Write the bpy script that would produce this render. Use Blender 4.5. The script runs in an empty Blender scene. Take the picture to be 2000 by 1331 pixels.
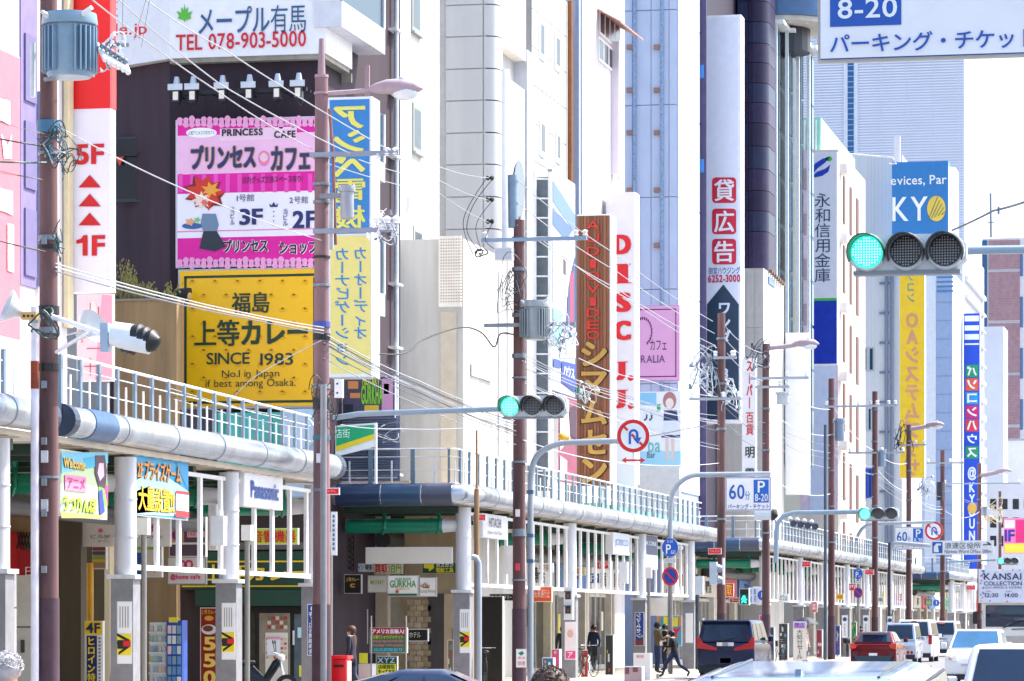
import bpy, bmesh, math, random
from mathutils import Vector, Matrix
random.seed(7)
R = math.radians
sc = bpy.context.scene
C = sc.collection
# ---------------------------------------------------------------- camera
F = 7000.0; HZ = 1222.0; CX = 1000.0; EYE = 1.75          # focal length, horizon, centre in photograph pixels; eye height
TH = math.atan(1450 / F); SN, CS = math.sin(TH), math.cos(TH)
cam_d = bpy.data.cameras.new('camera'); cam = bpy.data.objects.new('camera', cam_d); C.objects.link(cam)
cam.location = (0, 0, EYE); cam.rotation_euler = (R(90), 0, TH)
cam_d.sensor_width = 36; cam_d.lens = F * 36 / 2000
cam_d.shift_y = (HZ - 665.5) / 2000
cam_d.clip_start = 0.5; cam_d.clip_end = 9000
sc.camera = cam
# ---------------------------------------------------------------- sky and sun
SUNV = Vector((0.46, 0.32, 0.80)).normalized()
w = bpy.data.worlds.new('World'); sc.world = w; w.use_nodes = True
nt = w.node_tree; bg = nt.nodes['Background']
sky = nt.nodes.new('ShaderNodeTexSky'); sky.sky_type = 'NISHITA'; sky.sun_disc = False
sky.sun_elevation = math.asin(SUNV.z); sky.sun_rotation = math.atan2(SUNV.x, SUNV.y)
sky.air_density = 1.0; sky.dust_density = 3.2; sky.ozone_density = 1.0
nt.links.new(sky.outputs[0], bg.inputs[0]); bg.inputs[1].default_value = 0.15
sd = bpy.data.lights.new('sun', 'SUN'); sd.energy = 3.1; sd.angle = R(0.55); sd.color = (1, .955, .88)
so = bpy.data.objects.new('sun', sd); C.objects.link(so)
so.rotation_euler = SUNV.to_track_quat('Z', 'Y').to_euler()
vs = sc.view_settings
vs.view_transform = 'Standard'; vs.look = 'None'; vs.gamma = 1; vs.use_curve_mapping = False
vs.exposure = 1.5
# ---------------------------------------------------------------- pixel to place
def W(px, py, D):
    a = (px - CX) / F; b = (HZ - py) / F
    return Vector(((-SN + a * CS) * D, (CS + a * SN) * D, EYE + b * D))
def DX(px, X): return X / (-SN + (px - CX) / F * CS)
def DY(px, Y): return Y / (CS + (px - CX) / F * SN)
class PL:
    """vertical plane: 'y' faces the camera, 'x' faces the road"""
    def __init__(s, k, v, sg=1): s.k, s.v, s.sg = k, v, sg
    def uv(s, px, py):
        if s.k == 'y':
            p = W(px, py, DY(px, s.v)); return p.x, p.z
        p = W(px, py, DX(px, s.v)); return p.y, p.z
    def P(s, u, v, off=0):
        return Vector((u, s.v - off, v)) if s.k == 'y' else Vector((s.v + off, u, v))
    def pp(s, px, py, off=0): return s.P(*s.uv(px, py), off)
def planeD(px, D): return PL('y', W(px, 0, D).y)
# ---------------------------------------------------------------- materials
def lin(h):
    h = h.lstrip('#'); o = []
    for i in (0, 2, 4):
        v = int(h[i:i+2], 16) / 255
        o.append(v / 12.92 if v < .04045 else ((v + .055) / 1.055) ** 2.4)
    return o
MC = {}
def M(h, rough=.55, metal=0, var=.12, sc_=3.0, bump=0, trans=0, emit=0, spec=.5, streak=0):
    k = (h, rough, metal, var, sc_, bump, trans, emit, spec, streak)
    if k in MC: return MC[k]
    m = bpy.data.materials.new('surface_' + h.lstrip('#')); m.use_nodes = True
    t = m.node_tree; p = t.nodes['Principled BSDF']; c = lin(h)
    p.inputs['Roughness'].default_value = rough; p.inputs['Metallic'].default_value = metal
    p.inputs['Specular IOR Level'].default_value = spec
    p.inputs['Base Color'].default_value = (*c, 1)
    if var or bump:
        tc = t.nodes.new('ShaderNodeTexCoord'); mp = t.nodes.new('ShaderNodeMapping')
        mp.inputs['Scale'].default_value = (1, 1, .12 if streak else 1)
        nz = t.nodes.new('ShaderNodeTexNoise'); nz.inputs['Scale'].default_value = sc_; nz.inputs['Detail'].default_value = 6; nz.inputs['Roughness'].default_value = .62
        t.links.new(tc.outputs['Object'], mp.inputs[0]); t.links.new(mp.outputs[0], nz.inputs['Vector'])
    if var:
        rp = t.nodes.new('ShaderNodeMapRange'); rp.inputs['From Min'].default_value = .3; rp.inputs['From Max'].default_value = .7
        rp.inputs['To Min'].default_value = 1 - var; rp.inputs['To Max'].default_value = 1 + var * .5
        mx = t.nodes.new('ShaderNodeMix'); mx.data_type = 'RGBA'; mx.blend_type = 'MULTIPLY'; mx.inputs[0].default_value = 1
        mx.inputs[6].default_value = (*c, 1)
        cb = t.nodes.new('ShaderNodeCombineColor')
        t.links.new(nz.outputs['Fac'], rp.inputs['Value'])
        for i in range(3): t.links.new(rp.outputs[0], cb.inputs[i])
        t.links.new(cb.outputs[0], mx.inputs[7]); t.links.new(mx.outputs[2], p.inputs['Base Color'])
    if bump:
        b = t.nodes.new('ShaderNodeBump'); b.inputs['Strength'].default_value = bump; b.inputs['Distance'].default_value = .02
        t.links.new(nz.outputs['Fac'], b.inputs['Height']); t.links.new(b.outputs[0], p.inputs['Normal'])
    if trans: p.inputs['Transmission Weight'].default_value = trans
    if emit:
        p.inputs['Emission Color'].default_value = (*c, 1); p.inputs['Emission Strength'].default_value = emit
    MC[k] = m; return m
def FL(h): return M(h, .5, 0, .09, .9)                    # flat printed ink
WHITE = M('#e4e4e6', .45, 0, .07); WALLW = M('#cbcac6', .75, 0, .26, .8, .1, streak=1)
GLASS = M('#15222c', .2, 0, .25, .7, spec=.35); GLASSD = M('#0c141c', .05, 0, .2, .8, spec=.8); GLASSL = M('#18384a', .2, 0, .2, .6, spec=.3)
STEEL = M('#7d8791', .4, .5, .2, 6); DARK = M('#14161a', .5); GREYP = M('#8c969e', .4, .1, .15, 5)
POLE = M('#6b4d4e', .85, 0, .6, 2.2, .6, streak=1); POLEL = M('#9c828a', .6, 0, .3, 2, .1)
GREEN = M('#067a5e', .25, 0, .2, 3); CONC = M('#8f8a83', .85, 0, .25, 2, .3); BRAND_RED = M('#c9101c', .45, 0, .08)
# ---------------------------------------------------------------- mesh builder
class MB:
    def __init__(s): s.v = []; s.f = []
    def add(s, vs_, fs):
        n = len(s.v); s.v += [Vector(q) for q in vs_]; s.f += [[i + n for i in f] for f in fs]; return s
    def box(s, x0, x1, y0, y1, z0, z1):
        x0, x1 = sorted((x0, x1)); y0, y1 = sorted((y0, y1)); z0, z1 = sorted((z0, z1))
        return s.add([(x0,y0,z0),(x1,y0,z0),(x1,y1,z0),(x0,y1,z0),(x0,y0,z1),(x1,y0,z1),(x1,y1,z1),(x0,y1,z1)],
                     [(0,3,2,1),(4,5,6,7),(0,1,5,4),(1,2,6,5),(2,3,7,6),(3,0,4,7)])
    def poly(s, pts): return s.add(pts, [list(range(len(pts)))])
    def prism(s, pts, z0, z1):                       # footprint, counter-clockwise
        n = len(pts)
        return s.add([(p[0], p[1], z0) for p in pts] + [(p[0], p[1], z1) for p in pts],
                     [list(range(n))[::-1], list(range(n, 2*n))] + [(i, (i+1) % n, n + (i+1) % n, n + i) for i in range(n)])
    def ext(s, pts, d):                              # any planar polygon thickened by vector d
        n = len(pts); d = Vector(d); pts = [Vector(p) for p in pts]
        return s.add(pts + [p + d for p in pts], [list(range(n))[::-1], list(range(n, 2*n))] + [(i, (i+1) % n, n + (i+1) % n, n + i) for i in range(n)])
    def tube(s, pts, r, n=8, caps=True):
        pts = [Vector(p) for p in pts]; rs = r if isinstance(r, (list, tuple)) else [r] * len(pts)
        base = len(s.v); up = None
        for i, p in enumerate(pts):
            t = (pts[min(i+1, len(pts)-1)] - pts[max(i-1, 0)]).normalized()
            if up is None: up = Vector((0, 0, 1)) if abs(t.z) < .9 else Vector((0, 1, 0))
            a = t.cross(up).normalized(); b = a.cross(t).normalized(); up = b if abs(t.dot(b)) < .5 else up
            for k in range(n):
                an = 2 * math.pi * k / n; s.v.append(p + (a * math.cos(an) + b * math.sin(an)) * rs[i])
        for i in range(len(pts) - 1):
            for k in range(n):
                s.f.append([base + i*n + k, base + i*n + (k+1) % n, base + (i+1)*n + (k+1) % n, base + (i+1)*n + k])
        if caps:
            s.f.append([base + k for k in range(n)][::-1]); s.f.append([base + (len(pts)-1)*n + k for k in range(n)])
        return s
    def ball(s, c, rx, ry=None, rz=None, n=10, m=7):
        ry = ry or rx; rz = rz or rx; base = len(s.v); c = Vector(c)
        for j in range(1, m):
            la = math.pi * j / m
            for k in range(n):
                lo = 2 * math.pi * k / n
                s.v.append(c + Vector((rx*math.sin(la)*math.cos(lo), ry*math.sin(la)*math.sin(lo), rz*math.cos(la))))
        t = len(s.v); s.v.append(c + Vector((0,0,rz))); s.v.append(c - Vector((0,0,rz)))
        for j in range(m - 2):
            for k in range(n): s.f.append([base+j*n+k, base+(j+1)*n+k, base+(j+1)*n+(k+1) % n, base+j*n+(k+1) % n])
        for k in range(n):
            s.f.append([t, base+k, base+(k+1) % n]); q = base+(m-2)*n; s.f.append([t+1, q+(k+1) % n, q+k])
        return s
ORG = {}
def mesh_obj(name, mb, mat, org, smooth=False):
    me = bpy.data.meshes.new(name); me.from_pydata([tuple(v - org) for v in mb.v], [], mb.f)
    me.materials.append(mat)
    if smooth:
        for p in me.polygons: p.use_smooth = True
        try: me.set_sharp_from_angle(angle=R(40))
        except Exception: pass
    o = bpy.data.objects.new(name, me); C.objects.link(o); return o
def tag(o, label=None, cat=None, group=None, kind=None):
    if label: o['label'] = label
    if cat: o['category'] = cat
    if group: o['group'] = group
    if kind: o['kind'] = kind
    return o
def T(name, label, cat, loc, group=None, kind=None):
    o = bpy.data.objects.new(name, None); C.objects.link(o); o.location = loc; o.empty_display_size = .1
    ORG[o.name] = Vector(loc); return tag(o, label, cat, group, kind)
def P(name, parent, mat, mb, label=None, smooth=False, kind=None):
    org = ORG[parent.name]; o = mesh_obj(name, mb, mat, org, smooth); o.parent = parent; ORG[o.name] = org
    return tag(o, label, kind=kind)
def ONE(name, label, cat, mat, mb, group=None, smooth=False, kind=None):
    n = len(mb.v); c = Vector((sum(v.x for v in mb.v)/n, sum(v.y for v in mb.v)/n, min(v.z for v in mb.v)))
    o = mesh_obj(name, mb, mat, c, smooth); o.location = c; ORG[o.name] = c
    return tag(o, label, cat, group, kind)
def S(name, mat, mb, kind='structure'):
    o = mesh_obj(name, mb, mat, Vector((0,0,0))); ORG[o.name] = Vector((0,0,0)); o['kind'] = kind; return o
def piece(name, me, parent, loc, rot=0, scale=None):
    o = bpy.data.objects.new(name, me); C.objects.link(o); o.parent = parent; o.location = Vector(loc) - ORG[parent.name]
    if rot: o.rotation_euler = (0, 0, rot)
    if scale: o.scale = scale
    return o
def rawmesh(name, mb, mat, smooth=False):
    me = bpy.data.meshes.new(name); me.from_pydata([tuple(v) for v in mb.v], [], mb.f); me.materials.append(mat)
    if smooth:
        for p in me.polygons: p.use_smooth = True
    return me
def copy_tree(o, loc=None, label=None, parent=None, rz=None):
    c = o.copy(); C.objects.link(c)
    if parent: c.parent = parent
    if loc is not None: c.location = loc; ORG[c.name] = Vector(loc)
    if rz is not None: c.rotation_euler = (0, 0, rz)
    if label: c['label'] = label
    for ch in o.children: copy_tree(ch, parent=c)
    return c
# ---------------------------------------------------------------- glyphs
TEXTS = ("メープル有馬 福島上等カレー プリンセスカフェ ショップ 号館 当ビル 店内グッズ交換スペース有り！ 人気アニメコラボ アシベ電機 カーオーディオ ナビゲーション シマムセン"
 " 貸広告 御堂ハウジング ワンダー スーパー 百貨 明 永和信用金庫 パソコン システムプラザ パーキング・チケット 分 浪速区役所 → ヒロイン特濃 正公無線商会 ホテル アメリカ直輸入"
 " 大量設置 プライズゲーム うつりんぼ 大処分セール 閉店街 買取専門 ガスガン 電動工具 やってます 頭 日 音響器 中 ドチュ んで 均局口 川 工 駐車場 古着 シャツジャケット 薬本舗 ラーメン"
 " 喫茶 エ 禁煙 自転車通行止 歩者専用 円均一 ¥♪▲"
 " abcdefghijklmnopqrstuvwxyz ABCDEFGHIJKLMNOPQRSTUVWXYZ 0123456789 ()+:;?&'-.,!@")
GL = {}
def bake_glyphs():
    obs = []
    for ch in sorted(set(TEXTS) - {' '}):
        for wt in (0, .012):
            cu = bpy.data.curves.new('g', 'FONT'); cu.body = ch; cu.size = 1; cu.offset = wt; cu.resolution_u = 3; cu.fill_mode = 'FRONT'
            o = bpy.data.objects.new('g', cu); C.objects.link(o); obs.append((ch, wt, o, cu))
    bpy.context.view_layer.update(); dg = bpy.context.evaluated_depsgraph_get()
    for ch, wt, o, cu in obs:
        ev = o.evaluated_get(dg); me = ev.to_mesh()
        vs_ = [(v.co.x, v.co.y) for v in me.vertices]; fs = [list(p.vertices) for p in me.polygons]
        ev.to_mesh_clear(); GL[(ch, wt)] = (vs_, fs)
    for ch, wt, o, cu in obs:
        bpy.data.objects.remove(o); bpy.data.curves.remove(cu)
def heavy(ch, wt):
    if wt == .018: return GL[(ch, .012)] if not cplx(ch) else GL[(ch, 0)]
    if wt == 0: return GL[(ch, 0)]
    vs_, fs = GL[(ch, 0 if cplx(ch) else .012)]; d = .020 if cplx(ch) else .024; V = []; FF = []
    for q, (ox, oy) in enumerate(((0, 0), (d, d*.6), (-d, d*.6), (d, -d*.6), (-d, -d*.6))):
        n = len(V); V += [(x+ox, y+oy, q) for x, y in vs_]; FF += [[i+n for i in f] for f in fs]
    return V, FF
def cplx(ch): return ord(ch) > 0x4e00
def wide(ch): return ord(ch) > 0x2fff
HC = {}
def HV(ch, wt):
    if (ch, wt) not in HC: HC[(ch, wt)] = heavy(ch, wt)
    return HC[(ch, wt)]
def layout(s, wt, vert):
    out = []
    if vert:
        y = 0
        for ch in s:
            if ch == ' ': y -= .4; continue
            vs_, fs = HV(ch, wt)
            if not vs_: y -= .9; continue
            xs = [v[0] for v in vs_]; ys = [v[1] for v in vs_]
            if ch in 'ー・-' and ch != '・':
                cx, cy = (min(xs)+max(xs))/2, (min(ys)+max(ys))/2
                vv = [(-(v[1]-cy), (v[0]-cx) + y - .45, *v[2:]) for v in vs_]; adv = .95
            elif wide(ch):
                cx = .5; cy = .38
                vv = [(v[0]-(min(xs)+max(xs))/2, v[1]-cy + y - .45, *v[2:]) for v in vs_]; adv = .98
            else:
                cx = (min(xs)+max(xs))/2
                vv = [(v[0]-cx, v[1]-min(ys) + y - (max(ys)-min(ys)) - .04, *v[2:]) for v in vs_]; adv = max(ys)-min(ys)+.14
            out.append((vv, fs)); y -= adv
    else:
        x = 0
        for ch in s:
            if ch == ' ': x += .3; continue
            vs_, fs = HV(ch, wt)
            if not vs_: x += .9; continue
            if wide(ch): out.append(([(v[0]+x, v[1], *v[2:]) for v in vs_], fs)); x += .98
            else:
                xs = [v[0] for v in vs_]; mn = min(xs)
                out.append(([(v[0]-mn+x, v[1], *v[2:]) for v in vs_], fs)); x += max(xs)-mn + .07
    return out
def text(pl, s, px0, py0, px1, py1, mat, parent, wt=.018, vert=False, mirror=False, off=.03, ext=0, name='lettering', label=None):
    g = layout(s, wt, vert)
    if not g: return None
    u0, _ = pl.uv(px0, py0); u1, _ = pl.uv(px1, py0); pm = (px0+px1)/2
    v1 = pl.uv(pm, py0)[1]; v0 = pl.uv(pm, py1)[1]
    X = [v[0] for vv, _ in g for v in vv]; Y = [v[1] for vv, _ in g for v in vv]
    a, b, c_, d = min(X), max(X), min(Y), max(Y)
    mb = MB()
    for vv, fs in g:
        pts = []
        for (x, y, *q) in vv:
            tx = (x-a)/max(b-a, 1e-6); ty = (y-c_)/max(d-c_, 1e-6)
            if mirror: tx = 1 - tx
            pts.append(pl.P(u0+(u1-u0)*tx, v0+(v1-v0)*ty, off + ext + (q[0]*.0007 if q else 0)))
        if mirror: fs = [f[::-1] for f in fs]
        if ext:
            n = len(pts); cnt = {}
            for f in fs:
                for i in range(len(f)):
                    e = (f[i], f[(i+1) % len(f)]); cnt[e] = 1
            ed = [e for e in cnt if (e[1], e[0]) not in cnt]
            nv = pl.P(0, 0, 0) - pl.P(0, 0, ext)
            mb.add(pts + [p + nv for p in pts], [list(f) for f in fs] + [(e[1], e[0], e[0]+n, e[1]+n) for e in ed])
        else: mb.add(pts, fs)
    return P(name, parent, mat, mb, label)
def rect(pl, px0, py0, px1, py1, mat, parent, off=.02, name='print', label=None, th=0, kind=None):
    pm = (px0+px1)/2
    u0 = pl.uv(px0, py0)[0]; u1 = pl.uv(px1, py0)[0]; v1 = pl.uv(pm, py0)[1]; v0 = pl.uv(pm, py1)[1]
    mb = MB(); pts = [pl.P(u0, v0, off), pl.P(u1, v0, off), pl.P(u1, v1, off), pl.P(u0, v1, off)]
    if th: mb.ext(pts, pl.P(0,0,0) - pl.P(0,0,th)); mb.f = [f[::-1] for f in mb.f]
    else: mb.poly(pts)
    return P(name, parent, mat, mb, label, kind=kind)
def shape(pl, pts, mat, parent, off=.02, name='print', label=None, th=0):
    mb = MB(); q = [pl.pp(x, y, off) for x, y in pts]
    if th: mb.ext(q, pl.P(0,0,0) - pl.P(0,0,th))
    else: mb.poly(q)
    return P(name, parent, mat, mb, label)
def disc(pl, px, py, rx, ry, mat, parent, off=.02, name='print', label=None, a0=0, a1=360, th=0):
    n = 28; return shape(pl, [(px + rx*math.cos(R(a0+(a1-a0)*i/n)), py - ry*math.sin(R(a0+(a1-a0)*i/n))) for i in range(n if a1-a0 == 360 else n+1)], mat, parent, off, name, label, th)
def board(name, label, cat, pl, px0, py0, px1, py1, th, fmat, frmat=None, group=None, fr=0, back=0):
    """box-shaped sign: case plus printed face"""
    pm = (px0+px1)/2
    u0 = pl.uv(px0, py0)[0]; u1 = pl.uv(px1, py0)[0]; v1 = pl.uv(pm, py0)[1]; v0 = pl.uv(pm, py1)[1]
    t = T(name, label, cat, pl.P((u0+u1)/2, v0, -th/2), group)
    a = pl.P(u0, v0, 0); b = pl.P(u1, v1, -th)
    P('case', t, frmat or WHITE, MB().box(a.x, b.x, a.y, b.y, v0, v1))
    e = fr if fr else .02
    q = [pl.P(u0+e, v0+e, .01), pl.P(u1-e, v0+e, .01), pl.P(u1-e, v1-e, .01), pl.P(u0+e, v1-e, .01)]
    P('face', t, fmat, MB().ext(q, pl.P(0,0,0) - pl.P(0,0,.008)))
    return t
bake_glyphs()
# ================================================================ GROUND
S('ground', M('#8d8a86', .9, 0, .2, .5), MB().box(-900, 900, -60, 3000, -.6, -.004))
ASPH = M('#77777b', .85, 0, .28, 5, .25)
S('road', ASPH, MB().box(-19.3, 14, -30, 1200, -.02, 0.0))
S('side_street', ASPH, MB().box(-80, -19.3, 79.5, 89.5, -.015, .004))
PAVE = M('#a9a196', .85, 0, .22, 2, .2)
for y0, y1 in ((30, 79.5), (89.5, 134), (145, 240), (247, 700)):
    S('pavement', PAVE, MB().box(-24.5, -19.45, y0, y1, 0, .13))
    S('kerb', M('#b9b7b2', .8, 0, .2, 3), MB().box(-19.45, -19.3, y0, y1, 0, .15))
mk = M('#e8e8e4', .7, 0, .15, 6)
for x in (-15.8, -12.4, -9.0, -5.6):
    for k in range(28):
        S('lane_marking', mk, MB().box(x-.07, x+.07, 60+k*10, 65+k*10, .002, .004))
S('lane_marking', mk, MB().box(-18.6, -18.4, 30, 700, .002, .004))

# ================================================================ ARCADE
XP = -20.3; ZP = 5.20; RP = .27
def yx(px, X): return W(px, 0, DX(px, X)).y
PIPEM = M('#b9c1ca', .26, .75, .34, 1.6); JOINT = M('#39465a', .4, .4, .1); ROOFU = M('#d8cdbd', .7, 0, .15, 1.5)
COLW = M('#d2d4da', .4, 0, .28, 2.5, .05, streak=1); COLG = M('#85858a', .7, 0, .2, 4, .15)
def smoothc(pts, n=6):
    out = [Vector(pts[0])]
    for i in range(1, len(pts)-1):
        a, b, c = Vector(pts[i-1]), Vector(pts[i]), Vector(pts[i+1])
        r = min((a-b).length, (c-b).length, 1.6) * .5
        p, q = b + (a-b).normalized()*r, b + (c-b).normalized()*r
        for k in range(n+1):
            t = k/n; out.append(p*(1-t)**2 + b*2*t*(1-t) + q*t*t)
    return out + [Vector(pts[-1])]
def resample(pts, step):
    out = [(pts[0], (pts[1]-pts[0]).normalized())]; acc = step
    for a, b in zip(pts, pts[1:]):
        L = (b-a).length; d = acc; t = (b-a).normalized()
        while d <= L: out.append((a + t*d, t)); d += step
        acc = d - L
    return out
post_me = rawmesh('baluster', MB().box(-.03, .03, -.06, .06, 0, 1.15), M('#6f8596', .5, .2, .12, 5))
thin_me = rawmesh('thin_bar', MB().box(-.015, .015, -.02, .02, 0, .85), M('#dfe3e8', .5))
def canopy(pts, cols, label, rlabel, y_roof0, y_roof1, ZP=5.22):
    base = Vector((XP, pts[0][1], 0))
    t = T('arcade_canopy', label, 'arcade', base, 'sections of the shopping arcade canopy')
    sp = smoothc([Vector((p[0], p[1], ZP)) for p in pts])
    P('gutter_pipe', t, PIPEM, MB().tube(sp, RP, 20), smooth=True)
    for i, (q, d) in enumerate(resample(sp, 3.1)): 
        if 0 < i: P('joint_ring', t, M('#9aa3ad', .35, .6, .1), MB().tube([q - d*.02, q + d*.02], RP + .012, 20))
    if len(pts) > 2:  # dark shells added on the side-street run; shade and reflection put into their colour
        for k, (a_, b_) in enumerate(((-23.9, -22.7), (-22.66, -21.6), (-21.56, -20.75))): P('pipe_shade_shell', t, M(['#2f4364', '#34506f', '#4c5468'][k], .3, .3, .15, 2), MB().tube([(a_, pts[0][1], ZP), (b_, pts[0][1], ZP)], RP + .03, 18), smooth=True)
    for e, d in ((sp[0], (sp[1]-sp[0]).normalized()), (sp[-1], (sp[-2]-sp[-1]).normalized())):
        P('end_cap', t, JOINT, MB().tube([e - d*.03, e + d*.25], RP + .02, 20))
    P('roof', t, ROOFU, MB().box(-23.95, XP - .15, y_roof0, y_roof1, 4.95, 5.05))
    P('roof_panel_joints', t, M('#8f8578', .8), (lambda m: [m.box(-23.95, XP-.2, y, y+.03, 4.94, 4.949) for y in [y_roof0 + k*.6 for k in range(int((y_roof1-y_roof0)/.6))]] and m)(MB()), kind='stuff')
    y = y_roof0 + .6
    while y < y_roof1 - .3:
        P('roof_rib', t, M('#17352f', .5), MB().box(-23.9, XP - .5, y, y + .22, 4.75, 4.938)); y += 2.25
    P('rear_duct', t, M('#4d4f54', .4, .5, .15, 3), MB().tube([(-23.5, y_roof0+3.2, 4.1), (-23.5, y_roof1-.2, 4.1)], .24, 14), smooth=True)
    for y in cols:
        P('column_base', t, COLG, MB().box(XP-.62, XP-.18, y-.22, y+.22, .1, 2.66), label='grey square lower half of a column')
        P('column', t, COLW, MB().tube([(XP-.4, y, 2.663), (XP-.4, y, 4.9)], .21, 16), smooth=True)
        P('column_collar', t, COLW, MB().box(XP-.68, XP-.12, y-.28, y+.28, 2.62, 2.7))
        for zz_ in (3.4, 4.1): P('column_joint', t, COLW, MB().tube([(XP-.4, y, zz_), (XP-.4, y, zz_+.03)], .222, 16))
        P('cross_beam', t, GREEN, MB().tube([(XP-.95, y, 4.42), (-23.9, y, 4.42)], .2, 14).tube([(XP-1.25, y, 4.42), (XP-1.3, y, 4.42)], .23, 14), smooth=True)
        P('beam_sleeve', t, COLW, MB().tube([(XP-.55, y, 4.42), (XP-.95, y, 4.42)], [.16, .19], 14), smooth=True)
        for xx in (-21.4, -22.9):
            P('beam_hook', t, GREEN, MB().tube([(xx, y, 4.88), (xx+.02, y, 4.7), (xx+.1, y-.22, 4.5), (xx+.1, y-.24, 4.35), (xx, y-.1, 4.19)], [.09, .06, .05, .05, .03], 8), smooth=True)
    for a, b in zip(cols, cols[1:]):
        L = b - a; n = max(3, int(L/1.25)); x = XP - .42
        P('lattice_rail', t, WHITE, MB().box(x-.04, x+.04, a+.3, b-.3, 2.8, 2.9))
        P('lattice_rail', t, WHITE, MB().box(x-.04, x+.04, a+.3, b-.3, 4.72, 4.8))
        for k in range(n):
            yy = a + .55 + (L - 1.1) * k/(n-1)
            P('lattice_bar', t, WHITE, MB().box(x-.035, x+.035, yy-.08, yy+.08, 2.9, 4.72))
    # railing on the roof edge
    r = T('roof_railing', rlabel, 'railing', Vector((XP-.6, pts[0][1], 5.0)), 'railings on the canopy roof')
    off = [Vector((q.x - (.55 if i else .0), q.y + (.55 if (q - sp[0]).length < 99 and len(pts) > 2 and q.y <= pts[1][1]+.2 else 0), 5.3)) for i, q in enumerate(sp)]
    P('top_rail', r, M('#e3e6ea', .45), MB().tube([q + Vector((0,0,1.16)) for q in off], .028, 6))
    for z in (.25, .6, .95): P('rail_wire', r, M('#d5dade', .45), MB().tube([q + Vector((0,0,z)) for q in off], .012, 5))
    for i, (q, d) in enumerate(resample(off, .58)):
        if i % 2 == 0: piece('baluster', post_me, r, q, math.atan2(-d.x, d.y))
        else: piece('thin_bar', thin_me, r, q, math.atan2(-d.x, d.y))
    P('foot_strip', r, M('#b9bfc6', .6), MB().tube([q + Vector((0,0,-.12)) for q in off], .06, 6))
    return t
yA = yx(88, XP); yB = yx(118, XP); yC = yx(652, XP)
can0 = canopy([(XP, 44, 0), (XP, yA, 0)], [yx(-170, XP-.4), yx(-5, XP-.4)], 'nearest silver gutter pipe and white arcade edge at the left border', 'blue grey railing above the nearest canopy at the left border', 44, yA, 5.32)
can1 = canopy([(XP, yB, 0), (XP, yC, 0)], [yx(245, XP-.4), yx(447, XP-.4), yx(612, XP-.4)], 'silver arcade canopy between the first two utility poles, carrying the blue brand sign', 'blue grey railing in front of the yellow curry billboard', yB, yC, 5.32)
y2 = yx(905, XP-.4)
can2 = canopy([(-24.3, y2-1.0, 0), (XP, y2-1.0, 0), (XP, yx(1397, XP), 0)], [y2, yx(1113, XP-.4), yx(1250, XP-.4), yx(1346, XP-.4)], 'long arcade canopy whose pipe turns the corner beside the third utility pole', 'railing over the canopy below the brown audio video sign', y2-.9, yx(1390, XP))
y3 = yx(1492, XP-.4)
can3 = canopy([(-24.3, y3-1.0, 0), (XP, y3-1.0, 0), (XP, yx(1800, XP), 0)], [y3, yx(1560, XP-.4), yx(1608, XP-.4), yx(1652, XP-.4), yx(1690, XP-.4), yx(1738, XP-.4), yx(1775, XP-.4)], 'arcade canopy beyond the second side street, behind the dark people carrier', 'railing over the canopy under the blue and white bank sign', y3-.9, yx(1795, XP))
y4 = yx(1858, XP-.4)
can4 = canopy([(-24.3, y4-1.0, 0), (XP, y4-1.0, 0), (XP, yx(1908, XP), 0)], [y4, yx(1880, XP-.4), yx(1900, XP-.4)], 'farthest arcade canopy, left of the lorry', 'farthest canopy railing beside the tall blue sign', y4-.9, yx(1905, XP))

# ================================================================ BUILDINGS
def windows(b, pl, rects, gl=None, fr=.07, frm=None, sill=True, mull=0):
    for (a, t_, c_, d) in rects:
        f0 = rect(pl, a, t_, c_, d, frm or M('#8b9096', .5), b, .04, 'window', th=.1)
        org = ORG[f0.name]; pm = (a+c_)/2
        u0 = pl.uv(a, t_)[0]; u1 = pl.uv(c_, t_)[0]; v1 = pl.uv(pm, t_)[1]; v0 = pl.uv(pm, d)[1]
        e = min(fr, abs(u1-u0)*.2)
        n = mull + 1
        for k in range(n):
            s0 = u0 + (u1-u0)*k/n; s1 = u0 + (u1-u0)*(k+1)/n
            P('pane', f0, gl or GLASS, MB().poly([pl.P(s0+e, v0+e, .044), pl.P(s1-e, v0+e, .044), pl.P(s1-e, v1-e, .044), pl.P(s0+e, v1-e, .044)]))
        if sill: P('sill', f0, frm or M('#b9bcc0', .5), MB().ext([pl.P(u0-.05, v0-.06, .12), pl.P(u1+.05, v0-.06, .12), pl.P(u1+.05, v0, .12), pl.P(u0-.05, v0, .12)], pl.P(0,0,0)-pl.P(0,0,.12)))
def grid(b, pl, u0, u1, v0, v1, nu, nv, mat, th=.04, gap=.02, name='panel', off=0):
    du = (u1-u0)/nu; dv = (v1-v0)/nv
    q = [pl.P(gap, gap, th), pl.P(du-gap, gap, th), pl.P(du-gap, dv-gap, th), pl.P(gap, dv-gap, th)]
    o = pl.P(0, 0, 0)
    me = rawmesh(name, MB().ext([p - o for p in q], pl.P(0,0,0) - pl.P(0,0,th)), mat)
    for i in range(nu):
        for j in range(nv): piece(name, me, b, pl.P(u0+i*du, v0+j*dv, off))
def bldg(label, X0, pxa, pxb, pyt, mat, left=-46, name='building', zb=.02, ztop=None, y0=None):
    """street face on plane x=X0 from pxa to pxb; pyt = roof height read at pxa"""
    y0 = y0 if y0 is not None else yx(pxa, X0); y1 = yx(pxb, X0)
    zt = ztop or W(pxa, pyt, DX(pxa, X0)).z
    b = T(name, label, 'building', Vector((X0, y0, 0)))
    P('wall', b, mat, MB().box(left, X0, y0, y1, zb, zt))
    return b, PL('y', y0), PL('x', X0), y0, y1, zt
XB = -24.0
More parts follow.
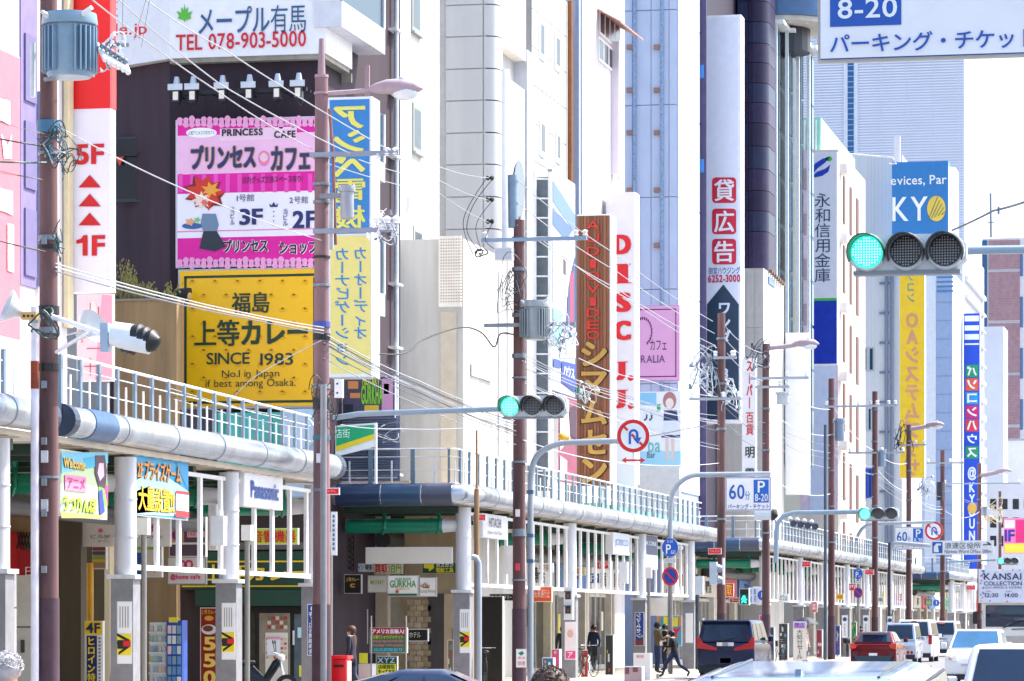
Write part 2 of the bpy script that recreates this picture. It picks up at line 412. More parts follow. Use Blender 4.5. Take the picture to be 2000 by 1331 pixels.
# ---- N1: tall near building at the left border
n1, fy, fx, y0, y1, zt = bldg('tall white and lilac building at the left edge behind the big pink sign', XB, -420, 131, 0, M('#c9c4c8', .7, 0, .2, .7, streak=1), ztop=19, zb=5.06)
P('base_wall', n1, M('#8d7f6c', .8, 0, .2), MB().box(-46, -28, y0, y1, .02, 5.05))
rect(fx, 38, -40, 70, 560, M('#7d73a4', .7, 0, .14), n1, .03, 'wall_panel', label='lilac wall strip', th=.03)
rect(fx, 70, 180, 76, 560, M('#8a93ad', .6), n1, .12, 'drainpipe', th=.12)
for k in range(3): rect(fx, 44, 70+170*k, 66, 200+170*k, M('#6d6690', .5), n1, .07, 'wall_panel', th=.04)
rect(fx, 122, -40, 133, 640, M('#d8cba6', .7), n1, .12, 'corner_strip', label='beige corner strip', th=.1)
bp = board('billboard', 'huge pink sign with white characters at the top left edge', 'billboard', PL('x', XB+.9), -190, 60, 39, 640, .3, M('#d4707f', .5, 0, .1))
text(PL('x', XB+.9), 'エ', -75, 180, 22, 405, FL('#ffffff'), bp, .036)
shape(PL('x', XB+.9), [(0, 262), (12, 285), (20, 262), (20, 310), (5, 310)], FL('#ffffff'), bp, .03, 'arrow')
text(PL('x', XB+.9), '川', -70, 425, 24, 520, FL('#ffffff'), bp, .036)
# ---- N2 low near shops up to the side street
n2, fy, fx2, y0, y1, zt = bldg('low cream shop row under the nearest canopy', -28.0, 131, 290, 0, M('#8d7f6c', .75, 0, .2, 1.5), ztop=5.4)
P('flat_roof', n2, M('#b9b2a6', .8), MB().box(-28.01, -23.97, 44, 79, 4.95, 5.05))
# concrete wall across the side street
cw = T('concrete_wall', 'stained tan concrete wall topped by dry weeds, left of the yellow billboard', 'wall', W(280, 900, 92))
plc = planeD(280, 92.0)
ua = plc.uv(222, 600)[0]; ub = plc.uv(345, 600)[0]; vt = plc.uv(280, 588)[1]
P('wall', cw, M('#a08560', .85, 0, .5, 1.1, .4, streak=1), MB().box(ua, ub, plc.v, plc.v+.6, 0.02, vt))
P('coping', cw, M('#8a8276', .8), MB().box(ua-.05, ub+.03, plc.v-.04, plc.v+.64, vt, vt+.06))
mb = MB(); random.seed(3)
for k in range(60):
    x = ua + .05 + random.random()*.9 if k < 44 else ua + random.random()*(ub-ua); h = random.uniform(.2, .9) * (1.2 if x < ua+.5 else .5)
    a = Vector((x, plc.v+.2, vt+.05)); dx = random.uniform(-.25, .25)
    mb.tube([a, a+Vector((dx*.4, random.uniform(-.1,.1), h*.6)), a+Vector((dx, random.uniform(-.15,.15), h))], [.008, .006, .003], 4)
    for q in range(7):
        c = a + Vector((dx*.8, 0, h*(.35+.1*q))) + Vector((random.uniform(-.09,.09), random.uniform(-.05,.05), 0))
        mb.poly([c, c+Vector((.05, .01, .035)), c+Vector((.02, 0, .08))])
ONE('weeds', 'dry wiry weeds growing on top of the tan concrete wall', 'weeds', M('#8f8a4a', .8, 0, .3), mb, kind='stuff')

# ---- B1 dark purple building
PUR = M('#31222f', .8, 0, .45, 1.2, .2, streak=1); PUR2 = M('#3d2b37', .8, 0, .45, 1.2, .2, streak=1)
XC = XB; yc = yx(622, XC); plF = PL('y', yc)
b1 = T('building', 'dark purple building behind the pink and yellow billboards', 'building', Vector((XC, yc, 0)))
xl = plF.uv(332, 500)[0]; plA = PL('y', yc+1.4); xla = plA.uv(215, 500)[0]; yb = yx(782, XC)
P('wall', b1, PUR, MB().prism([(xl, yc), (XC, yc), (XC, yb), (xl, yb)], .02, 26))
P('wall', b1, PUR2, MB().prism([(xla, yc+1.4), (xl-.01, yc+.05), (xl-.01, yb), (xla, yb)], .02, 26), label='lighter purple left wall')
windows(b1, PL('y', yc+.85), [(224, 268, 277, 392)], GLASS, .05, M('#1e3038', .4))
rect(PL('y', yc+.75), 227, 300, 270, 306, DARK, b1, .05, 'window_bar', th=.03)
shape(PL('y', yc+.72), [(227, 307), (243, 307), (235, 325)], FL('#e2421f'), b1, .06, 'rescue_mark', label='orange triangle on the window')
# window bays on the street side
for k, (t_, g_, b_) in enumerate(((-30, 84, 131), (246, 340, 376), (488, 590, 632))):
    z = lambda py: W(735, py, DX(735, XC)).z
    ya, ybay = yx(668, XC+.75) , yx(752, XC+.75)
    if k: ya = yx(700, XC+.75)
    P('bay', b1, M('#d8dae2', .5), MB().box(XC+.002, XC+.75, ya, ybay, z(b_), z(g_)))
    P('bay_glass', b1, GLASSL, MB().box(XC+.01, XC+.70, ya+.05, ybay-.05, z(g_)+.01, z(t_)))
    P('bay_frame', b1, M('#e6e8ec', .4), MB().box(XC+.70, XC+.76, ya, ya+.07, z(g_), z(t_)).box(XC+.70, XC+.76, ybay-.07, ybay, z(g_), z(t_)).box(XC+.02, XC+.76, ya, ya+.04, z(g_), z(g_)+.06))
P('drainpipe', b1, M('#c2ccd8', .4, .3), MB().tube([(XC+.15, yx(764, XC), 5), (XC+.15, yx(764, XC), 24)], .07, 8))
for k in range(9): P('pipe_bracket', b1, M('#e8eaec', .5), MB().box(XC, XC+.26, yx(758, XC), yx(770, XC), 6+k*1.8, 6.06+k*1.8))
for px in (332, 402, 472, 542, 612): x = plF.uv(px, 300)[0]; P('cladding_joint', b1, DARK, MB().box(x-.008, x+.008, yc-.006, yc-.003, 5, 17))
for k in range(6): P('cladding_joint', b1, DARK, MB().box(plF.uv(334, 300)[0], XC-.01, yc-.009, yc-.0065, 6+k*2.1, 6.02+k*2.1))
# white roof billboard wrapped round the corner
plB = PL('y', yc-.35); WB = M('#f0f0f3', .5, 0, .06)
mp = T('billboard', 'wide white telephone billboard with green leaf above the purple wall', 'billboard', plB.pp(470, 110))
xa = plB.uv(330, 60)[0]; xb_ = XC + .3; z0 = plB.uv(470, 110)[1]
P('panel', mp, WB, MB().box(xa, xb_, yc-.35, yc+2.4, z0, z0+2.0))
P('panel', mp, WB, MB().prism([(plA.uv(212, 60)[0], yc+1.0), (xa-.01, yc-.33), (xa-.01, yc+2), (plA.uv(212, 60)[0], yc+2.4)], z0, z0+2.0))
P('base_strip', mp, M('#9a968c', .8, 0, .3), MB().box(xa, xb_-.05, yc-.28, yc+2.3, z0-.12, z0-.002).box(XC, XC+.28, yc+2.4, yx(668, XC), z0-.35, z0-.1))
text(plB, 'メープル有馬', 388, 12, 598, 66, FL('#2f5c86'), mp, .018)
text(plB, 'TEL 078-903-5000', 344, 64, 598, 96, FL('#d3122a'), mp, .018)
leaf = [(0,-1),(.12,-.45),(.42,-.72),(.36,-.2),(.95,-.35),(.62,.1),(.8,.3),(.3,.42),(.08,.45),(.05,.62),(-.05,.62),(-.08,.45),(-.3,.42),(-.8,.3),(-.62,.1),(-.95,-.35),(-.36,-.2),(-.42,-.72),(-.12,-.45)]
shape(plB, [(361+x*17, 30+y*22) for x, y in leaf], FL('#5dbb3c'), mp, .03, 'leaf_emblem')
pa2 = PL('y', yc+.1)
text(pa2, 'ple.jp', 222, 54, 303, 84, FL('#e0242c'), mp, .018, off=.7)
text(pa2, 'E', 229, 12, 246, 42, FL('#7a8fa0'), mp, 0, off=.7)
# lamp bar and floodlights
z1 = plF.uv(480, 190)[1]
bar = T('lamp_bar', 'dark steel bar carrying floodlights across the purple wall', 'light bar', plF.pp(480, 190, .9))
P('bar', bar, DARK, MB().box(plF.uv(352, 190)[0], plF.uv(618, 190)[0], yc-1.0, yc-.92, z1-.04, z1+.06))
P('bar', bar, DARK, MB().box(plF.uv(352, 190)[0], plF.uv(618, 190)[0], yc-.6, yc-.54, z1-.02, z1+.04))
for px in (360, 430, 500, 570): 
    x = plF.uv(px, 190)[0]; P('strut', bar, DARK, MB().box(x-.02, x+.02, yc-.92, yc, z1-.02, z1+.02))
for i, px in enumerate((368, 400, 457, 509, 563, 604)):
    x = plF.uv(px, 180)[0]
    f = T('floodlight', ['leftmost floodlight on the bar over the pink cafe billboard', 'second floodlight from the left on the bar over the pink billboard', 'third floodlight from the left over the pink billboard', 'fourth floodlight from the left over the pink billboard', 'fifth floodlight from the left over the pink billboard', 'floodlight nearest the second utility pole on the bar'][i], 'floodlight', (x, yc-1.0, z1), 'floodlights above the cafe billboard')
    P('hood', f, M('#c7cdd2', .3, .6), MB().prism([(x-.2, yc-1.2), (x+.2, yc-1.2), (x+.1, yc-.95), (x-.1, yc-.95)], z1+.06, z1+.22).tube([(x, yc-1.05, z1+.22), (x, yc-1.05, z1+.42)], [.1, .06], 8))
    P('housing', f, M('#20242a', .4), MB().box(x-.1, x+.1, yc-1.15, yc-.95, z1-.25, z1+.06))
    P('lens', f, M('#f0e9d8', .2), MB().box(x-.07, x+.07, yc-1.17, yc-1.151, z1-.2, z1+.02))
    P('cable', f, DARK, MB().tube([(x+.02, yc-1.0, z1-.2), (x+.1, yc-1.05, z1-.35), (x+.03, yc-.95, z1-.42), (x-.06, yc-.92, z1-.3)], .012, 5))
# ---- cafe billboard
pc = PL('y', yc-.45)
cf = board('billboard', 'pink and white cafe billboard with floor numbers on the purple wall', 'billboard', pc, 343, 231, 628, 521, .4, M('#f5f2fa', .4, 0, .03), M('#c9cdd8', .4, .2), fr=.05)
MG = FL('#e800a0'); PK = FL('#f7a6d6'); NV = FL('#1d2a6d')
rect(pc, 347, 236, 624, 290, MG, cf, .012); rect(pc, 347, 262, 624, 338, FL('#f9c3e4'), cf, .014); rect(pc, 347, 338, 624, 376, MG, cf, .016)
for i in range(12): rect(pc, 349+i*23, 340, 357+i*23, 376, FL('#f34fbb'), cf, .018, 'stripe')
rect(pc, 347, 463, 624, 517, MG, cf, .016); rect(pc, 347, 449, 624, 451, FL('#ef7fb0'), cf, .016)
for i in range(24):
    disc(pc, 352+i*11.6, 238+(i % 2)*2, 7, 8+(i % 3)*2, PK, cf, .02, 'lace'); disc(pc, 352+i*11.6, 515-(i % 2)*2, 7, 8+(i % 3)*2, PK, cf, .02, 'lace')
disc(pc, 394, 260, 30, 10, FL('#ffffff'), cf, .024); text(pc, '人気アニメコラボカフェ', 368, 256, 420, 264, FL('#333344'), cf, 0, off=.03)
rect(pc, 430, 250, 580, 274, FL('#fbd3ea'), cf, .02)
text(pc, 'PRINCESS', 434, 252, 514, 266, FL('#2a2030'), cf, .036, off=.035); text(pc, 'CAFE', 536, 256, 578, 270, FL('#2a2030'), cf, .036, off=.035)
for ox, oy, m, o in ((-1.5, 0, '#b98a2a', .03), (1.5, 0, '#b98a2a', .03), (0, 1.5, '#b98a2a', .03), (0, -1.5, '#b98a2a', .03), (0, 0, '#25306e', .04)):
    text(pc, 'プリンセス', 374+ox, 284+oy, 500+ox, 330+oy, FL(m), cf, .036, off=o); text(pc, 'カフェ', 530+ox, 286+oy, 606+ox, 333+oy, FL(m), cf, .036, off=o)
disc(pc, 516, 310, 11, 15, FL('#f07cc0'), cf, .03); disc(pc, 516, 308, 7, 9, FL('#f7e08a'), cf, .034); shape(pc, [(507,303),(511,308),(516,300),(521,308),(525,303),(523,313),(509,313)], FL('#f6c9e8'), cf, .038, 'crown')
text(pc, '店内グッズ交換スペース有り！', 474, 344, 592, 358, FL('#2a1a40'), cf, .018, off=.034)
text(pc, '1号館', 463, 380, 497, 394, NV, cf); text(pc, '2号館', 566, 384, 602, 398, NV, cf)
text(pc, '当ビル', 450, 404, 459, 440, NV, cf, vert=True); text(pc, '当ビル', 553, 408, 563, 442, NV, cf, vert=True)
text(pc, '3F', 468, 408, 514, 440, NV, cf, .036); text(pc, '2F', 572, 412, 618, 446, NV, cf, .036)
shape(pc, [(526,398),(531,402),(535,395),(539,402),(544,398),(542,405),(528,405)], NV, cf, .03, 'crown')
for k in range(4): disc(pc, 535, 414+k*9, 1.3, 1.3, NV, cf, .03, 'dot')
for ox, oy, m, o in ((-1.2, -.8, '#ffffff', .03), (1.2, .8, '#ffffff', .03), (0, 0, '#2b2038', .04)):
    text(pc, 'プリンセス', 437+ox, 468+oy, 524+ox, 493+oy, FL(m), cf, .036, off=o); text(pc, 'ショップ', 546+ox, 470+oy, 622+ox, 497+oy, FL(m), cf, .036, off=o)
# abstract colour shapes in place of the printed mascot
random.seed(4)
def burst(cx, cy, r0, r1, n, col, off):
    q = []
    for k in range(2*n): a_ = math.pi*k/n; rr = (r1 if k % 2 == 0 else r0)*random.uniform(.85, 1.12); q.append((cx+rr*math.cos(a_), cy-rr*.85*math.sin(a_)))
    shape(pc, q, FL(col), cf, off, 'print')
burst(401, 378, 30, 42, 9, '#7a1a16', .028); burst(401, 377, 26, 38, 9, '#d8341c', .031); burst(412, 372, 10, 20, 7, '#f2a83a', .034); burst(394, 392, 12, 19, 8, '#f7dccb', .037); burst(400, 396, 5, 9, 6, '#e8705a', .04)
shape(pc, [(396,418),(422,418),(428,440),(424,452),(398,452),(392,440)], FL('#6f8ba4'), cf, .03, 'print'); shape(pc, [(398,452),(424,452),(442,482),(420,492),(390,486)], FL('#22303f'), cf, .034, 'print'); disc(pc, 376, 442, 20, 6, FL('#2f62a4'), cf, .031); burst(372, 434, 6, 10, 5, '#e8a878', .035); burst(386, 430, 4, 8, 5, '#7ac86a', .036)
# ---- curry billboard
py_ = PL('y', yc-.45)
cu = board('billboard', 'yellow curry billboard with dark green border and lettering', 'billboard', py_, 348, 524, 624, 798, .4, M('#ffc400', .4, 0, .03), M('#b9bcb8', .4, .2), fr=.05)
DG = FL('#173d28'); e = 3
for a, b_, c_, d in ((360, 537, 617, 542), (360, 783, 617, 788), (360, 542.2, 365, 782.8), (612, 542.2, 617, 782.8)): rect(py_, a, b_, c_, d, DG, cu, .016, 'border')
for i in range(6):
    for j in range(9):
        x = 376+i*44+(j % 2)*22; y = 552+j*27
        if x < 605: disc(py_, x, y, 7, 4, FL('#f4b400'), cu, .014, 'crest_print'); disc(py_, x, y-4, 3, 2.5, FL('#f4b400'), cu, .014, 'crest_print')
text(py_, '福島', 453, 571, 527, 612, DG, cu, .036); text(py_, '上等カレー', 380, 624, 602, 676, DG, cu, .036)
text(py_, 'SINCE', 404, 689, 488, 712, DG, cu, .018); text(py_, '1983', 509, 690, 573, 714, DG, cu, .018)
text(py_, 'No.1 in Japan', 434, 723, 546, 741, DG, cu, 0); text(py_, 'if best among Osaka.', 402, 741, 578, 760, DG, cu, 0)
lampb = T('sign_lamp', 'small black gooseneck lamp at the top left of the yellow billboard', 'lamp', py_.pp(350, 575, .4))
P('arm', lampb, DARK, MB().tube([py_.pp(350, 575, .05), py_.pp(352, 573, .5)], .03, 6)); P('shade', lampb, DARK, MB().tube([py_.pp(352, 573, .5), py_.pp(380, 580, .5)], [.07, .2], 10))
P('bulb', lampb, M('#d8b070', .3), MB().ball(py_.pp(377, 582, .5), .12))
# teal plant and tank on the canopy roof
eq = T('rooftop_unit', 'turquoise machinery housing behind the canopy railing', 'machinery', W(500, 900, 90))
ple = planeD(500, 88)
P('housing', eq, M('#43b5ab', .5, 0, .2), MB().box(ple.uv(425, 850)[0], ple.uv(555, 850)[0], ple.v, ple.v+1.2, 4.9, ple.uv(500, 806)[1]))
P('housing', eq, M('#2c2f3a', .6), MB().box(ple.uv(352, 850)[0], ple.uv(418, 850)[0], ple.v, ple.v+1.2, 4.9, ple.uv(400, 800)[1]))
for px in (440, 470, 500, 530): x = ple.uv(px, 800)[0]; P('rib', eq, M('#2f938b', .5), MB().box(x-.02, x+.02, ple.v-.04, ple.v-.003, 5, ple.uv(500, 808)[1]))
tk = T('water_tank', 'pale blue grey tank behind the railing left of the second pole', 'tank', W(590, 900, 88))
P('body', tk, M('#a9bfd4', .5, 0, .12), MB().box(ple.uv(558, 850)[0], ple.uv(622, 850)[0], ple.v-.3, ple.v+1, 4.9, ple.uv(600, 800)[1]))
P('round_end', tk, M('#b6cade', .5, 0, .1), MB().tube([ple.pp(592, 846, .3), ple.pp(592, 846, .5)], .42, 20))
te = T('rooftop_unit', 'teal netted plant housing behind the railing under the bar poster', 'machinery', (-22.4, yx(1170, -22.4), 5.05)); q_ = PL('x', -22.2)
P('housing', te, M('#5fb3a6', .6, 0, .25, 2), MB().box(-23.2, -22.25, yx(1172, -22.2), yx(1330, -22.2), 5.06, 6.0))
for k in range(9): P('rib', te, M('#3f8f86', .5), MB().box(-22.24, -22.2, yx(1176+k*17, -22.2), yx(1176+k*17, -22.2)+.08, 5.06, 6.0))
# ---- red floor guide sign
pr = planeD(180, 74)
rs = board('blade_sign', 'tall red and white floor guide sign reading 5F to 1F with three arrows', 'sign', pr, 136, -60, 216, 571, .34, M('#e6e3f0', .4, 0, .05), M('#f0f0f4', .4), fr=.01)
rect(pr, 136, -60, 215.6, 213, M('#e00008', .4, 0, .04), rs, .02, 'red_panel', th=.01)
prx = PL('x', pr.uv(216, 300)[0]); u0 = pr.v
P('red_panel', rs, M('#f01818', .4, 0, .04), MB().box(prx.v+.002, prx.v+.012, u0, u0+.34, pr.uv(180, 213)[1], pr.uv(180, -60)[1]))
text(pr, '5F', 148, 282, 204, 322, FL('#c8000c'), rs, .036); text(pr, 'F', 180, 460, 206, 500, FL('#c8000c'), rs, .036); shape(pr, [(150, 470), (159, 467), (164, 460), (172, 460), (172, 500), (162, 500), (162, 475), (150, 477)], FL('#c8000c'), rs, .03, 'lettering')
for k in range(3): y = 367+37*k; shape(pr, [(154, y), (176, y-25), (198, y)], FL('#c8000c'), rs, .03, 'arrow')
ps = board('poster', 'pale pink poster board under the red floor guide sign', 'poster', planeD(180, 77), 150, 575, 220, 745, .15, M('#f6cfd8', .5, 0, .05))
pq = planeD(180, 77)
shape(pq, [(200, 576), (219, 578), (219, 742), (185, 742)], FL('#f2a5bc'), ps, .02); shape(pq, [(176, 592), (186, 588), (192, 610), (194, 640), (174, 640), (172, 606)], FL('#f9e3e2'), ps, .025)
for q in ((176, 592, 178, 640), (192, 600, 194, 640), (172, 640, 196, 642), (160, 655, 162, 670), (170, 680, 196, 682), (176, 700, 178, 735), (165, 715, 190, 717)): rect(pq, *q, FL('#c25a78'), ps, .03)
# ---- blue / yellow mirrored sign
pb = planeD(690, 90)
bs = board('blade_sign', 'tall blue and yellow sign with mirror-reversed characters beside the second pole', 'sign', pb, 639, 190, 726, 737, .85, M('#f0f2f6', .4, 0, .03), M('#f2f3f6', .4), fr=.01)
rect(pb, 644, 195, 722, 457, M('#3487cb', .4, 0, .08), bs, .018, 'blue_panel'); rect(pb, 646, 461, 724, 730, M('#f7e588', .4, 0, .05), bs, .018, 'yellow_panel')
YL = FL('#f3e96e'); BL = FL('#2a8fd0')
for s_, a, b_ in (('ア', 208, 252), ('シ', 255, 298), ('ベ', 304, 346), ('電', 350, 396), ('機', 402, 446)): text(pb, s_, 652, a, 714, b_, YL, bs, .036, mirror=True)
text(pb, 'カーオーディオ', 691, 484, 718, 662, BL, bs, .018, vert=True, mirror=True); text(pb, 'カーナビゲーション', 654, 486, 684, 714, BL, bs, .018, vert=True, mirror=True)
# gurkha window banner + blind behind railing
pg = planeD(730, 96)
gb = board('banner', 'dark collage banner with green camouflage lettering under the mirrored sign', 'banner', pg, 668, 735, 772, 818, .1, M('#55506a', .6, 0, .3, 3))
text(pg, 'MILITARY', 708, 738, 742, 752, FL('#d9f03a'), gb, .036); text(pg, 'GURKHA', 706, 752, 748, 790, FL('#8fe030'), gb, .036)
for q, c_ in (((680, 745, 700, 760), '#e89a5a'), ((684, 768, 704, 778), '#e89a5a'), ((746, 740, 768, 812), '#d8a0c8'), ((712, 792, 740, 804), '#f0c840'), ((672, 790, 690, 812), '#20303c'), ((750, 750, 760, 770), '#f6d8d0')): rect(pg, *q, FL(c_), gb, .02)
bd = T('shutter', 'blue grey slatted louvre screen behind the green and yellow board', 'shutter', pg.pp(730, 930))
for k in range(26):
    z = pg.uv(730, 935-k*4.6)[1]; P('slat', bd, M('#8795b0', .5, .2), MB().ext([pg.P(pg.uv(668, 900)[0], z, 0), pg.P(pg.uv(776, 900)[0], z, 0), pg.P(pg.uv(776, 900)[0], z+.04, .04), pg.P(pg.uv(668, 900)[0], z+.04, .04)], (0, .012, 0)))
P('frame', bd, M('#5d6880', .5), MB().ext([pg.pp(664, 940, -.06), pg.pp(780, 940, -.06), pg.pp(780, 812, -.06), pg.pp(664, 812, -.06)], (0, .03, 0)))
gp = planeD(700, 91)
gs = T('street_sign', 'green yellow and white slanted shopping street board behind the railing', 'sign', gp.pp(700, 900))
shape(gp, [(655, 892), (735, 872), (735, 826), (655, 832)], M('#f2f3f0', .5), gs, 0, 'backing', th=.1)
shape(gp, [(657, 872), (731, 848), (731, 830), (657, 835)], FL('#0aa66c'), gs, .02, 'green_field'); shape(gp, [(657, 882), (731, 858), (731, 848), (657, 872)], FL('#f2d21c'), gs, .022, 'yellow_stripe')
text(gp, '店街', 655, 838, 684, 856, FL('#e8fff4'), gs)
P('post', gs, WHITE, MB().tube([gp.pp(733, 872, -.06), gp.pp(733, 945, -.06)], .04, 6))

# ---- B2 white plaster building
b2, fy, fx, y0, y1, zt = bldg('plain white plaster building with four deep narrow windows', XB-1.0, 779, 858, -40, WALLW, y0=yb+.02, ztop=26)
windows(b2, fx, [(803, -20, 820, 66), (805, 205, 822, 300), (806, 445, 824, 532), (808, 688, 826, 778)], M('#3f4f56', .3, 0, .2), .16, M('#8d9492', .6), True, 0)
for yv in (388,): shape(fx, [(795, 385), (803, 386), (797, 412), (792, 414)], M('#c4c8d4', .5), b2, .1, 'vent_hood', th=.1)
# ---- B3 white panelled building
PAN = M('#c4c6c8', .5, 0, .1, 1.2, .05, streak=1); PANE = M('#dcdad2', .6, 0, .08)
y3b = yx(972, XB); b3 = T('building', 'white panelled building with rounded corner and lens-shaped window', 'building', Vector((XB, y3b, 0)))
pl3 = PL('y', y3b); x3l = pl3.uv(856, 300)[0]; y3e = yx(1112, XB)
P('wall', b3, M('#b9b9bb', .7), MB().box(-40, XB-.4, y3b+.05, y3e, .02, 24))
r = .42; arc = [(XB-r+r*math.sin(a), y3b+r-r*math.cos(a)) for a in [k*math.pi/12 for k in range(7)]]
x945 = pl3.uv(944, 300)[0]; x870 = pl3.uv(871, 300)[0]
P('beige_strip', b3, M('#d9cdb8', .7, 0, .12, 1, streak=1), MB().box(x3l-.02, x870-.02, y3b+.1, y3b+.5, .02, 24))
zs = [pl3.uv(910, py)[1] for py in (1000, 448, 385, 322, 260, 197, 135, 72, 10, -52)]
for z0, z1 in zip(zs, zs[1:]):
    P('panel', b3, PAN, MB().box(x870, x945-.02, y3b, y3b+.12, z0+.02, z1-.02))
    P('corner_panel', b3, PAN, MB().prism([(x945+.02, y3b)] + arc + [(XB, y3b+.75), (x945+.02, y3b+.75)], z0+.02, z1-.02), smooth=True)
px3 = PL('x', XB)
# far slab of street face with rows of panels
ya = yx(1040, XB); yb3 = yx(1108, XB); P('wall', b3, M('#8b8e92', .6), MB().box(XB-.41, XB-.06, ya, y3e, .02, 24))
grid(b3, PL('x', XB-.05), ya, yb3, 6, 24, 4, 14, M('#c8cacc', .5, 0, .12, 1, .05, streak=1), .04, .02)
# side return of the recess
ys = yx(1027, XB); P('pier', b3, M('#c2c6ce', .5), MB().box(XB-.6, XB+.05, ys, ya, .02, W(1030, 100, DX(1030, XB)).z))
P('soffit_beam', b3, M('#efe7dc', .6), MB().box(XB-1.2, XB, y3b+.75, ys, W(990, 92, DX(990, XB)).z, 24))
P('recess_wall', b3, M('#cdc7bd', .7), MB().box(-30, XB-1.2, y3b+.6, ys, .02, 24))
yy0 = yx(984, XB)
P('lower_wall', b3, M('#c6c6c2', .6, 0, .15), MB().box(XB-1.1, XB-.02, y3b+.8, ys-.02, .02, W(990, 150, DX(990, XB)).z))
P('corner_column', b3, M('#d5dbe4', .5), MB().tube([(XB-.1, yy0, 5), (XB-.1, yy0, W(988, 140, DX(988, XB)).z)], .3, 14), smooth=True)
windows(b3, PL('x', XB-1.15), [(984, 85, 1022, 130)], GLASSD, .06, M('#70757a'), False, 3)
n = 22; pts = [(1012 + 11*math.cos(2*math.pi*k/n), 372 + 58*math.sin(2*math.pi*k/n)) for k in range(n)]
shape(px3, pts, M('#2c3f5c', .1, 0, .3, 1, spec=.8), b3, .04, 'lens_window', th=.02)
windows(b3, PL('x', XB), [(1052, 38, 1064, 118), (1083, 64, 1094, 140), (1053, 232, 1065, 308), (1085, 256, 1095, 320)], GLASS, .2, M('#e9ecef'), False)
P('drainpipe', b3, M('#8a5426', .6, 0, .4, 2), MB().tube([(XB+.12, yx(1107, XB), 9), (XB+.12, yx(1107, XB), 24)], .09, 8), label='rusty orange drainpipe')
# ---- L1 low white building with perforated parapet
XL = -23.0; l1, fy, fx, y0, y1, zt = bldg('low white building with a perforated parapet box', XL, 905, 1003, 466, WALLW, left=-26)
xl1 = fy.uv(858, 500)[0]
P('parapet_box', l1, M('#f1efe9', .6), MB().box(xl1, XL-.05, y0-.1, y0-.003, fy.uv(880, 600)[1], fy.uv(880, 462)[1]))
mb = MB(); 
for i in range(9):
    for j in range(22):
        x = xl1+.08+i*.077; z = fy.uv(880, 590)[1]+j*.088; mb.box(x-.018, x+.018, y0-.106, y0-.101, z-.018, z+.018)
P('perforation', l1, M('#b98f52', .7), mb, kind='stuff')
P('door_panel', l1, M('#cfc6b4', .7), MB().box(xl1+.05, XL-.2, y0-.05, y0-.004, 5, fy.uv(880, 610)[1]))
rect(fx, 918, 716, 958, 740, M('#dadbd8', .6), l1, .08, 'vent', th=.06); rect(fx, 972, 530, 974, 900, M('#c9ccce', .6), l1, .05, 'seam', th=.04)
# ---- steel sign frame and street-facing banner
sf = T('ladder_tower', 'white steel ladder frame holding the big photo banner', 'frame', Vector((-22.6, yx(1060, -22.6), 5)))
pf = planeD(1060, 113)
for px in (1044, 1074):
    a = pf.pp(px, 950); b_ = pf.pp(px, 336); P('upright', sf, M('#e3e6ea', .5), MB().box(a.x-.05, a.x+.05, a.y-.05, a.y+.05, a.z, b_.z))
for k in range(16): a = pf.pp(1044, 350+k*38); b_ = pf.pp(1074, 350+k*38); P('rung', sf, M('#d5dae0', .5), MB().tube([a, b_], .03, 6))
P('backing', sf, M('#5d6873', .6, 0, .3), MB().box(pf.uv(1046, 500)[0], pf.uv(1072, 500)[0], pf.v+.15, pf.v+.2, 6, pf.uv(1060, 345)[1]))
XN = -22.2; pn = PL('x', XN)
bn = board('banner', 'blue and white photo banner on the steel frame left of the brown sign', 'banner', pn, 1078, 345, 1123, 770, .15, M('#b9c2d4', .45, 0, .1), M('#8f98a8'))
Bx = [(((1079, 352), (1122, 420), (1122, 455), (1079, 395)), '#5f7ed0'), (((1079, 405), (1118, 450), (1105, 470), (1079, 440)), '#4a68c4'), (((1079, 470), (1100, 480), (1108, 560), (1096, 600), (1079, 590)), '#e6efe6'), (((1093, 480), (1106, 500), (1112, 570), (1100, 590), (1092, 540)), '#f3eecb'),
      (((1098, 505), (1104, 510), (1104, 540), (1098, 535)), '#3c3a44'), (((1108, 560), (1122, 500), (1122, 640), (1104, 650)), '#36406e'), (((1112, 540), (1118, 530), (1118, 640), (1112, 640)), '#b2265a'), (((1079, 600), (1098, 610), (1092, 680), (1079, 670)), '#7fd0bc'), (((1092, 660), (1122, 640), (1122, 700), (1092, 700)), '#c9d6e6'), (((1095, 705), (1122, 712), (1122, 768), (1095, 748)), '#1c3f9c'), (((1079, 700), (1093, 705), (1093, 720), (1079, 716)), '#2a4aa0')]
for pts, c_ in Bx: shape(pn, pts, FL(c_), bn, .02 + .002*Bx.index((pts, c_)), 'print')
text(pn, 'ハウス', 1098, 716, 1119, 738, FL('#ffffff'), bn, off=.05)
bn2 = board('banner', 'dark red banner below the blue photo banner', 'banner', pn, 1090, 775, 1126, 945, .15, M('#8a3a58', .5, 0, .35, 2))
for pts, c_ in ((((1092, 800), (1108, 790), (1112, 860), (1092, 880)), '#f2d3b8'), (((1092, 890), (1106, 900), (1106, 940), (1092, 938)), '#d7a8c8'), (((1110, 800), (1124, 790), (1124, 860), (1112, 850)), '#3a1838')): shape(pn, pts, FL(c_), bn2, .03)
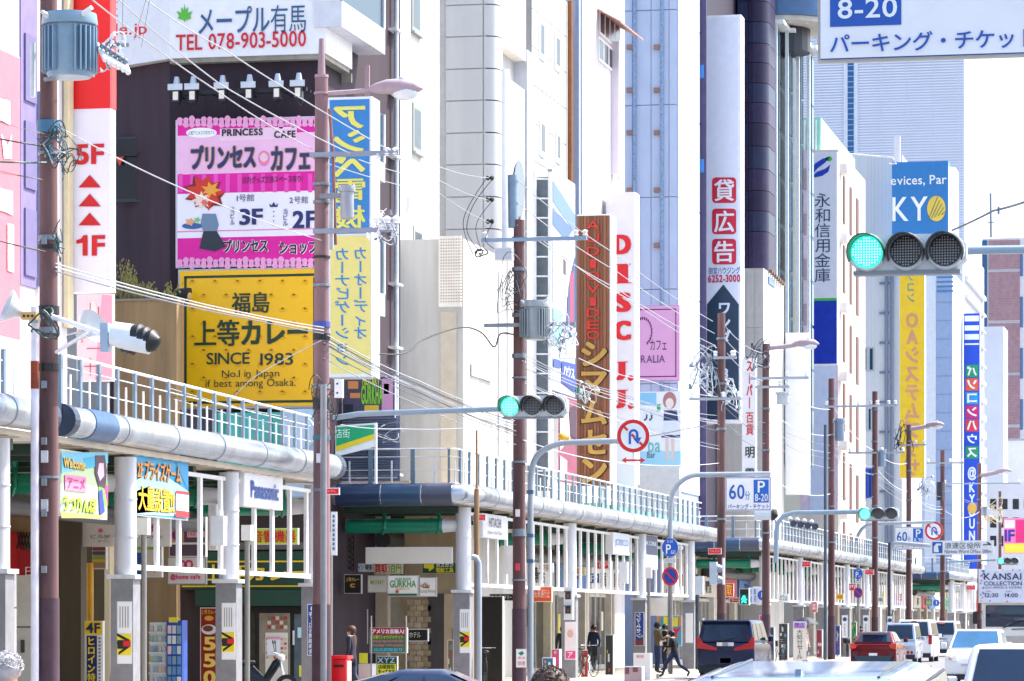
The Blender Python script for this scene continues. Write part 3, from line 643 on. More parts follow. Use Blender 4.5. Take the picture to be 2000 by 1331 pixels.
# ---- brown audio video sign
pw = planeD(1161, 124)
bw = T('blade_sign', 'tall brown wooden audio video sign with raised red and gold letters', 'sign', pw.pp(1161, 945))
uL, uR = pw.uv(1127, 500)[0], pw.uv(1191, 500)[0]; zT = pw.uv(1160, 422)[1]; zB = pw.uv(1160, 948)[1]
P('case', bw, M('#6e4836', .7), MB().box(uL, uR, pw.v, pw.v+.8, zB, zT))
for k in range(10): u = uL + (uR-uL)*k/10; P('plank', bw, M(['#8c583c', '#7f5035', '#966044'][k % 3], .6, 0, .15, 1.5, streak=1), MB().box(u+.008, u+(uR-uL)/10-.008, pw.v-.03, pw.v-.002, zB, zT))
P('edge_trim', bw, M('#eef0f2', .5), MB().box(uR+.002, uR+.08, pw.v-.04, pw.v+.8, zB, zT).box(uL, uR, pw.v-.05, pw.v+.8, zT+.002, zT+.05))
for ch, y in zip('AUDIOVIDEO', (441, 466, 492, 516, 540, 566, 590, 612, 636, 655)):
    w_ = 6 if ch == 'I' else 12.5
    text(pw, ch, 1159-w_, y-9, 1159+w_, y+8, M('#cf3228', .5), bw, .018, off=.03, ext=.06, name='letter'); 
for ch, a, b_ in (('シ', 668, 716), ('マ', 726, 772), ('ム', 782, 830), ('セ', 840, 888), ('ン', 896, 944)):
    text(pw, ch, 1136, a, 1186, b_, M('#c39a4a', .5), bw, .036, off=.03, ext=.08, name='letter'); text(pw, ch, 1134, a-1, 1189, b_+2, M('#2b1a10', .6), bw, .036, off=.03, ext=.02, name='letter_shadow')
# ---- DISC J.J. sign
pd = planeD(1215, 134)
dj = board('blade_sign', 'tall white sign with red letters DISC J.J. beside the brown sign', 'sign', pd, 1184, 376, 1240, 945, 1.0, M('#e9e5ea', .45, 0, .05), M('#f0f0f2', .45))
RD = FL('#e01424')
for ch, a, b_ in (('D', 459, 497), ('I', 516, 554), ('S', 572, 610), ('C', 627, 665), ('J', 707, 743), ('J', 762, 798)):
    lo, hi = (1199, 1233) if ch in 'DSC' else ((1203, 1222) if ch == 'I' else (1199, 1222))
    if ch == 'I': 
        rect(pd, 1206, a, 1227, b_, RD, dj, .03, 'letter'); rect(pd, 1200, a, 1233, a+1.5, RD, dj, .032, 'letter'); rect(pd, 1200, b_-1.5, 1233, b_, RD, dj, .032, 'letter')
    else:
        mbx = 4 if ch in 'DSC' else 3
        for o in (0, mbx*.5, mbx): text(pd, ch, lo+o, a, hi-mbx+o, b_, RD, dj, .036, name='letter', off=.03+o*.004)
    if ch == 'D': rect(pd, 1209, a+3, 1213, b_-3, FL('#e9e5ea'), dj, .04, 'print')
    if ch == 'J': disc(pd, 1232, b_-4, 5.5, 5.5, RD, dj, .03, 'letter'); rect(pd, 1205, a, 1227, a+1.5, RD, dj, .035, 'letter')
# ---- white / lavender narrow buildings B4
b4, fy, fx, y0, y1, zt = bldg('narrow white tower block with red brown awning window', XB+.1, 1143, 1220, -40, M('#c8c4c8', .7, 0, .2, .8, streak=1), left=-27, ztop=29, y0=y3e+2)
P('wall', b4, M('#8f9dbd', .6, 0, .12), MB().box(fy.uv(1128, 300)[0], XB+.05, y0-.4, y0-.003, .02, 29), label='blue grey strip')
windows(b4, fx, [(1170, 30, 1208, 84), (1168, 88, 1206, 134)], GLASS, .1, M('#f0eef0'), False, 3)
P('awning', b4, M('#b47f78', .6), MB().ext([fx.pp(1166, 20, .02), fx.pp(1212, 56, .02), fx.pp(1212, 56, .9) - Vector((0,0,.5)), fx.pp(1166, 20, .9) - Vector((0,0,.5))], (0, 0, .06)))
bl = board('blade_sign', 'blank lavender sign board below the red brown awning', 'sign', planeD(1190, 136), 1171, 82, 1209, 340, .5, M('#ddd3de', .5, 0, .04))
lw = T('low_wall', 'white parapet with twin arched hoods behind the brown sign', 'wall', W(1170, 500, 138)); pz = planeD(1170, 138)
P('wall', lw, M('#d9d8e4', .6), MB().box(pz.uv(1146, 400)[0], pz.uv(1240, 400)[0], pz.v, pz.v+.5, 5, pz.uv(1170, 394)[1]))
for px in (1176, 1196): P('arched_hood', lw, M('#bcd0e8', .4), MB().tube([pz.pp(px-14, 345, .3), pz.pp(px-4, 335, .3), pz.pp(px+8, 340, .3), pz.pp(px+14, 352, .3)], .12, 8))
P('rail', lw, WHITE, MB().tube([pz.pp(1078, 324, 1.), pz.pp(1178, 324, 1.)], .05, 6).tube([pz.pp(1078, 337, 1.), pz.pp(1178, 337, 1.)], .05, 6))
# ---- B5 blue grey panelled building
B5C = M('#c3cfe6', .5, 0, .07, 1); b5, fy, fx, y0, y1, zt = bldg('pale blue grey building clad in tall panels with two drainpipes', XB, 1323, 1365, -60, M('#93a0bc', .6), left=-27.5, ztop=36)
us = [fy.uv(px, 300)[0] for px in (1214, 1236, 1272, 1292, 1307, 1323)]; vs5 = [fy.uv(1270, py)[1] for py in (960, 750, 566, 386, 206, 21, -160)]
for a, b_ in zip(us, us[1:]):
    for c_, d in zip(vs5, vs5[1:]): P('panel', b5, B5C, MB().box(a+.015, b_-.015, y0-.05, y0-.003, c_+.02, d-.02))
vx = [W(1323, py, DX(1323, XB)).z for py in (960, 566, 386, 206, 21, -160)]
for c_, d in zip(vx, vx[1:]): P('panel', b5, M('#c9d6ee', .5, 0, .06), MB().box(XB+.003, XB+.05, y0, y1, c_+.02, d-.02))
for px in (1241, 1294):
    x = fy.uv(px, 300)[0]; P('drainpipe', b5, M('#8fa5c4', .35, .4, .4, 8), MB().tube([(x, y0-.2, 6), (x, y0-.2, 34)], .08, 8))
    for py in (93, 177, 260, 372, 480): z = fy.uv(px, py)[1]; P('pipe_bracket', b5, M('#9c7c70', .6), MB().box(x-.35, x-.08, y0-.2, y0-.052, z-.1, z+.1))
windows(b5, fx, [(1328, 80, 1334, 155), (1341, 96, 1347, 168), (1329, 265, 1334, 345), (1342, 280, 1348, 350), (1343, 530, 1350, 590), (1352, 120, 1358, 180), (1353, 300, 1358, 360)], M('#4a7fb8', .1, 0, .1), .15, M('#e9eef6'), False)
windows(b5, fx, [(1346, 628, 1358, 700)], M('#8fb4d8', .1), .25, M('#c23a4a'), False)
ppk = planeD(1289, 148.5)
pk = board('billboard', 'pale pink cafe sign with ornate dark frame, behind the red lettered sign', 'billboard', ppk, 1238, 597, 1327, 744, .3, M('#e8a8d4', .5, 0, .05), M('#c78fb9'))
for a, b_, c_, d in ((1238, 604, 1320, 606), (1238, 735, 1320, 737), (1319, 604, 1321, 737)): rect(ppk, a, b_, c_, d, FL('#5d2a50'), pk, .02, 'border')
for k in range(16): a = R(-60 + k*14); disc(ppk, 1256+17*math.cos(a), 648-26*math.sin(a), 1.6, 3.2, FL('#6d3a62'), pk, .02, 'wreath_print')
text(ppk, 'カフェ', 1270, 664, 1302, 684, FL('#4a2444'), pk, 0); text(ppk, 'RALIA', 1252, 694, 1299, 709, FL('#7c5486'), pk, .018)
pbr = planeD(1295, 148)
br = board('poster', 'white and light blue bar poster below the pink cafe sign', 'poster', pbr, 1240, 765, 1330, 914, .15, M('#f0f3f8', .5, 0, .04))
rect(pbr, 1250, 768, 1282, 792, FL('#8fcdf0'), br, .02); rect(pbr, 1240, 882, 1330, 912, FL('#a6ddf2'), br, .02); disc(pbr, 1308, 783, 13, 17, FL('#b77f7a'), br, .02); disc(pbr, 1308, 788, 8, 10, FL('#f6e4dc'), br, .024)
shape(pbr, [(1297, 802), (1322, 802), (1325, 822), (1296, 822)], FL('#2e3a6a'), br, .022); shape(pbr, [(1298, 822), (1320, 822), (1329, 852), (1292, 856)], FL('#e6ecf6'), br, .021); rect(pbr, 1300, 856, 1306, 900, FL('#e9cfc6'), br, .023); rect(pbr, 1311, 856, 1317, 900, FL('#e9cfc6'), br, .023); rect(pbr, 1292, 850, 1329, 855, FL('#3a4478'), br, .025)
rect(pbr, 1283, 790, 1290, 804, FL('#3fae7c'), br, .022); text(pbr, 'ba', 1266, 856, 1290, 884, FL('#6fc0c8'), br); text(pbr, 'Bar', 1264, 883, 1280, 895, FL('#4a5a78'), br); text(pbr, '♪♪', 1258, 808, 1276, 822, FL('#2e3a6a'), br)
# white louvre wall below
P('wall', b5, M('#dcdcda', .7, 0, .1), MB().box(fy.uv(1214, 900)[0], fy.uv(1330, 900)[0], y0-.35, y0-.06, 4.9, fy.uv(1280, 912)[1]))
# ---- B6 purple tile and curved glass
TIL = M('#2c2745', .45, 0, .25, 2, spec=.25); XQ = XB
b6, fy, fx, y0, y1, zt = bldg('purple tiled building with a rounded corner and tall glass bays', XQ-1.0, 1480, 1562, -60, M('#262036', .6), left=-30.5, ztop=46, y0=yx(1365, XB)+.1)
pl6 = PL('y', yx(1365, XB)+14.0)
y6 = pl6.v; x6a = -24.2-2.6
P('wall', b6, TIL, MB().box(-27.5, pl6.uv(1465, 200)[0], y6-14.2, y6-.2, .02, 46)) if False else None
P('side_wall', b6, M('#3f345c', .4, 0, .3, 3), MB().box(fy.uv(1358, 300)[0], fy.uv(1380, 300)[0], y0-.1, y0-.004, 6, 46))
for py in (128, 312): rect(fy, 1362, py, 1376, py+26, M('#2a78c0', .3), b6, .13, 'blue_pane', th=.02)
# rounded tile column seen right of the white sign
p7 = planeD(1478, 176); yq = p7.v; xa = p7.uv(1440, 300)[0]; xb2 = p7.uv(1499, 300)[0]; rr = .75
zs = [p7.uv(1478, py)[1] for py in (540, 452, 412, 372, 330, 285, 240, 200, 162, 122, 84, 42, 2, -40)]
cols = [(xa, yq)] + [(xb2-rr+rr*math.sin(k*math.pi/12), yq+rr-rr*math.cos(k*math.pi/12)) for k in range(7)] + [(xb2, yq+3), (xa, yq+3)]
P('core', b6, M('#2e2744', .6), MB().prism([(xa, yq+.06), (xb2-.1, yq+.4), (xb2-.06, yq+3.02), (xa, yq+3.05)], .02, 46))
us7 = [xa, xa+.55, xb2-rr]
tm = [TIL, M('#322b4c', .4, 0, .25, spec=.25), M('#262c4c', .35, 0, .25, spec=.3)]
for j, (c_, d) in enumerate(zip(zs, zs[1:])):
    for i, (a, b_) in enumerate(zip(us7, us7[1:])): P('tile', b6, tm[(i+j) % 3], MB().box(a+.01, b_-.01, yq, yq+.05, c_+.015, d-.015))
    P('corner_tile', b6, tm[(j+1) % 3], MB().prism([(xb2-rr+.01, yq)] + cols[1:8] + [(xb2, yq+2.9), (xb2-.1, yq+2.9), (xb2-rr+.01, yq+.06)], c_+.015, d-.015), smooth=True)
zb6 = p7.uv(1478, 1000)[1]
yg0, yg1 = yx(1500, xb2), yx(1562, xb2)
GB = M('#123a5a', .15, 0, .5, .5, spec=.5)
P('glass_core', b6, M('#1c3448', .3), MB().box(xb2-3, xb2-.12, yq+3.1, yq+14, .02, W(1510, 60, DX(1510, xb2)).z))
ng = 4; zz = [W(1520, py, DX(1520, xb2)).z for py in (900, 780, 700, 610, 520, 430, 340, 250, 160, 60)]
for i in range(ng):
    ya_ = yq + 3.1 + i*2.7; ox = .22*i
    for c_, d in zip(zz, zz[1:]): P('glass_pane', b6, GB if (i % 2) else GLASS, MB().box(xb2-.1+ox, xb2-.02+ox, ya_+.25, ya_+2.4, c_+.08, d-.08))
    P('white_fin', b6, M('#e6eef4', .3, .2), MB().box(xb2-.1+ox, xb2+.06+ox, ya_, ya_+.22, zz[0], zz[-1]+.2))
    P('white_fin', b6, M('#7ca3b8', .3, .2), MB().box(xb2-.1+ox, xb2+.02+ox, ya_+1.3, ya_+1.36, zz[0], zz[-1]))
    P('bay_top', b6, M('#eaf2f6', .4), MB().box(xb2-.3+ox, xb2+.4+ox, ya_, ya_+2.65, zz[-1]+.21, zz[-1]+.4))
zc = W(1530, 50, DX(1530, xb2)).z
P('round_soffit', b6, M('#c9c6bd', .6), MB().tube([(xb2-.4, yq+7.5, zc), (xb2-.4, yq+7.5, zc+.25)], 3.2, 28), smooth=False)
P('round_rim', b6, M('#4a6a92', .3, .3), MB().tube([(xb2-.4, yq+7.5, zc+.26), (xb2-.4, yq+7.5, zc+8)], 3.35, 28), smooth=True)
P('neck', b6, M('#182638', .4), MB().tube([(xb2-.4, yq+7.5, zc-1.2), (xb2-.4, yq+7.5, zc-.01)], 1.6, 20))
for k in range(7): a = R(200+k*22); P('soffit_lamp', b6, M('#fff2cc', .3), MB().tube([(xb2-.4+2.5*math.cos(a), yq+7.5+2.5*math.sin(a), zc-.03), (xb2-.4+2.5*math.cos(a), yq+7.5+2.5*math.sin(a), zc-.004)], .12, 8))
# ---- big white for-rent sign
pt = planeD(1412, 160)
ws = board('blade_sign', 'very tall white sign with three red squares and a dark blue arrow panel', 'sign', pt, 1372, 30, 1447, 826, 1.1, M('#dfe4f2', .45, 0, .05), M('#eef1f6', .4), fr=.12)
for ch, y in (('貸', 347), ('広', 408), ('告', 467)):
    n_ = 5; r_ = 7; q = []
    for cx, cy, a0 in ((1438-r_, y+r_, 0), (1391+r_, y+r_, 90), (1391+r_, y+50-r_, 180), (1438-r_, y+50-r_, 270)):
        for k in range(n_): a = R(a0+90*k/(n_-1)); q.append((cx+r_*math.cos(a), cy-r_*math.sin(a)))
    shape(pt, q, FL('#d4123a'), ws, .025, 'red_square'); text(pt, ch, 1395, y+4, 1434, y+46, FL('#f4f4f8'), ws, .036, off=.04)
text(pt, '御堂ハウジング', 1384, 522, 1446, 536, FL('#2c4f92'), ws, .018); text(pt, '6252-3000', 1383, 537, 1446, 552, FL('#c02050'), ws, .036)
shape(pt, [(1381, 820), (1381, 595), (1413, 556), (1443, 595), (1443, 820)], FL('#15364f'), ws, .025, 'arrow_panel')
text(pt, 'ワンダー', 1402, 592, 1428, 700, FL('#dbe9f6'), ws, .036, vert=True); text(pt, '8ビル', 1404, 720, 1428, 792, FL('#dbe9f6'), ws, .036, vert=True)
for py in (60, 245, 430, 610): a = pt.pp(1363, py, -.5); P('bracket', ws, M('#d9d6cd', .6), MB().box(a.x-.1, pt.uv(1372, py)[0]-.003, a.y-.2, a.y+.2, a.z-.3, a.z+.3))
# ---- L2 low white building
XM = -22.9; l2, fy, fx, y0, y1, zt = bldg('low white corner building below the purple tiled tower', XM, 1491, 1531, 524, WALLW, left=-26.5)
grid(l2, fy, fy.uv(1458, 600)[0], XM-.05, 5, zt-.1, 2, 5, M('#c9c9c6', .6, 0, .12), .03, .02)
rect(fx, 1500, 545, 1512, 558, M('#5c7fb4', .4), l2, .05, 'sign_plate', th=.04)
for k in range(7): rect(fx, 1500+k*4, 528+k*4, 1502+k*4, 534+k*4, M('#7a5a50', .6), l2, .2, 'roof_bracket', th=.15)
pv = planeD(1466, 152)
vs1 = board('blade_sign', 'narrow white sign with vertical red and black characters', 'sign', pv, 1449, 700, 1476, 935, .4, M('#eff0f2', .5, 0, .04))
text(pv, 'スーパー', 1458, 706, 1470, 798, FL('#d01828'), vs1, .036, vert=True); text(pv, '百貨', 1457, 806, 1472, 850, FL('#d01828'), vs1, .036, vert=True) 
text(pv, '明', 1456, 873, 1474, 895, FL('#2c2c34'), vs1, .036); text(pv, '電', 1456, 915, 1474, 933, FL('#2c2c34'), vs1, .036)
ws2 = board('blade_sign', 'blank white sign board behind the fourth street lamp', 'sign', planeD(1558, 178), 1534, 650, 1579, 966, .7, M('#f1f2f6', .5, 0, .04))
# ---- B8 bank building
b8, fy, fx, y0, y1, zt = bldg('cream bank building with tall narrow windows in threes', XB, 1637, 1690, 292, M('#c9c3bd', .7, 0, .15, .6, streak=1), left=-28)
rect(fy, 1564, 300, 1636, 1000, M('#c9b9cc', .6, 0, .15), b8, .04, 'wall_panel', label='pinkish window band wall', th=.04)
for k in range(6): rect(fy, 1566, 330+k*88, 1580, 372+k*88, M('#a58f9c', .4), b8, .07, 'window', th=.03)
rect(fy, 1582, 700, 1632, 1000, M('#b7c4de', .5, 0, .08), b8, .08, 'cladding', label='blue grey cladding', th=.04)
for j in range(7):
    for i in range(3):
        x = 1645+i*12 if False else 1646+i*13; y = 345+j*135+i*22
        rect(fx, x, y, x+4, y+92, M('#5c3430', .5), b8, .05, 'window', th=.04)
    rect(fx, 1638, 345+j*135-22, 1643, 345+j*135-5, M('#f0e9e6', .6), b8, .5, 'ledge', th=.5)
pe = planeD(1608, 206)
bk = board('blade_sign', 'blue and white bank sign with vertical characters and green line', 'sign', pe, 1579, 298, 1635, 712, 1.0, M('#e3e9f6', .45, 0, .05), M('#e9edf4', .4))
rect(pe, 1580, 588, 1634.5, 711, M('#1238b8', .4, 0, .25, 2), bk, .02, 'blue_panel'); rect(pe, 1580, 583, 1634.5, 588, FL('#3fc43c'), bk, .022, 'green_line')
text(pe, '永和信用金庫', 1591, 378, 1622, 552, FL('#22406a'), bk, .018, vert=True)
shape(pe, [(1584, 332), (1592, 320), (1606, 311), (1622, 306), (1612, 318), (1596, 330), (1590, 338)], FL('#1440c0'), bk, .03, 'emblem'); shape(pe, [(1585, 346), (1596, 336), (1612, 330), (1622, 322), (1618, 336), (1606, 344), (1592, 347)], FL('#1440c0'), bk, .03, 'emblem'); disc(pe, 1619, 311, 6, 4.5, FL('#38c23a'), bk, .03, 'emblem')
gn = T('roof_screen', 'pale green mesh screen on the roof above the bank sign', 'screen', W(1598, 297, 212)); pgn = planeD(1598, 212)
P('mesh_panel', gn, M('#8fd8c4', .6, 0, .2), MB().box(pgn.uv(1567, 250)[0], pgn.uv(1600, 250)[0], pgn.v, pgn.v+.1, pgn.uv(1598, 298)[1], pgn.uv(1598, 230)[1]))
P('mesh_panel', gn, M('#a6e4d2', .6, 0, .2), MB().ext([pgn.pp(1600, 298), pgn.pp(1600, 230), pgn.pp(1634, 274, -9), pgn.pp(1634, 300, -9)], (.1, 0, 0)))
for px in (1572, 1582, 1594): a = pgn.pp(px, 298, .1); P('post', gn, WHITE, MB().box(a.x-.05, a.x+.05, a.y-.1, a.y-.01, a.z, pgn.uv(px, 236)[1]))
# ---- B9 white
b9, fy, fx, y0, y1, zt = bldg('plain white office block carrying the round rooftop drum sign', XB-.5, 1762, 1800, 303, M('#cfd1d4', .7, 0, .15, .6, streak=1), left=-32)
windows(b9, fy, [(1683, 678, 1708, 726), (1683, 796, 1704, 843)], GLASSL, .12, M('#aab4bc'), False, 1)
windows(b9, fy, [(1686, 915, 1704, 974)], GLASSL, .1, M('#2a4fc0'), False, 1)
for px in (1732, 1743): x = fy.uv(px, 600)[0]; P('drainpipe', b9, M('#76839c', .4, .3), MB().tube([(x, y0-.2, 5), (x, y0-.2, zt-6)], .12, 8))
for k in range(8): z = fy.uv(1732, 554+k*58)[1]; x = fy.uv(1732, 600)[0]; P('pipe_bracket', b9, M('#6a7690', .5), MB().box(x-.5, x+.2, y0-.25, y0-.1, z-.08, z+.08))
for k in range(8): x = fy.uv(1684+k*7, 600)[0]; P('wall_seam', b9, M('#d7dade', .6), MB().box(x-.02, x+.02, y0-.012, y0-.003, 6, zt))
# drum sign
pdm = planeD(1800, 251); dr = T('drum_sign', 'big blue round rooftop sign with white letters and yellow striped globe', 'sign', pdm.pp(1800, 520))
cxm, _ = pdm.uv(1797, 400); rad = abs(pdm.uv(1850, 400)[0]-pdm.uv(1740, 400)[0])/2; z0, z1 = pdm.uv(1797, 522)[1], pdm.uv(1797, 316)[1]
P('face', dr, M('#3b8fd2', .5, 0, .08), MB().box(cxm-rad, cxm+rad, pdm.v, pdm.v+1.5, z0, z1))
mb = MB()
for k in range(40): x = cxm-rad+.02+k*(2*rad/40); mb.box(x, x+.03, pdm.v-.02, pdm.v-.002, z0, z1)
P('corrugation', dr, M('#3486c8', .5, 0, .08), mb, kind='stuff')
P('white_side', dr, M('#f2f4f6', .5), MB().prism([(cxm+rad+.002, pdm.v), (cxm+rad+.45, pdm.v+.6), (cxm+rad+.45, pdm.v+3), (cxm+rad+.002, pdm.v+3)], z0, z1-.4))
text(pdm, 'evices, Par', 1740, 343, 1849, 364, FL('#f4f8fb'), dr, .018, off=.06); text(pdm, 'KY', 1743, 385, 1812, 432, FL('#ffffff'), dr, .018, off=.06); disc(pdm, 1829, 408, 18, 25, FL('#f2cf52'), dr, .06, 'globe')
for k in range(5): shape(pdm, [(1813+k*6, 428-k*2), (1831+k*4, 384+k*7), (1832.6+k*4, 385+k*7), (1815+k*6, 429-k*2)], FL('#7f8f5a'), dr, .07, 'stripe')
P('antenna', dr, WHITE, MB().box(pdm.uv(1746, 280)[0], pdm.uv(1758, 280)[0], pdm.v, pdm.v+.3, z1, pdm.uv(1750, 266)[1]))
P('roof_rail', dr, WHITE, MB().tube([pdm.pp(1650, 302, .5), pdm.pp(1745, 310, .5), pdm.pp(1752, 322, .5), pdm.pp(1738, 322, .5)], .08, 6))
# yellow reversed sign
pyo = planeD(1782, 246)
yo = board('blade_sign', 'tall yellow sign with faded pink mirror-reversed letters', 'sign', pyo, 1757, 532, 1806, 934, .9, M('#f5cb22', .5, 0, .08), M('#eef0f4', .45))
text(pyo, 'パソコン', 1771, 510, 1787, 590, FL('#4f96a8'), yo, .018, vert=True, mirror=True); text(pyo, 'OAシステムプラザ', 1767, 612, 1796, 930, FL('#dc9c78'), yo, .036, vert=True, mirror=True)
# B10 blue grey
b10, fy, fx, y0, y1, zt = bldg('blue grey curtain-walled building right of the yellow sign', XB, 1860, 1880, 530, M('#b9c8de', .5, 0, .08), left=-31)
rect(fy, 1829, 560, 1860, 1100, M('#93a8cc', .4, 0, .1), b10, .05, 'wall_panel', label='darker blue grey bay', th=.05); rect(fy, 1806, 540, 1828, 1100, M('#d7dee8', .5, 0, .08), b10, .05, 'wall_panel', th=.05)
for k in range(4): rect(fy, 1830, 540+k*9, 1862, 544+k*9, M('#4a7fb8', .4), b10, .1, 'cornice_line', th=.05)
for k in range(14): rect(fy, 1829, 590+k*36, 1860, 591.5+k*36, M('#7f95ba', .5), b10, .08, 'floor_line', th=.03)
# B10b bright building with balconies up to the blue sign
b11, fy, fx, y0, y1, zt = bldg('bright white building with stepped balconies behind the computer shop sign', XB, 1880, 1922, 470, M('#c2c5cc', .6, 0, .15), left=-28, y0=yx(1880, XB)+.2)
for k in range(16): rect(fx, 1884, 560+k*36, 1920, 568+k*33, M('#d0d4dc', .5), b11, .3, 'balcony', th=.3)
pbl = planeD(1900, 300)
pcs = board('blade_sign', 'tall blue computer shop sign with coloured squares and an email mark', 'sign', pbl, 1882, 612, 1914, 1112, .9, M('#0c49c8', .4, 0, .05), M('#e9edf4', .4))
for a, b_ in ((617, 628), (636, 646), (653, 664), (671, 674)): rect(pbl, 1884, a, 1912, b_, FL('#f2f6fc'), pcs, .03, 'stripe')
for k, (ch, c_) in enumerate(zip('パソコンハウス', ('#149a5c', '#f0582a', '#1f9ad2', '#d4186c', '#e8323c', '#0c49c8', '#149a5c'))):
    y = 713+k*26.5; rect(pbl, 1886, y, 1911, y+24, FL(c_), pcs, .03, 'coloured_square'); text(pbl, ch, 1889, y+3, 1908, y+21, FL('#f6f8fb'), pcs, .036, off=.06, mirror=True)
text(pbl, '@KYOUNI', 1890, 912, 1907, 1080, FL('#e6edf6'), pcs, .036, vert=True); disc(pbl, 1899, 993, 9, 11, FL('#e8b64a'), pcs, .05, 'globe')
# ---- B11 brick apartment block
y0 = W(1960, 0, 380).y; fy = PL('y', y0); b12 = T('building', 'pinkish brown brick apartment block at the right edge', 'building', fy.pp(1960, 1100))
xa, xb2 = fy.uv(1919, 600)[0], fy.uv(2010, 600)[0]; zt = fy.uv(1960, 466)[1]
P('wall', b12, M('#dcdde2', .6), MB().box(xa, xb2, y0, y0+30, .02, zt))
rect(fy, 1918, 470, 1928, 858, M('#2a5a86', .3), b12, .1, 'glass_strip', th=.06)
BR = M('#a8848a', .8, 0, .25, 2, .1)
pys = [470, 526, 532, 626, 632, 728, 734, 829, 836, 930]
for a, b_ in zip(pys[::2], pys[1::2]): rect(fy, 1931, a, 1992, b_, BR, b12, .12, 'brick_panel', th=.1)
mb = MB()
for k in range(150): z = fy.uv(1960, 930)[1] + k*.17; mb.box(fy.uv(1931, 700)[0], fy.uv(1992, 700)[0], y0-.125, y0-.122, z, z+.03)
P('brick_joints', b12, M('#b59aa0', .8), mb, kind='stuff')
for k in range(5): rect(fy, 1992, 480+k*100, 1998, 540+k*100, M('#56709a', .4), b12, .05, 'window', th=.04)
P('antenna', b12, M('#7f8894', .5), MB().tube([fy.pp(1937, 466, 1), fy.pp(1936, 380, 1)], .12, 6).box(fy.pp(1930,440,1).x, fy.pp(1943,440,1).x, fy.v-1.1, fy.v-1, fy.uv(1936,438)[1], fy.uv(1936,436)[1]))
y0 = W(1960, 0, 352).y; fy = PL('y', y0); lb = T('building', 'low pale grey building in front of the brick apartment block', 'building', fy.pp(1960, 1100))
P('wall', lb, M('#d5d7dc', .7, 0, .06), MB().box(fy.uv(1924, 900)[0], fy.uv(2040, 900)[0], y0, y0+8, .02, fy.uv(1960, 857)[1]))
P('roof_edge', lb, M('#9aa0aa', .6), MB().box(fy.uv(1923, 900)[0], fy.uv(2040, 900)[0], y0-.1, y0-.003, fy.uv(1960, 857)[1]-.2, fy.uv(1960, 857)[1]))
windows(lb, fy, [(1945, 892, 1954, 903), (1956, 892, 1965, 903), (1928, 1010, 1940, 1030)], GLASS, .1, M('#8d949c'), False)
P('lower_panel', lb, M('#c4b4b0', .7, 0, .3, 1), MB().box(fy.uv(1924, 900)[0], fy.uv(2040, 900)[0], y0-.2, y0-.11, .02, fy.uv(1960, 958)[1]))
# ---- B7 far tower
y0 = W(1720, 0, 420).y; fy = PL('y', y0); tw = T('tower_building', 'huge grey louvred tower filling the background below the parking sign', 'building', fy.pp(1720, 1100))
P('wall', tw, M('#d0d7ea', .6, 0, .05), MB().box(fy.uv(1540, 300)[0], fy.uv(1884, 300)[0], y0, y0+35, .02, fy.uv(1720, -60)[1]))
mb = MB()
for k in range(300):
    z = fy.uv(1720, 700)[1] + k*.16*1.0
    if k % 2 == 0: mb.box(fy.uv(1540, 300)[0], fy.uv(1884, 300)[0], y0-.16, y0-.003, z, z+.16)
P('louvre', tw, M('#e4e9f5', .5, 0, .06, .2), mb, kind='stuff')
for px in (1602, 1720, 1773, 1824, 1874): rect(fy, px-1, -60, px+1, 700, M('#dde3f0', .5), tw, .2, 'mullion', th=.04)
rect(fy, 1648, -60, 1676, 700, M('#d9e0ee', .5), tw, .22, 'pale_strip', th=.05); rect(fy, 1656, -60, 1668, 300, M('#1c5a94', .2), tw, .25, 'glass_strip', th=.02)
for k in range(34): rect(fy, 1656, -50+k*10.5, 1668, -48.6+k*10.5, M('#9db8d8', .4), tw, .28, 'floor_line', th=.02)
y1 = W(1890, 0, 440).y; fy2 = PL('y', y1)
P('side_block', tw, M('#dde4ee', .6), MB().box(fy2.uv(1880, 300)[0], fy2.uv(1911, 300)[0], y1, y1+20, .02, fy2.uv(1890, -60)[1])) if False else None
P('side_block', tw, M('#b9c3d8', .6), MB().box(fy2.uv(1860, 500)[0], fy2.uv(1904, 500)[0], y1-12, y1, .02, fy2.uv(1890, 410)[1]))
# wide plinth of generic blocks farther down the road
for i, (px0, px1, py, D, c_, lab) in enumerate(((1922, 2060, 945, 330, '#d9dbe2', 'pale block below the grey building at the right edge'), (1700, 1960, 640, 345, '#dfe3ec', 'pale block behind the computer shop sign'))):
    fy = planeD((px0+px1)/2, D); t = T('building', lab, 'building', fy.pp((px0+px1)/2, 1150)); P('wall', t, M(c_, .7, 0, .1, .3), MB().box(fy.uv(px0, 900)[0], fy.uv(px1, 900)[0], fy.v, fy.v+6, .02, fy.uv((px0+px1)/2, py)[1]))
    for a in range(4):
        for b_ in range(3): rect(fy, px0+12+a*22, py+30+b_*36, px0+24+a*22, py+50+b_*36, GLASS, t, .05, 'window', th=.03)
fs = planeD(1985, 320)
f1 = board('billboard', 'pink sign reading 1F at the far right above the lorry', 'billboard', fs, 1960, 1012, 2012, 1082, .3, M('#f27ab8', .5, 0, .1)); text(fs, '1F', 1962, 1035, 1982, 1058, FL('#2a2f9c'), f1, .036); rect(fs, 1984, 1016, 2008, 1060, FL('#e8267c'), f1, .03); rect(fs, 1962, 1062, 2008, 1080, FL('#f2e24a'), f1, .03); rect(fs, 1962, 1016, 1982, 1032, FL('#e8e4f4'), f1, .03)
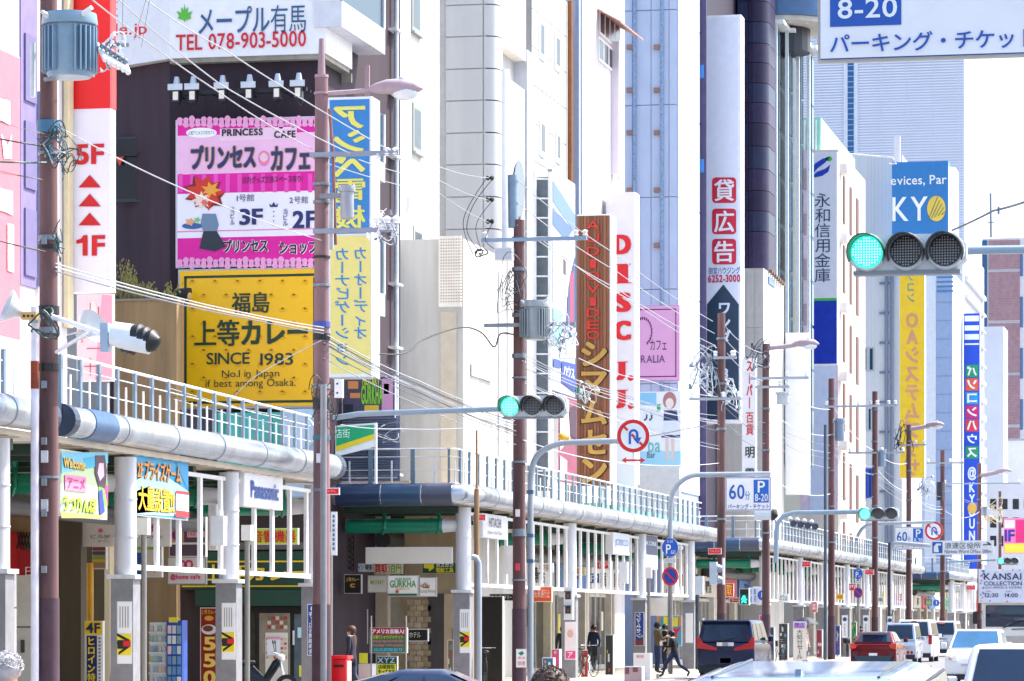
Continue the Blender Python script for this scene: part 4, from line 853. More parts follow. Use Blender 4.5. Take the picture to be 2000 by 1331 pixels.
# ================================================================ SHOPS UNDER THE ARCADE
def cx_(name, label, cat, D, px0, py0, px1, py1, col, th=.12, frm=None, group=None, mat=None):
    pl = planeD((px0+px1)/2, D); return board(name, label, cat, pl, px0, py0, px1, py1, th, mat or M(col, .45, 0, .06), frm, group), pl
def shop(label, pl, px0, px1, pyt, col, items=(), pyb=1345, th=.25, y_glass=1190, door=True):
    t = T('shopfront', label, 'shop', pl.pp((px0+px1)/2, 1300))
    rect(pl, px0, pyt, px1, pyb, M(col, .75, 0, .22, 1.2, .15), t, 0, 'wall', th=th)
    return t
# near row, camera-facing and street-facing pieces
def slab(name, label, D, px0, px1, pyt, col, cat='wall', th=.4, pyb=1400, bump=.3):
    pl = planeD((px0+px1)/2, D); t = T(name, label, cat, pl.pp((px0+px1)/2, 1400))
    rect(pl, px0, pyt, px1, pyb, M(col, .85, 0, .3, 1.5, bump, streak=1), t, 0, 'block', th=th); return t, pl
t, pl = slab('shopfront', 'red fronted game shop at the bottom left edge', 72, -40, 82, 985, '#9a7c5a', 'shop')
rect(pl, 14, 1040, 46, 1200, M('#d8141c', .4, 0, .15), t, .06, 'red_panel', th=.05); rect(pl, 40, 1075, 78, 1130, M('#b80f18', .4, 0, .15), t, .1, 'red_panel', th=.05)
rect(pl, -10, 1035, 14, 1110, M('#e8202c', .4, 0, .1), t, .08, 'red_panel', th=.05); text(pl, '日' if ('日', 0) in GL else '口', 56, 1108, 74, 1126, FL('#f6e4e0'), t, off=.2)
for k in range(4): shape(pl, [(38+k*6, 1040), (40+k*6, 1040), (46+k*6, 1072), (44+k*6, 1072)], DARK, t, .16, 'truss', th=.03)
for k in range(4): shape(pl, [(46+k*6, 1040), (48+k*6, 1040), (40+k*6, 1072), (38+k*6, 1072)], DARK, t, .2, 'truss', th=.03)
rect(pl, 30, 1124, 74, 1345, M('#e6e2da', .6, 0, .12), t, .14, 'white_panel', th=.1); rect(pl, 46, 1250, 53, 1275, M('#55524e', .5), t, .17, 'handle', th=.03); rect(pl, 30, 1224, 74, 1226, DARK, t, .16, 'seam', th=.01)
cm, pl = cx_('ticket_machine_sign', 'orange coin sign with three badges over a parking machine at the left edge', 'sign', 66, -20, 1118, 28, 1186, '#f2a324')
disc(pl, 6, 1140, 8, 8, DARK, cm, .03, 'badge'); disc(pl, 6, 1140, 6.5, 6.5, FL('#f6f0e0'), cm, .034, 'badge'); text(pl, 'S', 3, 1136, 9, 1144, DARK, cm, .036, off=.05)
disc(pl, 21, 1140, 7, 7, DARK, cm, .03, 'badge'); disc(pl, 21, 1140, 5.5, 5.5, FL('#f6f0e0'), cm, .034, 'badge'); text(pl, 'R', 18, 1136, 24, 1144, DARK, cm, .036, off=.05)
disc(pl, 8, 1158, 14, 13, DARK, cm, .028, 'badge'); disc(pl, 8, 1157, 9, 8, FL('#f4ead2'), cm, .034, 'badge'); text(pl, '¥', 3, 1151, 13, 1163, DARK, cm, .036, off=.05); text(pl, '自転車専用', -4, 1173, 27, 1183, FL('#3a2410'), cm, .018)
c2, pl = cx_('poster', 'blue and white notice sheet under the orange coin sign', 'poster', 66, -20, 1189, 28, 1330, '#f0ece4')
rect(pl, -20, 1189, 4, 1276, FL('#2387c8'), c2, .02); rect(pl, 4, 1240, 27, 1262, FL('#d8202a'), c2, .02)
for k in range(6): rect(pl, 8+k*3, 1195, 9+k*3, 1232, FL('#8a7f7c'), c2, .02)
t, pl = slab('wall', 'brown grey concrete wall behind the second lattice bay', 80, 110, 158, 1000, '#5a513f')
t, pl = slab('wall', 'dark olive concrete pier beside the yellow pipe', 83, 160, 204, 1030, '#57503c')
ONE('yellow_pipe', 'yellow vertical pipe running down behind the 4F sign', 'pipe', M('#e2a41c', .45, 0, .2), MB().tube([W(176, 1100, 79), W(176, 1400, 79)], .08, 10), smooth=True)
s, pl = cx_('standing_sign', 'yellow and navy vertical 4F sign at the bottom left', 'sign', 74, 165, 1213, 201, 1400, '#f4f4f2')
rect(pl, 166, 1214, 200, 1240, FL('#ffd61a'), s, .02); text(pl, '4F', 169, 1217, 197, 1237, FL('#22305c'), s, .036); rect(pl, 170, 1242, 190, 1400, FL('#21306c'), s, .02)
text(pl, 'ヒロイン特濃', 172, 1245, 188, 1350, FL('#ffe020'), s, .036, vert=True, off=.05); 
for k in range(14): rect(pl, 193, 1245+k*7, 197, 1249+k*7, FL('#8a8a90'), s, .02, 'small_print')
s, pl = cx_('sign', 'white building sign with pink mark above the yellow pipe', 'sign', 80, 150, 1012, 222, 1068, '#e6e2de')
text(pl, 'ビル5F', 178, 1044, 216, 1052, FL('#444444'), s, 0) ; disc(pl, 197, 1037, 5, 4, FL('#e86a90'), s, .03); text(pl, 'オープン', 192, 1054, 214, 1061, FL('#444444'), s, 0)
s, pl = cx_('poster', 'striped food poster hung under the white building sign', 'poster', 79, 180, 1068, 207, 1112, '#a8937c')
for y, c_ in ((1069, '#8a3c40'), (1078, '#51506a'), (1087, '#93b04a'), (1092, '#d8c040'), (1101, '#b08a50')): rect(pl, 181, y, 206, y+6, FL(c_), s, .02)
s, pl = cx_('sign', 'white hanging cafe sign with pink lettering between the banners', 'sign', 76, 258, 1008, 332, 1068, '#efecec')
text(pl, 'cafe', 278, 1024, 312, 1040, FL('#e02a78'), s, .036); text(pl, 'オープン中！', 280, 1046, 318, 1054, FL('#3a3a40'), s, .018) if ('中', 0) in GL else text(pl, 'オープン！', 280, 1046, 318, 1054, FL('#3a3a40'), s, .018)
s, pl = cx_('poster', 'tall poster with a pale figure shape below the hanging cafe sign', 'poster', 77, 262, 1068, 316, 1128, '#d9cfc4')
rect(pl, 264, 1069, 315, 1074, FL('#8cb83a'), s, .02); rect(pl, 266, 1080, 276, 1126, FL('#2f58b0'), s, .02); shape(pl, [(304, 1080), (311, 1084), (308, 1108), (302, 1122), (298, 1104)], FL('#d89a80'), s, .02)
s, pl = cx_('sign', 'framed grey white cafe sign with pink heart loop below the 2F banner', 'sign', 78, 327, 1088, 402, 1142, '#d9d7d2', frm=M('#8d8c88', .5))
for (x, a0) in ((356, 0), (370, 0)): disc(pl, x, 1103, 8, 9, FL('#e2246c'), s, .03, 'heart_mark'); disc(pl, x, 1103, 4, 5, FL('#d9d7d2'), s, .034, 'heart_mark')
text(pl, '@home cafe', 334, 1122, 392, 1134, FL('#e2246c'), s, .036)
s, pl = cx_('poster', 'dark purple display panel behind the framed cafe sign', 'poster', 82, 330, 1010, 402, 1088, '#5a4658')
rect(pl, 332, 1030, 360, 1062, FL('#c88a70'), s, .02); disc(pl, 346, 1046, 9, 10, FL('#7a2a6a'), s, .03); rect(pl, 366, 1012, 400, 1032, FL('#8a7a9c'), s, .02); rect(pl, 366, 1038, 400, 1050, FL('#e9b0bc'), s, .02); rect(pl, 330, 1060, 402, 1064, FL('#e8e2da'), s, .03); text(pl, 'TAX free', 368, 1040, 398, 1047, FL('#b02848'), s, off=.05)
rk = T('display_rack', 'glass and blue display rack full of small goods by the cafe sign', 'rack', W(325, 1400, 76)); pl = planeD(325, 76)
rect(pl, 292, 1216, 326, 1400, M('#dfe8ee', .2), rk, 0, 'cabinet', th=.5); rect(pl, 328, 1212, 358, 1400, M('#2450b0', .4), rk, .1, 'cabinet', th=.4); rect(pl, 333, 1206, 350, 1216, FL('#f0e03a'), rk, .12, 'top_card', th=.02)
random.seed(5)
for j in range(6):
    rect(pl, 292, 1234+j*20, 326, 1237+j*20, WHITE, rk, .06, 'shelf', th=.05)
    for i in range(4): c_ = random.choice(['#c8d8e4', '#9fb8c8', '#e0e6ea', '#7fa0b4', '#d8c8c0', '#b0c8a8']); rect(pl, 294+i*8, 1222+j*20, 300+i*8, 1233+j*20, FL(c_), rk, .03, 'item', th=.02)
    for i in range(3): c_ = random.choice(['#c8d8e4', '#5f90c8', '#e0e6ea', '#7fa0b4', '#e8c8d0']); rect(pl, 331+i*9, 1222+j*20, 338+i*9, 1238+j*20, FL(c_), rk, .13, 'item', th=.02)
# curry shop
t, pl = slab('shopfront', 'dark green curry shop under the yellow billboard', 91, 352, 640, 905, '#3d2f2c', 'shop', th=.3)
rect(pl, 360, 1078, 634, 1152, M('#0f4030', .5, 0, .15), t, .2, 'fascia', th=.18); rect(pl, 360, 1096, 634, 1099, FL('#f0c41c'), t, .23, 'stripe'); rect(pl, 360, 1144, 634, 1147, FL('#f0c41c'), t, .23, 'stripe')
text(pl, '上等カレー', 404, 1102, 606, 1136, FL('#f5c81a'), t, .036, off=.25); text(pl, '島', 378, 1106, 400, 1134, FL('#f5c81a'), t, .036, off=.25)
rect(pl, 392, 1153, 600, 1184, M('#0e3c2c', .6, 0, .1), t, .5, 'awning', th=.45); rect(pl, 352, 1060, 640, 1074, M('#66625a', .6), t, .12, 'ledge', th=.1)
rect(pl, 440, 1185, 604, 1400, M('#101318', .3), t, .05, 'door_frame', th=.04)
rect(pl, 508, 1198, 568, 1400, M('#9a917c', .2, 0, .3), t, .07, 'glass_door', th=.01); rect(pl, 446, 1200, 500, 1400, M('#39382f', .15, 0, .4), t, .07, 'glass_door', th=.01); rect(pl, 576, 1200, 600, 1400, M('#5f6a70', .2, 0, .3), t, .07, 'glass_door', th=.01)
rect(pl, 520, 1236, 564, 1400, M('#e6dfcc', .4, 0, .1), t, .09, 'ticket_machine', th=.01)
for k in range(5): 
    for i in range(6): rect(pl, 522+i*7, 1246+k*9, 527+i*7, 1251+k*9, FL(['#c84a50', '#d8a0a0', '#e8d0a0'][(i+k) % 3]), t, .1, 'button')
for i in range(5):
    for k in range(3): rect(pl, 524+i*8, 1204+k*9, 531+i*8, 1211+k*9, FL(['#8a6a50', '#d8c8b0', '#b04040'][(i*2+k) % 3]), t, .085, 'menu_card')
rect(pl, 524, 1244, 550, 1280, FL('#f2f0f2'), t, .11, 'notice'); rect(pl, 524, 1244, 550, 1249, FL('#e8a0b8'), t, .12, 'notice'); rect(pl, 583, 1226, 600, 1246, FL('#bfe4ec'), t, .09, 'notice'); rect(pl, 586, 1300, 598, 1322, FL('#f0e040'), t, .09, 'notice'); rect(pl, 574, 1232, 577, 1260, WHITE, t, .12, 'handle', th=.04)
s, pl = cx_('sign', 'yellow green sign with red characters above the curry shop fascia', 'sign', 90, 488, 1032, 582, 1064, '#c8d82a')
text(pl, '音響機器' if ('音', 0) in GL else '電動工具', 494, 1036, 578, 1060, FL('#d82020'), s, .036)
s, pl = cx_('menu_banner', 'dark red menu banner with 550 in yellow at the curry shop', 'banner', 80, 391, 1187, 427, 1400, '#8e1c14')
text(pl, '上等カレー', 393, 1191, 425, 1200, FL('#f0b838'), s, .018); disc(pl, 409, 1208, 9, 5, FL('#e0a030'), s, .03); disc(pl, 409, 1230, 15, 10, FL('#d8dce0'), s, .03, 'plate_print'); disc(pl, 407, 1228, 10, 6, FL('#7a3a22'), s, .034, 'curry_print')
for k, ch in enumerate('550'): text(pl, ch, 398, 1244+k*33, 422, 1271+k*33, FL('#f4d060'), s, .036)
# ---- corner shops on the far side of the side street
t, pl = slab('shopfront', 'beige corner shop with small hanging signs at the side street', 101, 664, 800, 940, '#a3937a', 'shop', th=.3)
rect(pl, 664, 1112, 680, 1400, M('#2a2a30', .5), t, .05, 'pier', th=.04); rect(pl, 700, 1130, 752, 1400, M('#9d9483', .3, 0, .3), t, .05, 'window', th=.03); rect(pl, 702, 1134, 716, 1290, M('#b8b4a0', .3), t, .06, 'shelf', th=.02); rect(pl, 754, 1130, 790, 1400, M('#d5c8b0', .6), t, .06, 'pier', th=.05)
rect(pl, 770, 1090, 790, 1345, M('#1c1c24', .4), t, .04, 'door', th=.03)
t, pl = slab('shopfront', 'rough sandstone hotel entrance with black sign', 100, 790, 900, 1000, '#a8987c', 'shop', th=.3, bump=.8)
for j in range(16):
    for i in range(3): 
        a = 796+i*14+(j % 2)*5; rect(pl, a, 1172+j*11, a+13, 1182+j*11, M(['#b5a488', '#a39274', '#c0b094'][(i*5+j*3) % 3], .9, 0, .3, 3, .6), t, .03+.012*((i+j) % 3), 'stone', th=.05)
rect(pl, 836, 1160, 868, 1400, M('#4c484a', .4, 0, .2), t, .03, 'door', th=.02); rect(pl, 868, 1160, 900, 1400, M('#b9a88e', .7), t, .05, 'pier', th=.05); rect(pl, 884, 1228, 886, 1400, M('#8d7c62', .6), t, .07, 'edge', th=.03)
s, pl = cx_('sign', 'black hotel sign with pale lettering on the sandstone entrance', 'sign', 97, 797, 1229, 836, 1253, '#14120f'); text(pl, 'ホテル', 800, 1235, 822, 1246, FL('#e6ddc4'), s, .018)
s, pl = cx_('beam', 'thick cream horizontal beam under the corner canopy', 'beam', 96, 714, 1069, 880, 1101, '#ded5c8', th=.3)
tr = T('truss', 'black steel lattice truss at the corner behind the second pole', 'truss', W(682, 1115, 97)); pl = planeD(682, 97)
for x in (672, 690): rect(pl, x, 1046, x+2, 1116, DARK, tr, 0, 'upright', th=.06)
for k in range(6): shape(pl, [(673, 1050+k*11), (675, 1049+k*11), (692, 1060+k*11), (690, 1061+k*11)], DARK, tr, .03, 'brace', th=.03); shape(pl, [(690, 1049+k*11), (692, 1050+k*11), (675, 1061+k*11), (673, 1060+k*11)], DARK, tr, .06, 'brace', th=.03)
for (n, lab, D, q, c_, its) in (
  ('sign', 'black curry shop lamp sign at the corner by the second pole', 96, (672, 1122, 706, 1160), '#17120e', [('上等カレー', 676, 1128, 702, 1136, '#f0c060'), ('c', 684, 1140, 694, 1148, '#d8902a')]),
  ('sign', 'small row of blue and white signs above the black lamp sign', 98, (692, 1100, 730, 1118), '#e8eef4', [('コイン', 695, 1103, 710, 1115, '#2a80d0'), ('喫茶', 714, 1103, 728, 1115, '#40424a')]),
  ('sign', 'sign with red characters over white beside the gun shop sign', 98, (730, 1098, 760, 1122), '#f0e6d8', [('買取', 732, 1100, 758, 1120, '#e02818')]),
  ('sign', 'narrow sign with yellow green characters right of the red one', 98, (761, 1098, 786, 1122), '#efe8c8', [('百円', 763, 1100, 784, 1120, '#7fae20')]),
  ('sign', 'grey sign with green capsule lettering left of the gun shop sign', 97, (718, 1124, 756, 1158), '#ddd8cc', [('MILITARY', 724, 1134, 750, 1142, '#96b81c')]),
  ('sign', 'white sign reading GURKHA in green letters', 96, (757, 1124, 817, 1166), '#eceadf', [('GUN SHOP', 772, 1129, 803, 1134, '#3f8a22'), ('GURKHA', 762, 1134, 813, 1148, '#3f8a22'), ('SURPLUS', 774, 1149, 801, 1153, '#d8a020')]),
  ('sign', 'pale sign with a bronze lotus mark right of the green lettered sign', 96, (819, 1128, 852, 1166), '#e4e0d8', [('Lotus Hotel', 822, 1152, 850, 1158, '#b09070')]),
  ('sign', 'green and yellow tool sign under the corner canopy', 99, (824, 1098, 892, 1121), '#0b5236', [('ガスガン', 852, 1100, 886, 1108, '#e8f0d8'), ('電動工具', 852, 1109, 886, 1119, '#f0e024')]),
  ('sign', 'yellow vertical sign with orange characters in the shop window', 99, (702, 1190, 717, 1258), '#f2c21e', [('古着専門店', 704, 1194, 715, 1252, '#e05a10')])):
    s, pl = cx_(n, lab, 'sign', D, *q, c_, frm=M('#a9a79f', .5))
    for (tx, a, b_, c2_, d, cc) in its: text(pl, tx, a, b_, c2_, d, FL(cc), s, .036 if len(tx) < 5 else .018, vert=(c2_-a) < (d-b_)*.5, off=.03)
    if 'lotus' in lab:
        for k in (-2, -1, 0, 1, 2): shape(pl, [(832, 1149), (830+k*4-1, 1146-6+abs(k)*2), (832+k*4, 1143-6+abs(k)*3), (833+k*3, 1149)], FL('#b8763a'), s, .03)
    if 'GURKHA' in lab: rect(pl, 759, 1160, 815, 1164, FL('#2a5a34'), s, .03); disc(pl, 776, 1156, 3.5, 3, FL('#d84038'), s, .03)
    if 'tool' in lab: shape(pl, [(828, 1102), (848, 1102), (848, 1110), (838, 1117), (838, 1111), (828, 1110)], FL('#f0e024'), s, .03)
s, pl = cx_('standing_sign', 'green standing board with red heading on imported clothes', 'sign', 93, 722, 1226, 795, 1276, '#4d6b44', frm=M('#b8b8b0', .5))
rect(pl, 723, 1227, 794, 1240, FL('#a8163a'), s, .02); text(pl, 'アメリカ直輸入!', 727, 1229, 790, 1238, FL('#fff0ee'), s, .036); text(pl, '古着Tシャツジャケット', 728, 1241, 788, 1248, FL('#e4e42a'), s, .018); text(pl, 'Directly imported from USA', 728, 1250, 788, 1256, FL('#f080a8'), s); text(pl, 'Camouflage T-shirt and jacket', 728, 1258, 788, 1264, FL('#f080a8'), s); text(pl, '店内買取有り', 730, 1266, 786, 1273, FL('#50c4e8'), s, .036)
s, pl = cx_('standing_sign', 'dark standing board with yellow buying notice below the green board', 'sign', 92.6, 735, 1282, 776, 1345, '#2c3a34', frm=M('#b8b8b0', .5))
text(pl, 'XYZ', 738, 1285, 772, 1295, FL('#a8d0e0'), s); rect(pl, 737, 1297, 774, 1318, FL('#f0ea2a'), s, .02); text(pl, '店頭買取' if ('頭', 0) in GL else '店内買取', 739, 1298, 772, 1307, FL('#2a3a20'), s, .036, off=.04); text(pl, 'やってます' if ('や', 0) in GL else 'ジャケット', 739, 1308, 772, 1317, FL('#2a3a20'), s, .036, off=.04)
P('easel', s, M('#9b9b98', .5), MB().box(pl.uv(722,1300)[0], pl.uv(724,1300)[0], pl.v+.1, pl.v+.14, .1, 2.0).box(pl.uv(790,1300)[0], pl.uv(792,1300)[0], pl.v+.1, pl.v+.14, .1, 2.0))
s, pl = cx_('counter', 'pale pink counter with yellow card beside the walking woman', 'counter', 95, 700, 1297, 726, 1400, '#f2d4cc', th=.5); rect(pl, 702, 1276, 718, 1296, FL('#f4ec3a'), s, .02, 'yellow_card', th=.02)
# ---- generic shopfronts along the facade
def front(y0, y1, label, sig, sigc, wall, txt='', txc='#ffffff', seed=0):
    rnd = random.Random(seed); x = XB + .12
    t = T('shopfront', label, 'shop', (x, y0, .13)); L = y1-y0
    P('pilaster', t, M(wall, .6, 0, .15), MB().box(x-.1, x+.25, y0, y0+.35, .13, 4.85), label=None); P('pilaster', t, M(wall, .6, 0, .15), MB().box(x-.1, x+.25, y1-.35, y1-.02, .13, 4.85))
    P('signboard', t, M(sig, .45, 0, .1), MB().box(x, x+.35, y0+.36, y1-.36, 3.0, 3.9))
    P('upper_wall', t, M(rnd.choice(['#8f8676', '#6e675c', '#a39a88']), .7), MB().box(x-.1, x+.1, y0+.36, y1-.36, 3.91, 4.85))
    n = rnd.choice([3, 4]); d = (L-.8)/n
    for k in range(n):
        yy = y0+.4+k*d; P('door' if k == n//2 else 'shop_window', t, M('#c9c9c4', .4, .2), MB().box(x-.05, x+.06, yy, yy+.06, .13, 2.95).box(x-.05, x+.06, yy+.06, yy+d-.06, 2.8, 2.95).box(x-.05, x+.06, yy+.06, yy+d-.06, .13, .3))
        P('pane', t, M(rnd.choice(['#1a1c1e', '#3c3834', '#101216', '#5a544c', '#262c32']), .12, 0, .5, 1.2, spec=.7), MB().box(x-.03, x+.0, yy+.06, yy+d-.001, .3, 2.8))
        if rnd.random() < .7:
            c_ = rnd.choice(['#e8d24a', '#e0e4e8', '#d84a50', '#f0ead8', '#4a90c8', '#e890b0']); a = yy+.2+rnd.random()*.3; z = .6+rnd.random()*1.2
            P('notice', t, FL(c_), MB().box(x+.03, x+.045, a, a+rnd.uniform(.3, .7), z, z+rnd.uniform(.4, .9)))
    if txt:
        px_ = PL('x', x+.35); g = layout(txt, .036, False); X = [v[0] for vv, _ in g for v in vv]; Y = [v[1] for vv, _ in g for v in vv]; w_ = min(L-1.2, (max(X)-min(X))*.6); mb = MB()
        for vv, fs in g: mb.add([px_.P(y0+L/2-w_/2+(a-min(X))/(max(X)-min(X))*w_, 3.17+(b_-min(Y))/(max(Y)-min(Y))*.55, .02) for a, b_, *q_ in vv], fs)
        P('lettering', t, FL(txc), mb)
yy = 97.0; specs = [('電動工具', '#0b5236', '#f0e63a', '#b9ab95', 'green fronted tool shop right behind the corner column'), ('喫茶', '#e2dfd8', '#3a2c24', '#d6cbb8', 'cream cafe front beyond the tool shop'), ('コイン', '#e8e2d2', '#c02030', '#dcd0b4', 'pale shopfront behind the pedestrian signal column'), ('専門店', '#f0f0ee', '#d0202a', '#e4d8b8', 'white signed shop behind the bicycle lane column'),
  ('100均一', '#2f6fb8', '#ffffff', '#cfc6b6', 'blue signed discount shop'), ('薬局', '#ece8e0', '#d02030', '#d8d0c0', 'white fronted chemist behind the two men'), ('買取', '#e8e4dc', '#e03a20', '#cdbfa6', 'cream shopfront left of the parked people carrier')]
GLk = {k[0] for k in GL}
i = 0
while yy < 330:
    if 133 < yy < 144: yy = 146.5
    if 239 < yy < 246: yy = 247.5
    sp = specs[i] if i < len(specs) else None; L = 5.3 + (i*7 % 5)*.35
    if yy < 133 and yy+L > 133: L = 133-yy
    cols_ = ['#d9d2c6', '#c62a34', '#2a68b0', '#e8e4da', '#1f7a58', '#e0a83a', '#5a4a8a', '#f0eef0']
    if sp: front(yy, yy+L, sp[4], sp[1], sp[2] if False else sp[1], sp[3], ''.join(c for c in sp[0] if c in GLk), sp[2], i) if False else front(yy, yy+L, sp[4], sp[1], None, sp[3], ''.join(c for c in sp[0] if c in GLk), sp[2], i)
    elif L > 1.5:
        tx = ['ラーメン', '薬店', 'カフェ', '古着', 'XYZ', '電機', '喫茶', '買取', '専門店'][i % 9]
        cn = {'#d9d2c6': 'beige', '#c62a34': 'red', '#2a68b0': 'blue', '#e8e4da': 'ivory', '#1f7a58': 'green', '#e0a83a': 'amber', '#5a4a8a': 'violet', '#f0eef0': 'white'}[cols_[i % 8]]
        where = 'beyond the second side street' if yy < 190 else ('far down the arcade behind the red car' if yy < 240 else ('at the far end of the arcade' if yy < 285 else 'in the last stretch past the lorry'))
        front(yy, yy+L, f'{cn} signed shopfront {where}, reading {tx}', cols_[i % 8], None, ['#d8d0c2', '#c4b8a4', '#e4e0d8'][i % 3], ''.join(c for c in tx if c in GLk), '#ffffff' if i % 8 in (1, 2, 4, 6) else '#2a2a30', i)
    yy += L + .1; i += 1
# extra dark doorway
s, pl = cx_('doorway', 'black open doorway right of the sandstone hotel', 'doorway', 101, 926, 1165, 982, 1400, '#08080a', th=.2, frm=M('#c9c4ba', .6))
s, pl = cx_('sign', 'orange sign behind the third utility pole', 'sign', 106, 1034, 1146, 1078, 1176, '#e4551c'); text(pl, '自転車通行止', 1038, 1152, 1074, 1168, FL('#f8e0d0'), s, .018)
s, pl = cx_('sign', 'black sign with pale letters left of the third utility pole', 'sign', 104, 956, 1160, 1004, 1174, '#101012', frm=M('#c9c9c9', .5)); text(pl, 'コインランドリー' if 'ド' in GLk else 'コイン', 960, 1163, 1000, 1171, FL('#dcdcdc'), s)
# ================================================================ THINGS ON THE CANOPY
def latt(name, label, cat, px0, py0, px1, py1, col, X=XP-.3, th=.08, D=None):
    pl = PL('x', X) if D is None else planeD((px0+px1)/2, D); return board(name, label, cat, pl, px0, py0, px1, py1, th, M(col, .5, 0, .06)), pl
s, pl = latt('banner', 'bright blue and yellow prize game banner reading 2F', 'banner', 262, 891, 367, 1012, '#2aa4d8')
for pts, c_ in (([(262, 940), (300, 915), (366, 960), (366, 1010), (262, 1004)], '#bfe8ee'), ([(262, 960), (290, 950), (300, 1000), (262, 1004)], '#f0e88a'), ([(340, 900), (366, 903), (366, 960)], '#2aa0d8')): shape(pl, pts, FL(c_), s, .02)
for o, c_, f in ((1.5, '#2b2a50', .03), (0, '#f29a24', .045)): text(pl, '2Fプライズゲーム', 264+o, 903+o, 350+o, 940+o, FL(c_), s, .036, off=f); text(pl, '大量設置!!', 266+o, 952+o, 336+o, 1000+o, FL(c_ if o else '#f7c416'), s, .036, off=f)
rect(pl, 339, 960, 364, 998, FL('#f4eef2'), s, .05); rect(pl, 339, 960, 364, 966, FL('#c8304a'), s, .055); rect(pl, 338, 999, 364, 1011, FL('#d82a34'), s, .055)
s, pl = latt('banner', 'sagging colourful banner with a blue header next to the first pole', 'banner', 118, 884, 209, 1012, '#c4d8a8')
for pts, c_, o in (([(118, 884), (209, 884), (209, 905), (118, 925)], '#74c8e8', .02), ([(160, 895), (190, 890), (196, 910), (166, 916)], '#28b0d8', .024), ([(190, 950), (208, 940), (208, 985), (196, 1000)], '#7fd04a', .024), ([(200, 950), (208, 948), (208, 990)], '#e83a80', .028), ([(183, 890), (202, 890), (206, 920), (203, 955), (190, 950), (183, 925)], '#4a2a48', .03), ([(190, 905), (199, 905), (200, 930), (192, 940), (187, 925)], '#e8c8d8', .034), ([(190, 960), (197, 955), (202, 1000), (192, 1008)], '#28409c', .03), ([(118, 1000), (200, 1008), (200, 1012), (118, 1012)], '#f0f060', .024)): shape(pl, pts, FL(c_), s, o)
rect(pl, 124, 930, 166, 960, FL('#ef86b4'), s, .03); text(pl, 'アニメ', 128, 934, 162, 956, FL('#b0306c'), s, .018, off=.04)
for o, c_, f in ((1.2, '#28407a', .03), (0, '#f2c83a', .045)): text(pl, 'Welcome', 120+o, 896+o, 162+o, 916+o, FL(c_), s, .036, off=f)
for o, c_, f in ((1.2, '#1d5a34', .03), (0, '#b8e02a', .045)): text(pl, 'うつりんぼ', 119+o, 970+o, 184+o, 1000+o, FL(c_), s, .036, off=f)
s, pl = latt('sign', 'white electrical brand sign with blue letters on the canopy lattice', 'sign', 476, 917, 552, 993, '#eef0f6', th=.25); text(pl, 'Panasonic', 488, 942, 542, 976, FL('#1f4fa8'), s, .036)
s, pl = latt('sign', 'grey white brand sign with dark letters near the third pole', 'sign', 942, 1006, 990, 1052, '#dedfe6', th=.25); text(pl, 'HITACHI', 954, 1013, 977, 1031, FL('#33353c'), s, .018); text(pl, 'Inspire the Next', 952, 1037, 980, 1047, FL('#6a6c74'), s, 0)
s, pl = latt('sign', 'pale blue brand sign beyond the pedestrian signal', 'sign', 1197, 1042, 1229, 1084, '#e2e8f4', th=.25); text(pl, 'JOBICO', 1200, 1054, 1226, 1070, FL('#7f96c8'), s, 0)
s, pl = latt('banner', 'navy and white banner on the lattice left of the round parking sign', 'banner', 1256, 1046, 1284, 1112, '#e4e8f0'); rect(pl, 1257, 1047, 1283, 1084, FL('#2d4468'), s, .02); text(pl, 'KOBE', 1260, 1058, 1280, 1066, FL('#c8d4e4'), s, off=.04)
for i, (px, py, D, lab) in enumerate(((646, 960, 76, 'on the second pole'), (936, 1011, 95, 'beside the corner column of the long canopy'), (1396, 1077, 133, 'left of the fourth pole'), (1575, 1102, 152, 'left of the fifth pole'), (1698, 1118, 175, 'right of the fifth pole'), (1896, 1148, 246, 'left of the lorry'))):
    s, pl = cx_('tag_plate', f'small red plate {lab}', 'plate', D-.4, px-(17 if i == 0 else 13 if i < 3 else 9), py-7+i*.5, px+(17 if i == 0 else 13 if i < 3 else 9), py+7-i*.5, '#e0182a', th=.04, group='red plates along the arcade')
    text(pl, 'でんでん' if 'で' in GLk else 'コイン', px-10, py-3, px+10, py+2, FL('#f6c0c0'), s, 0)
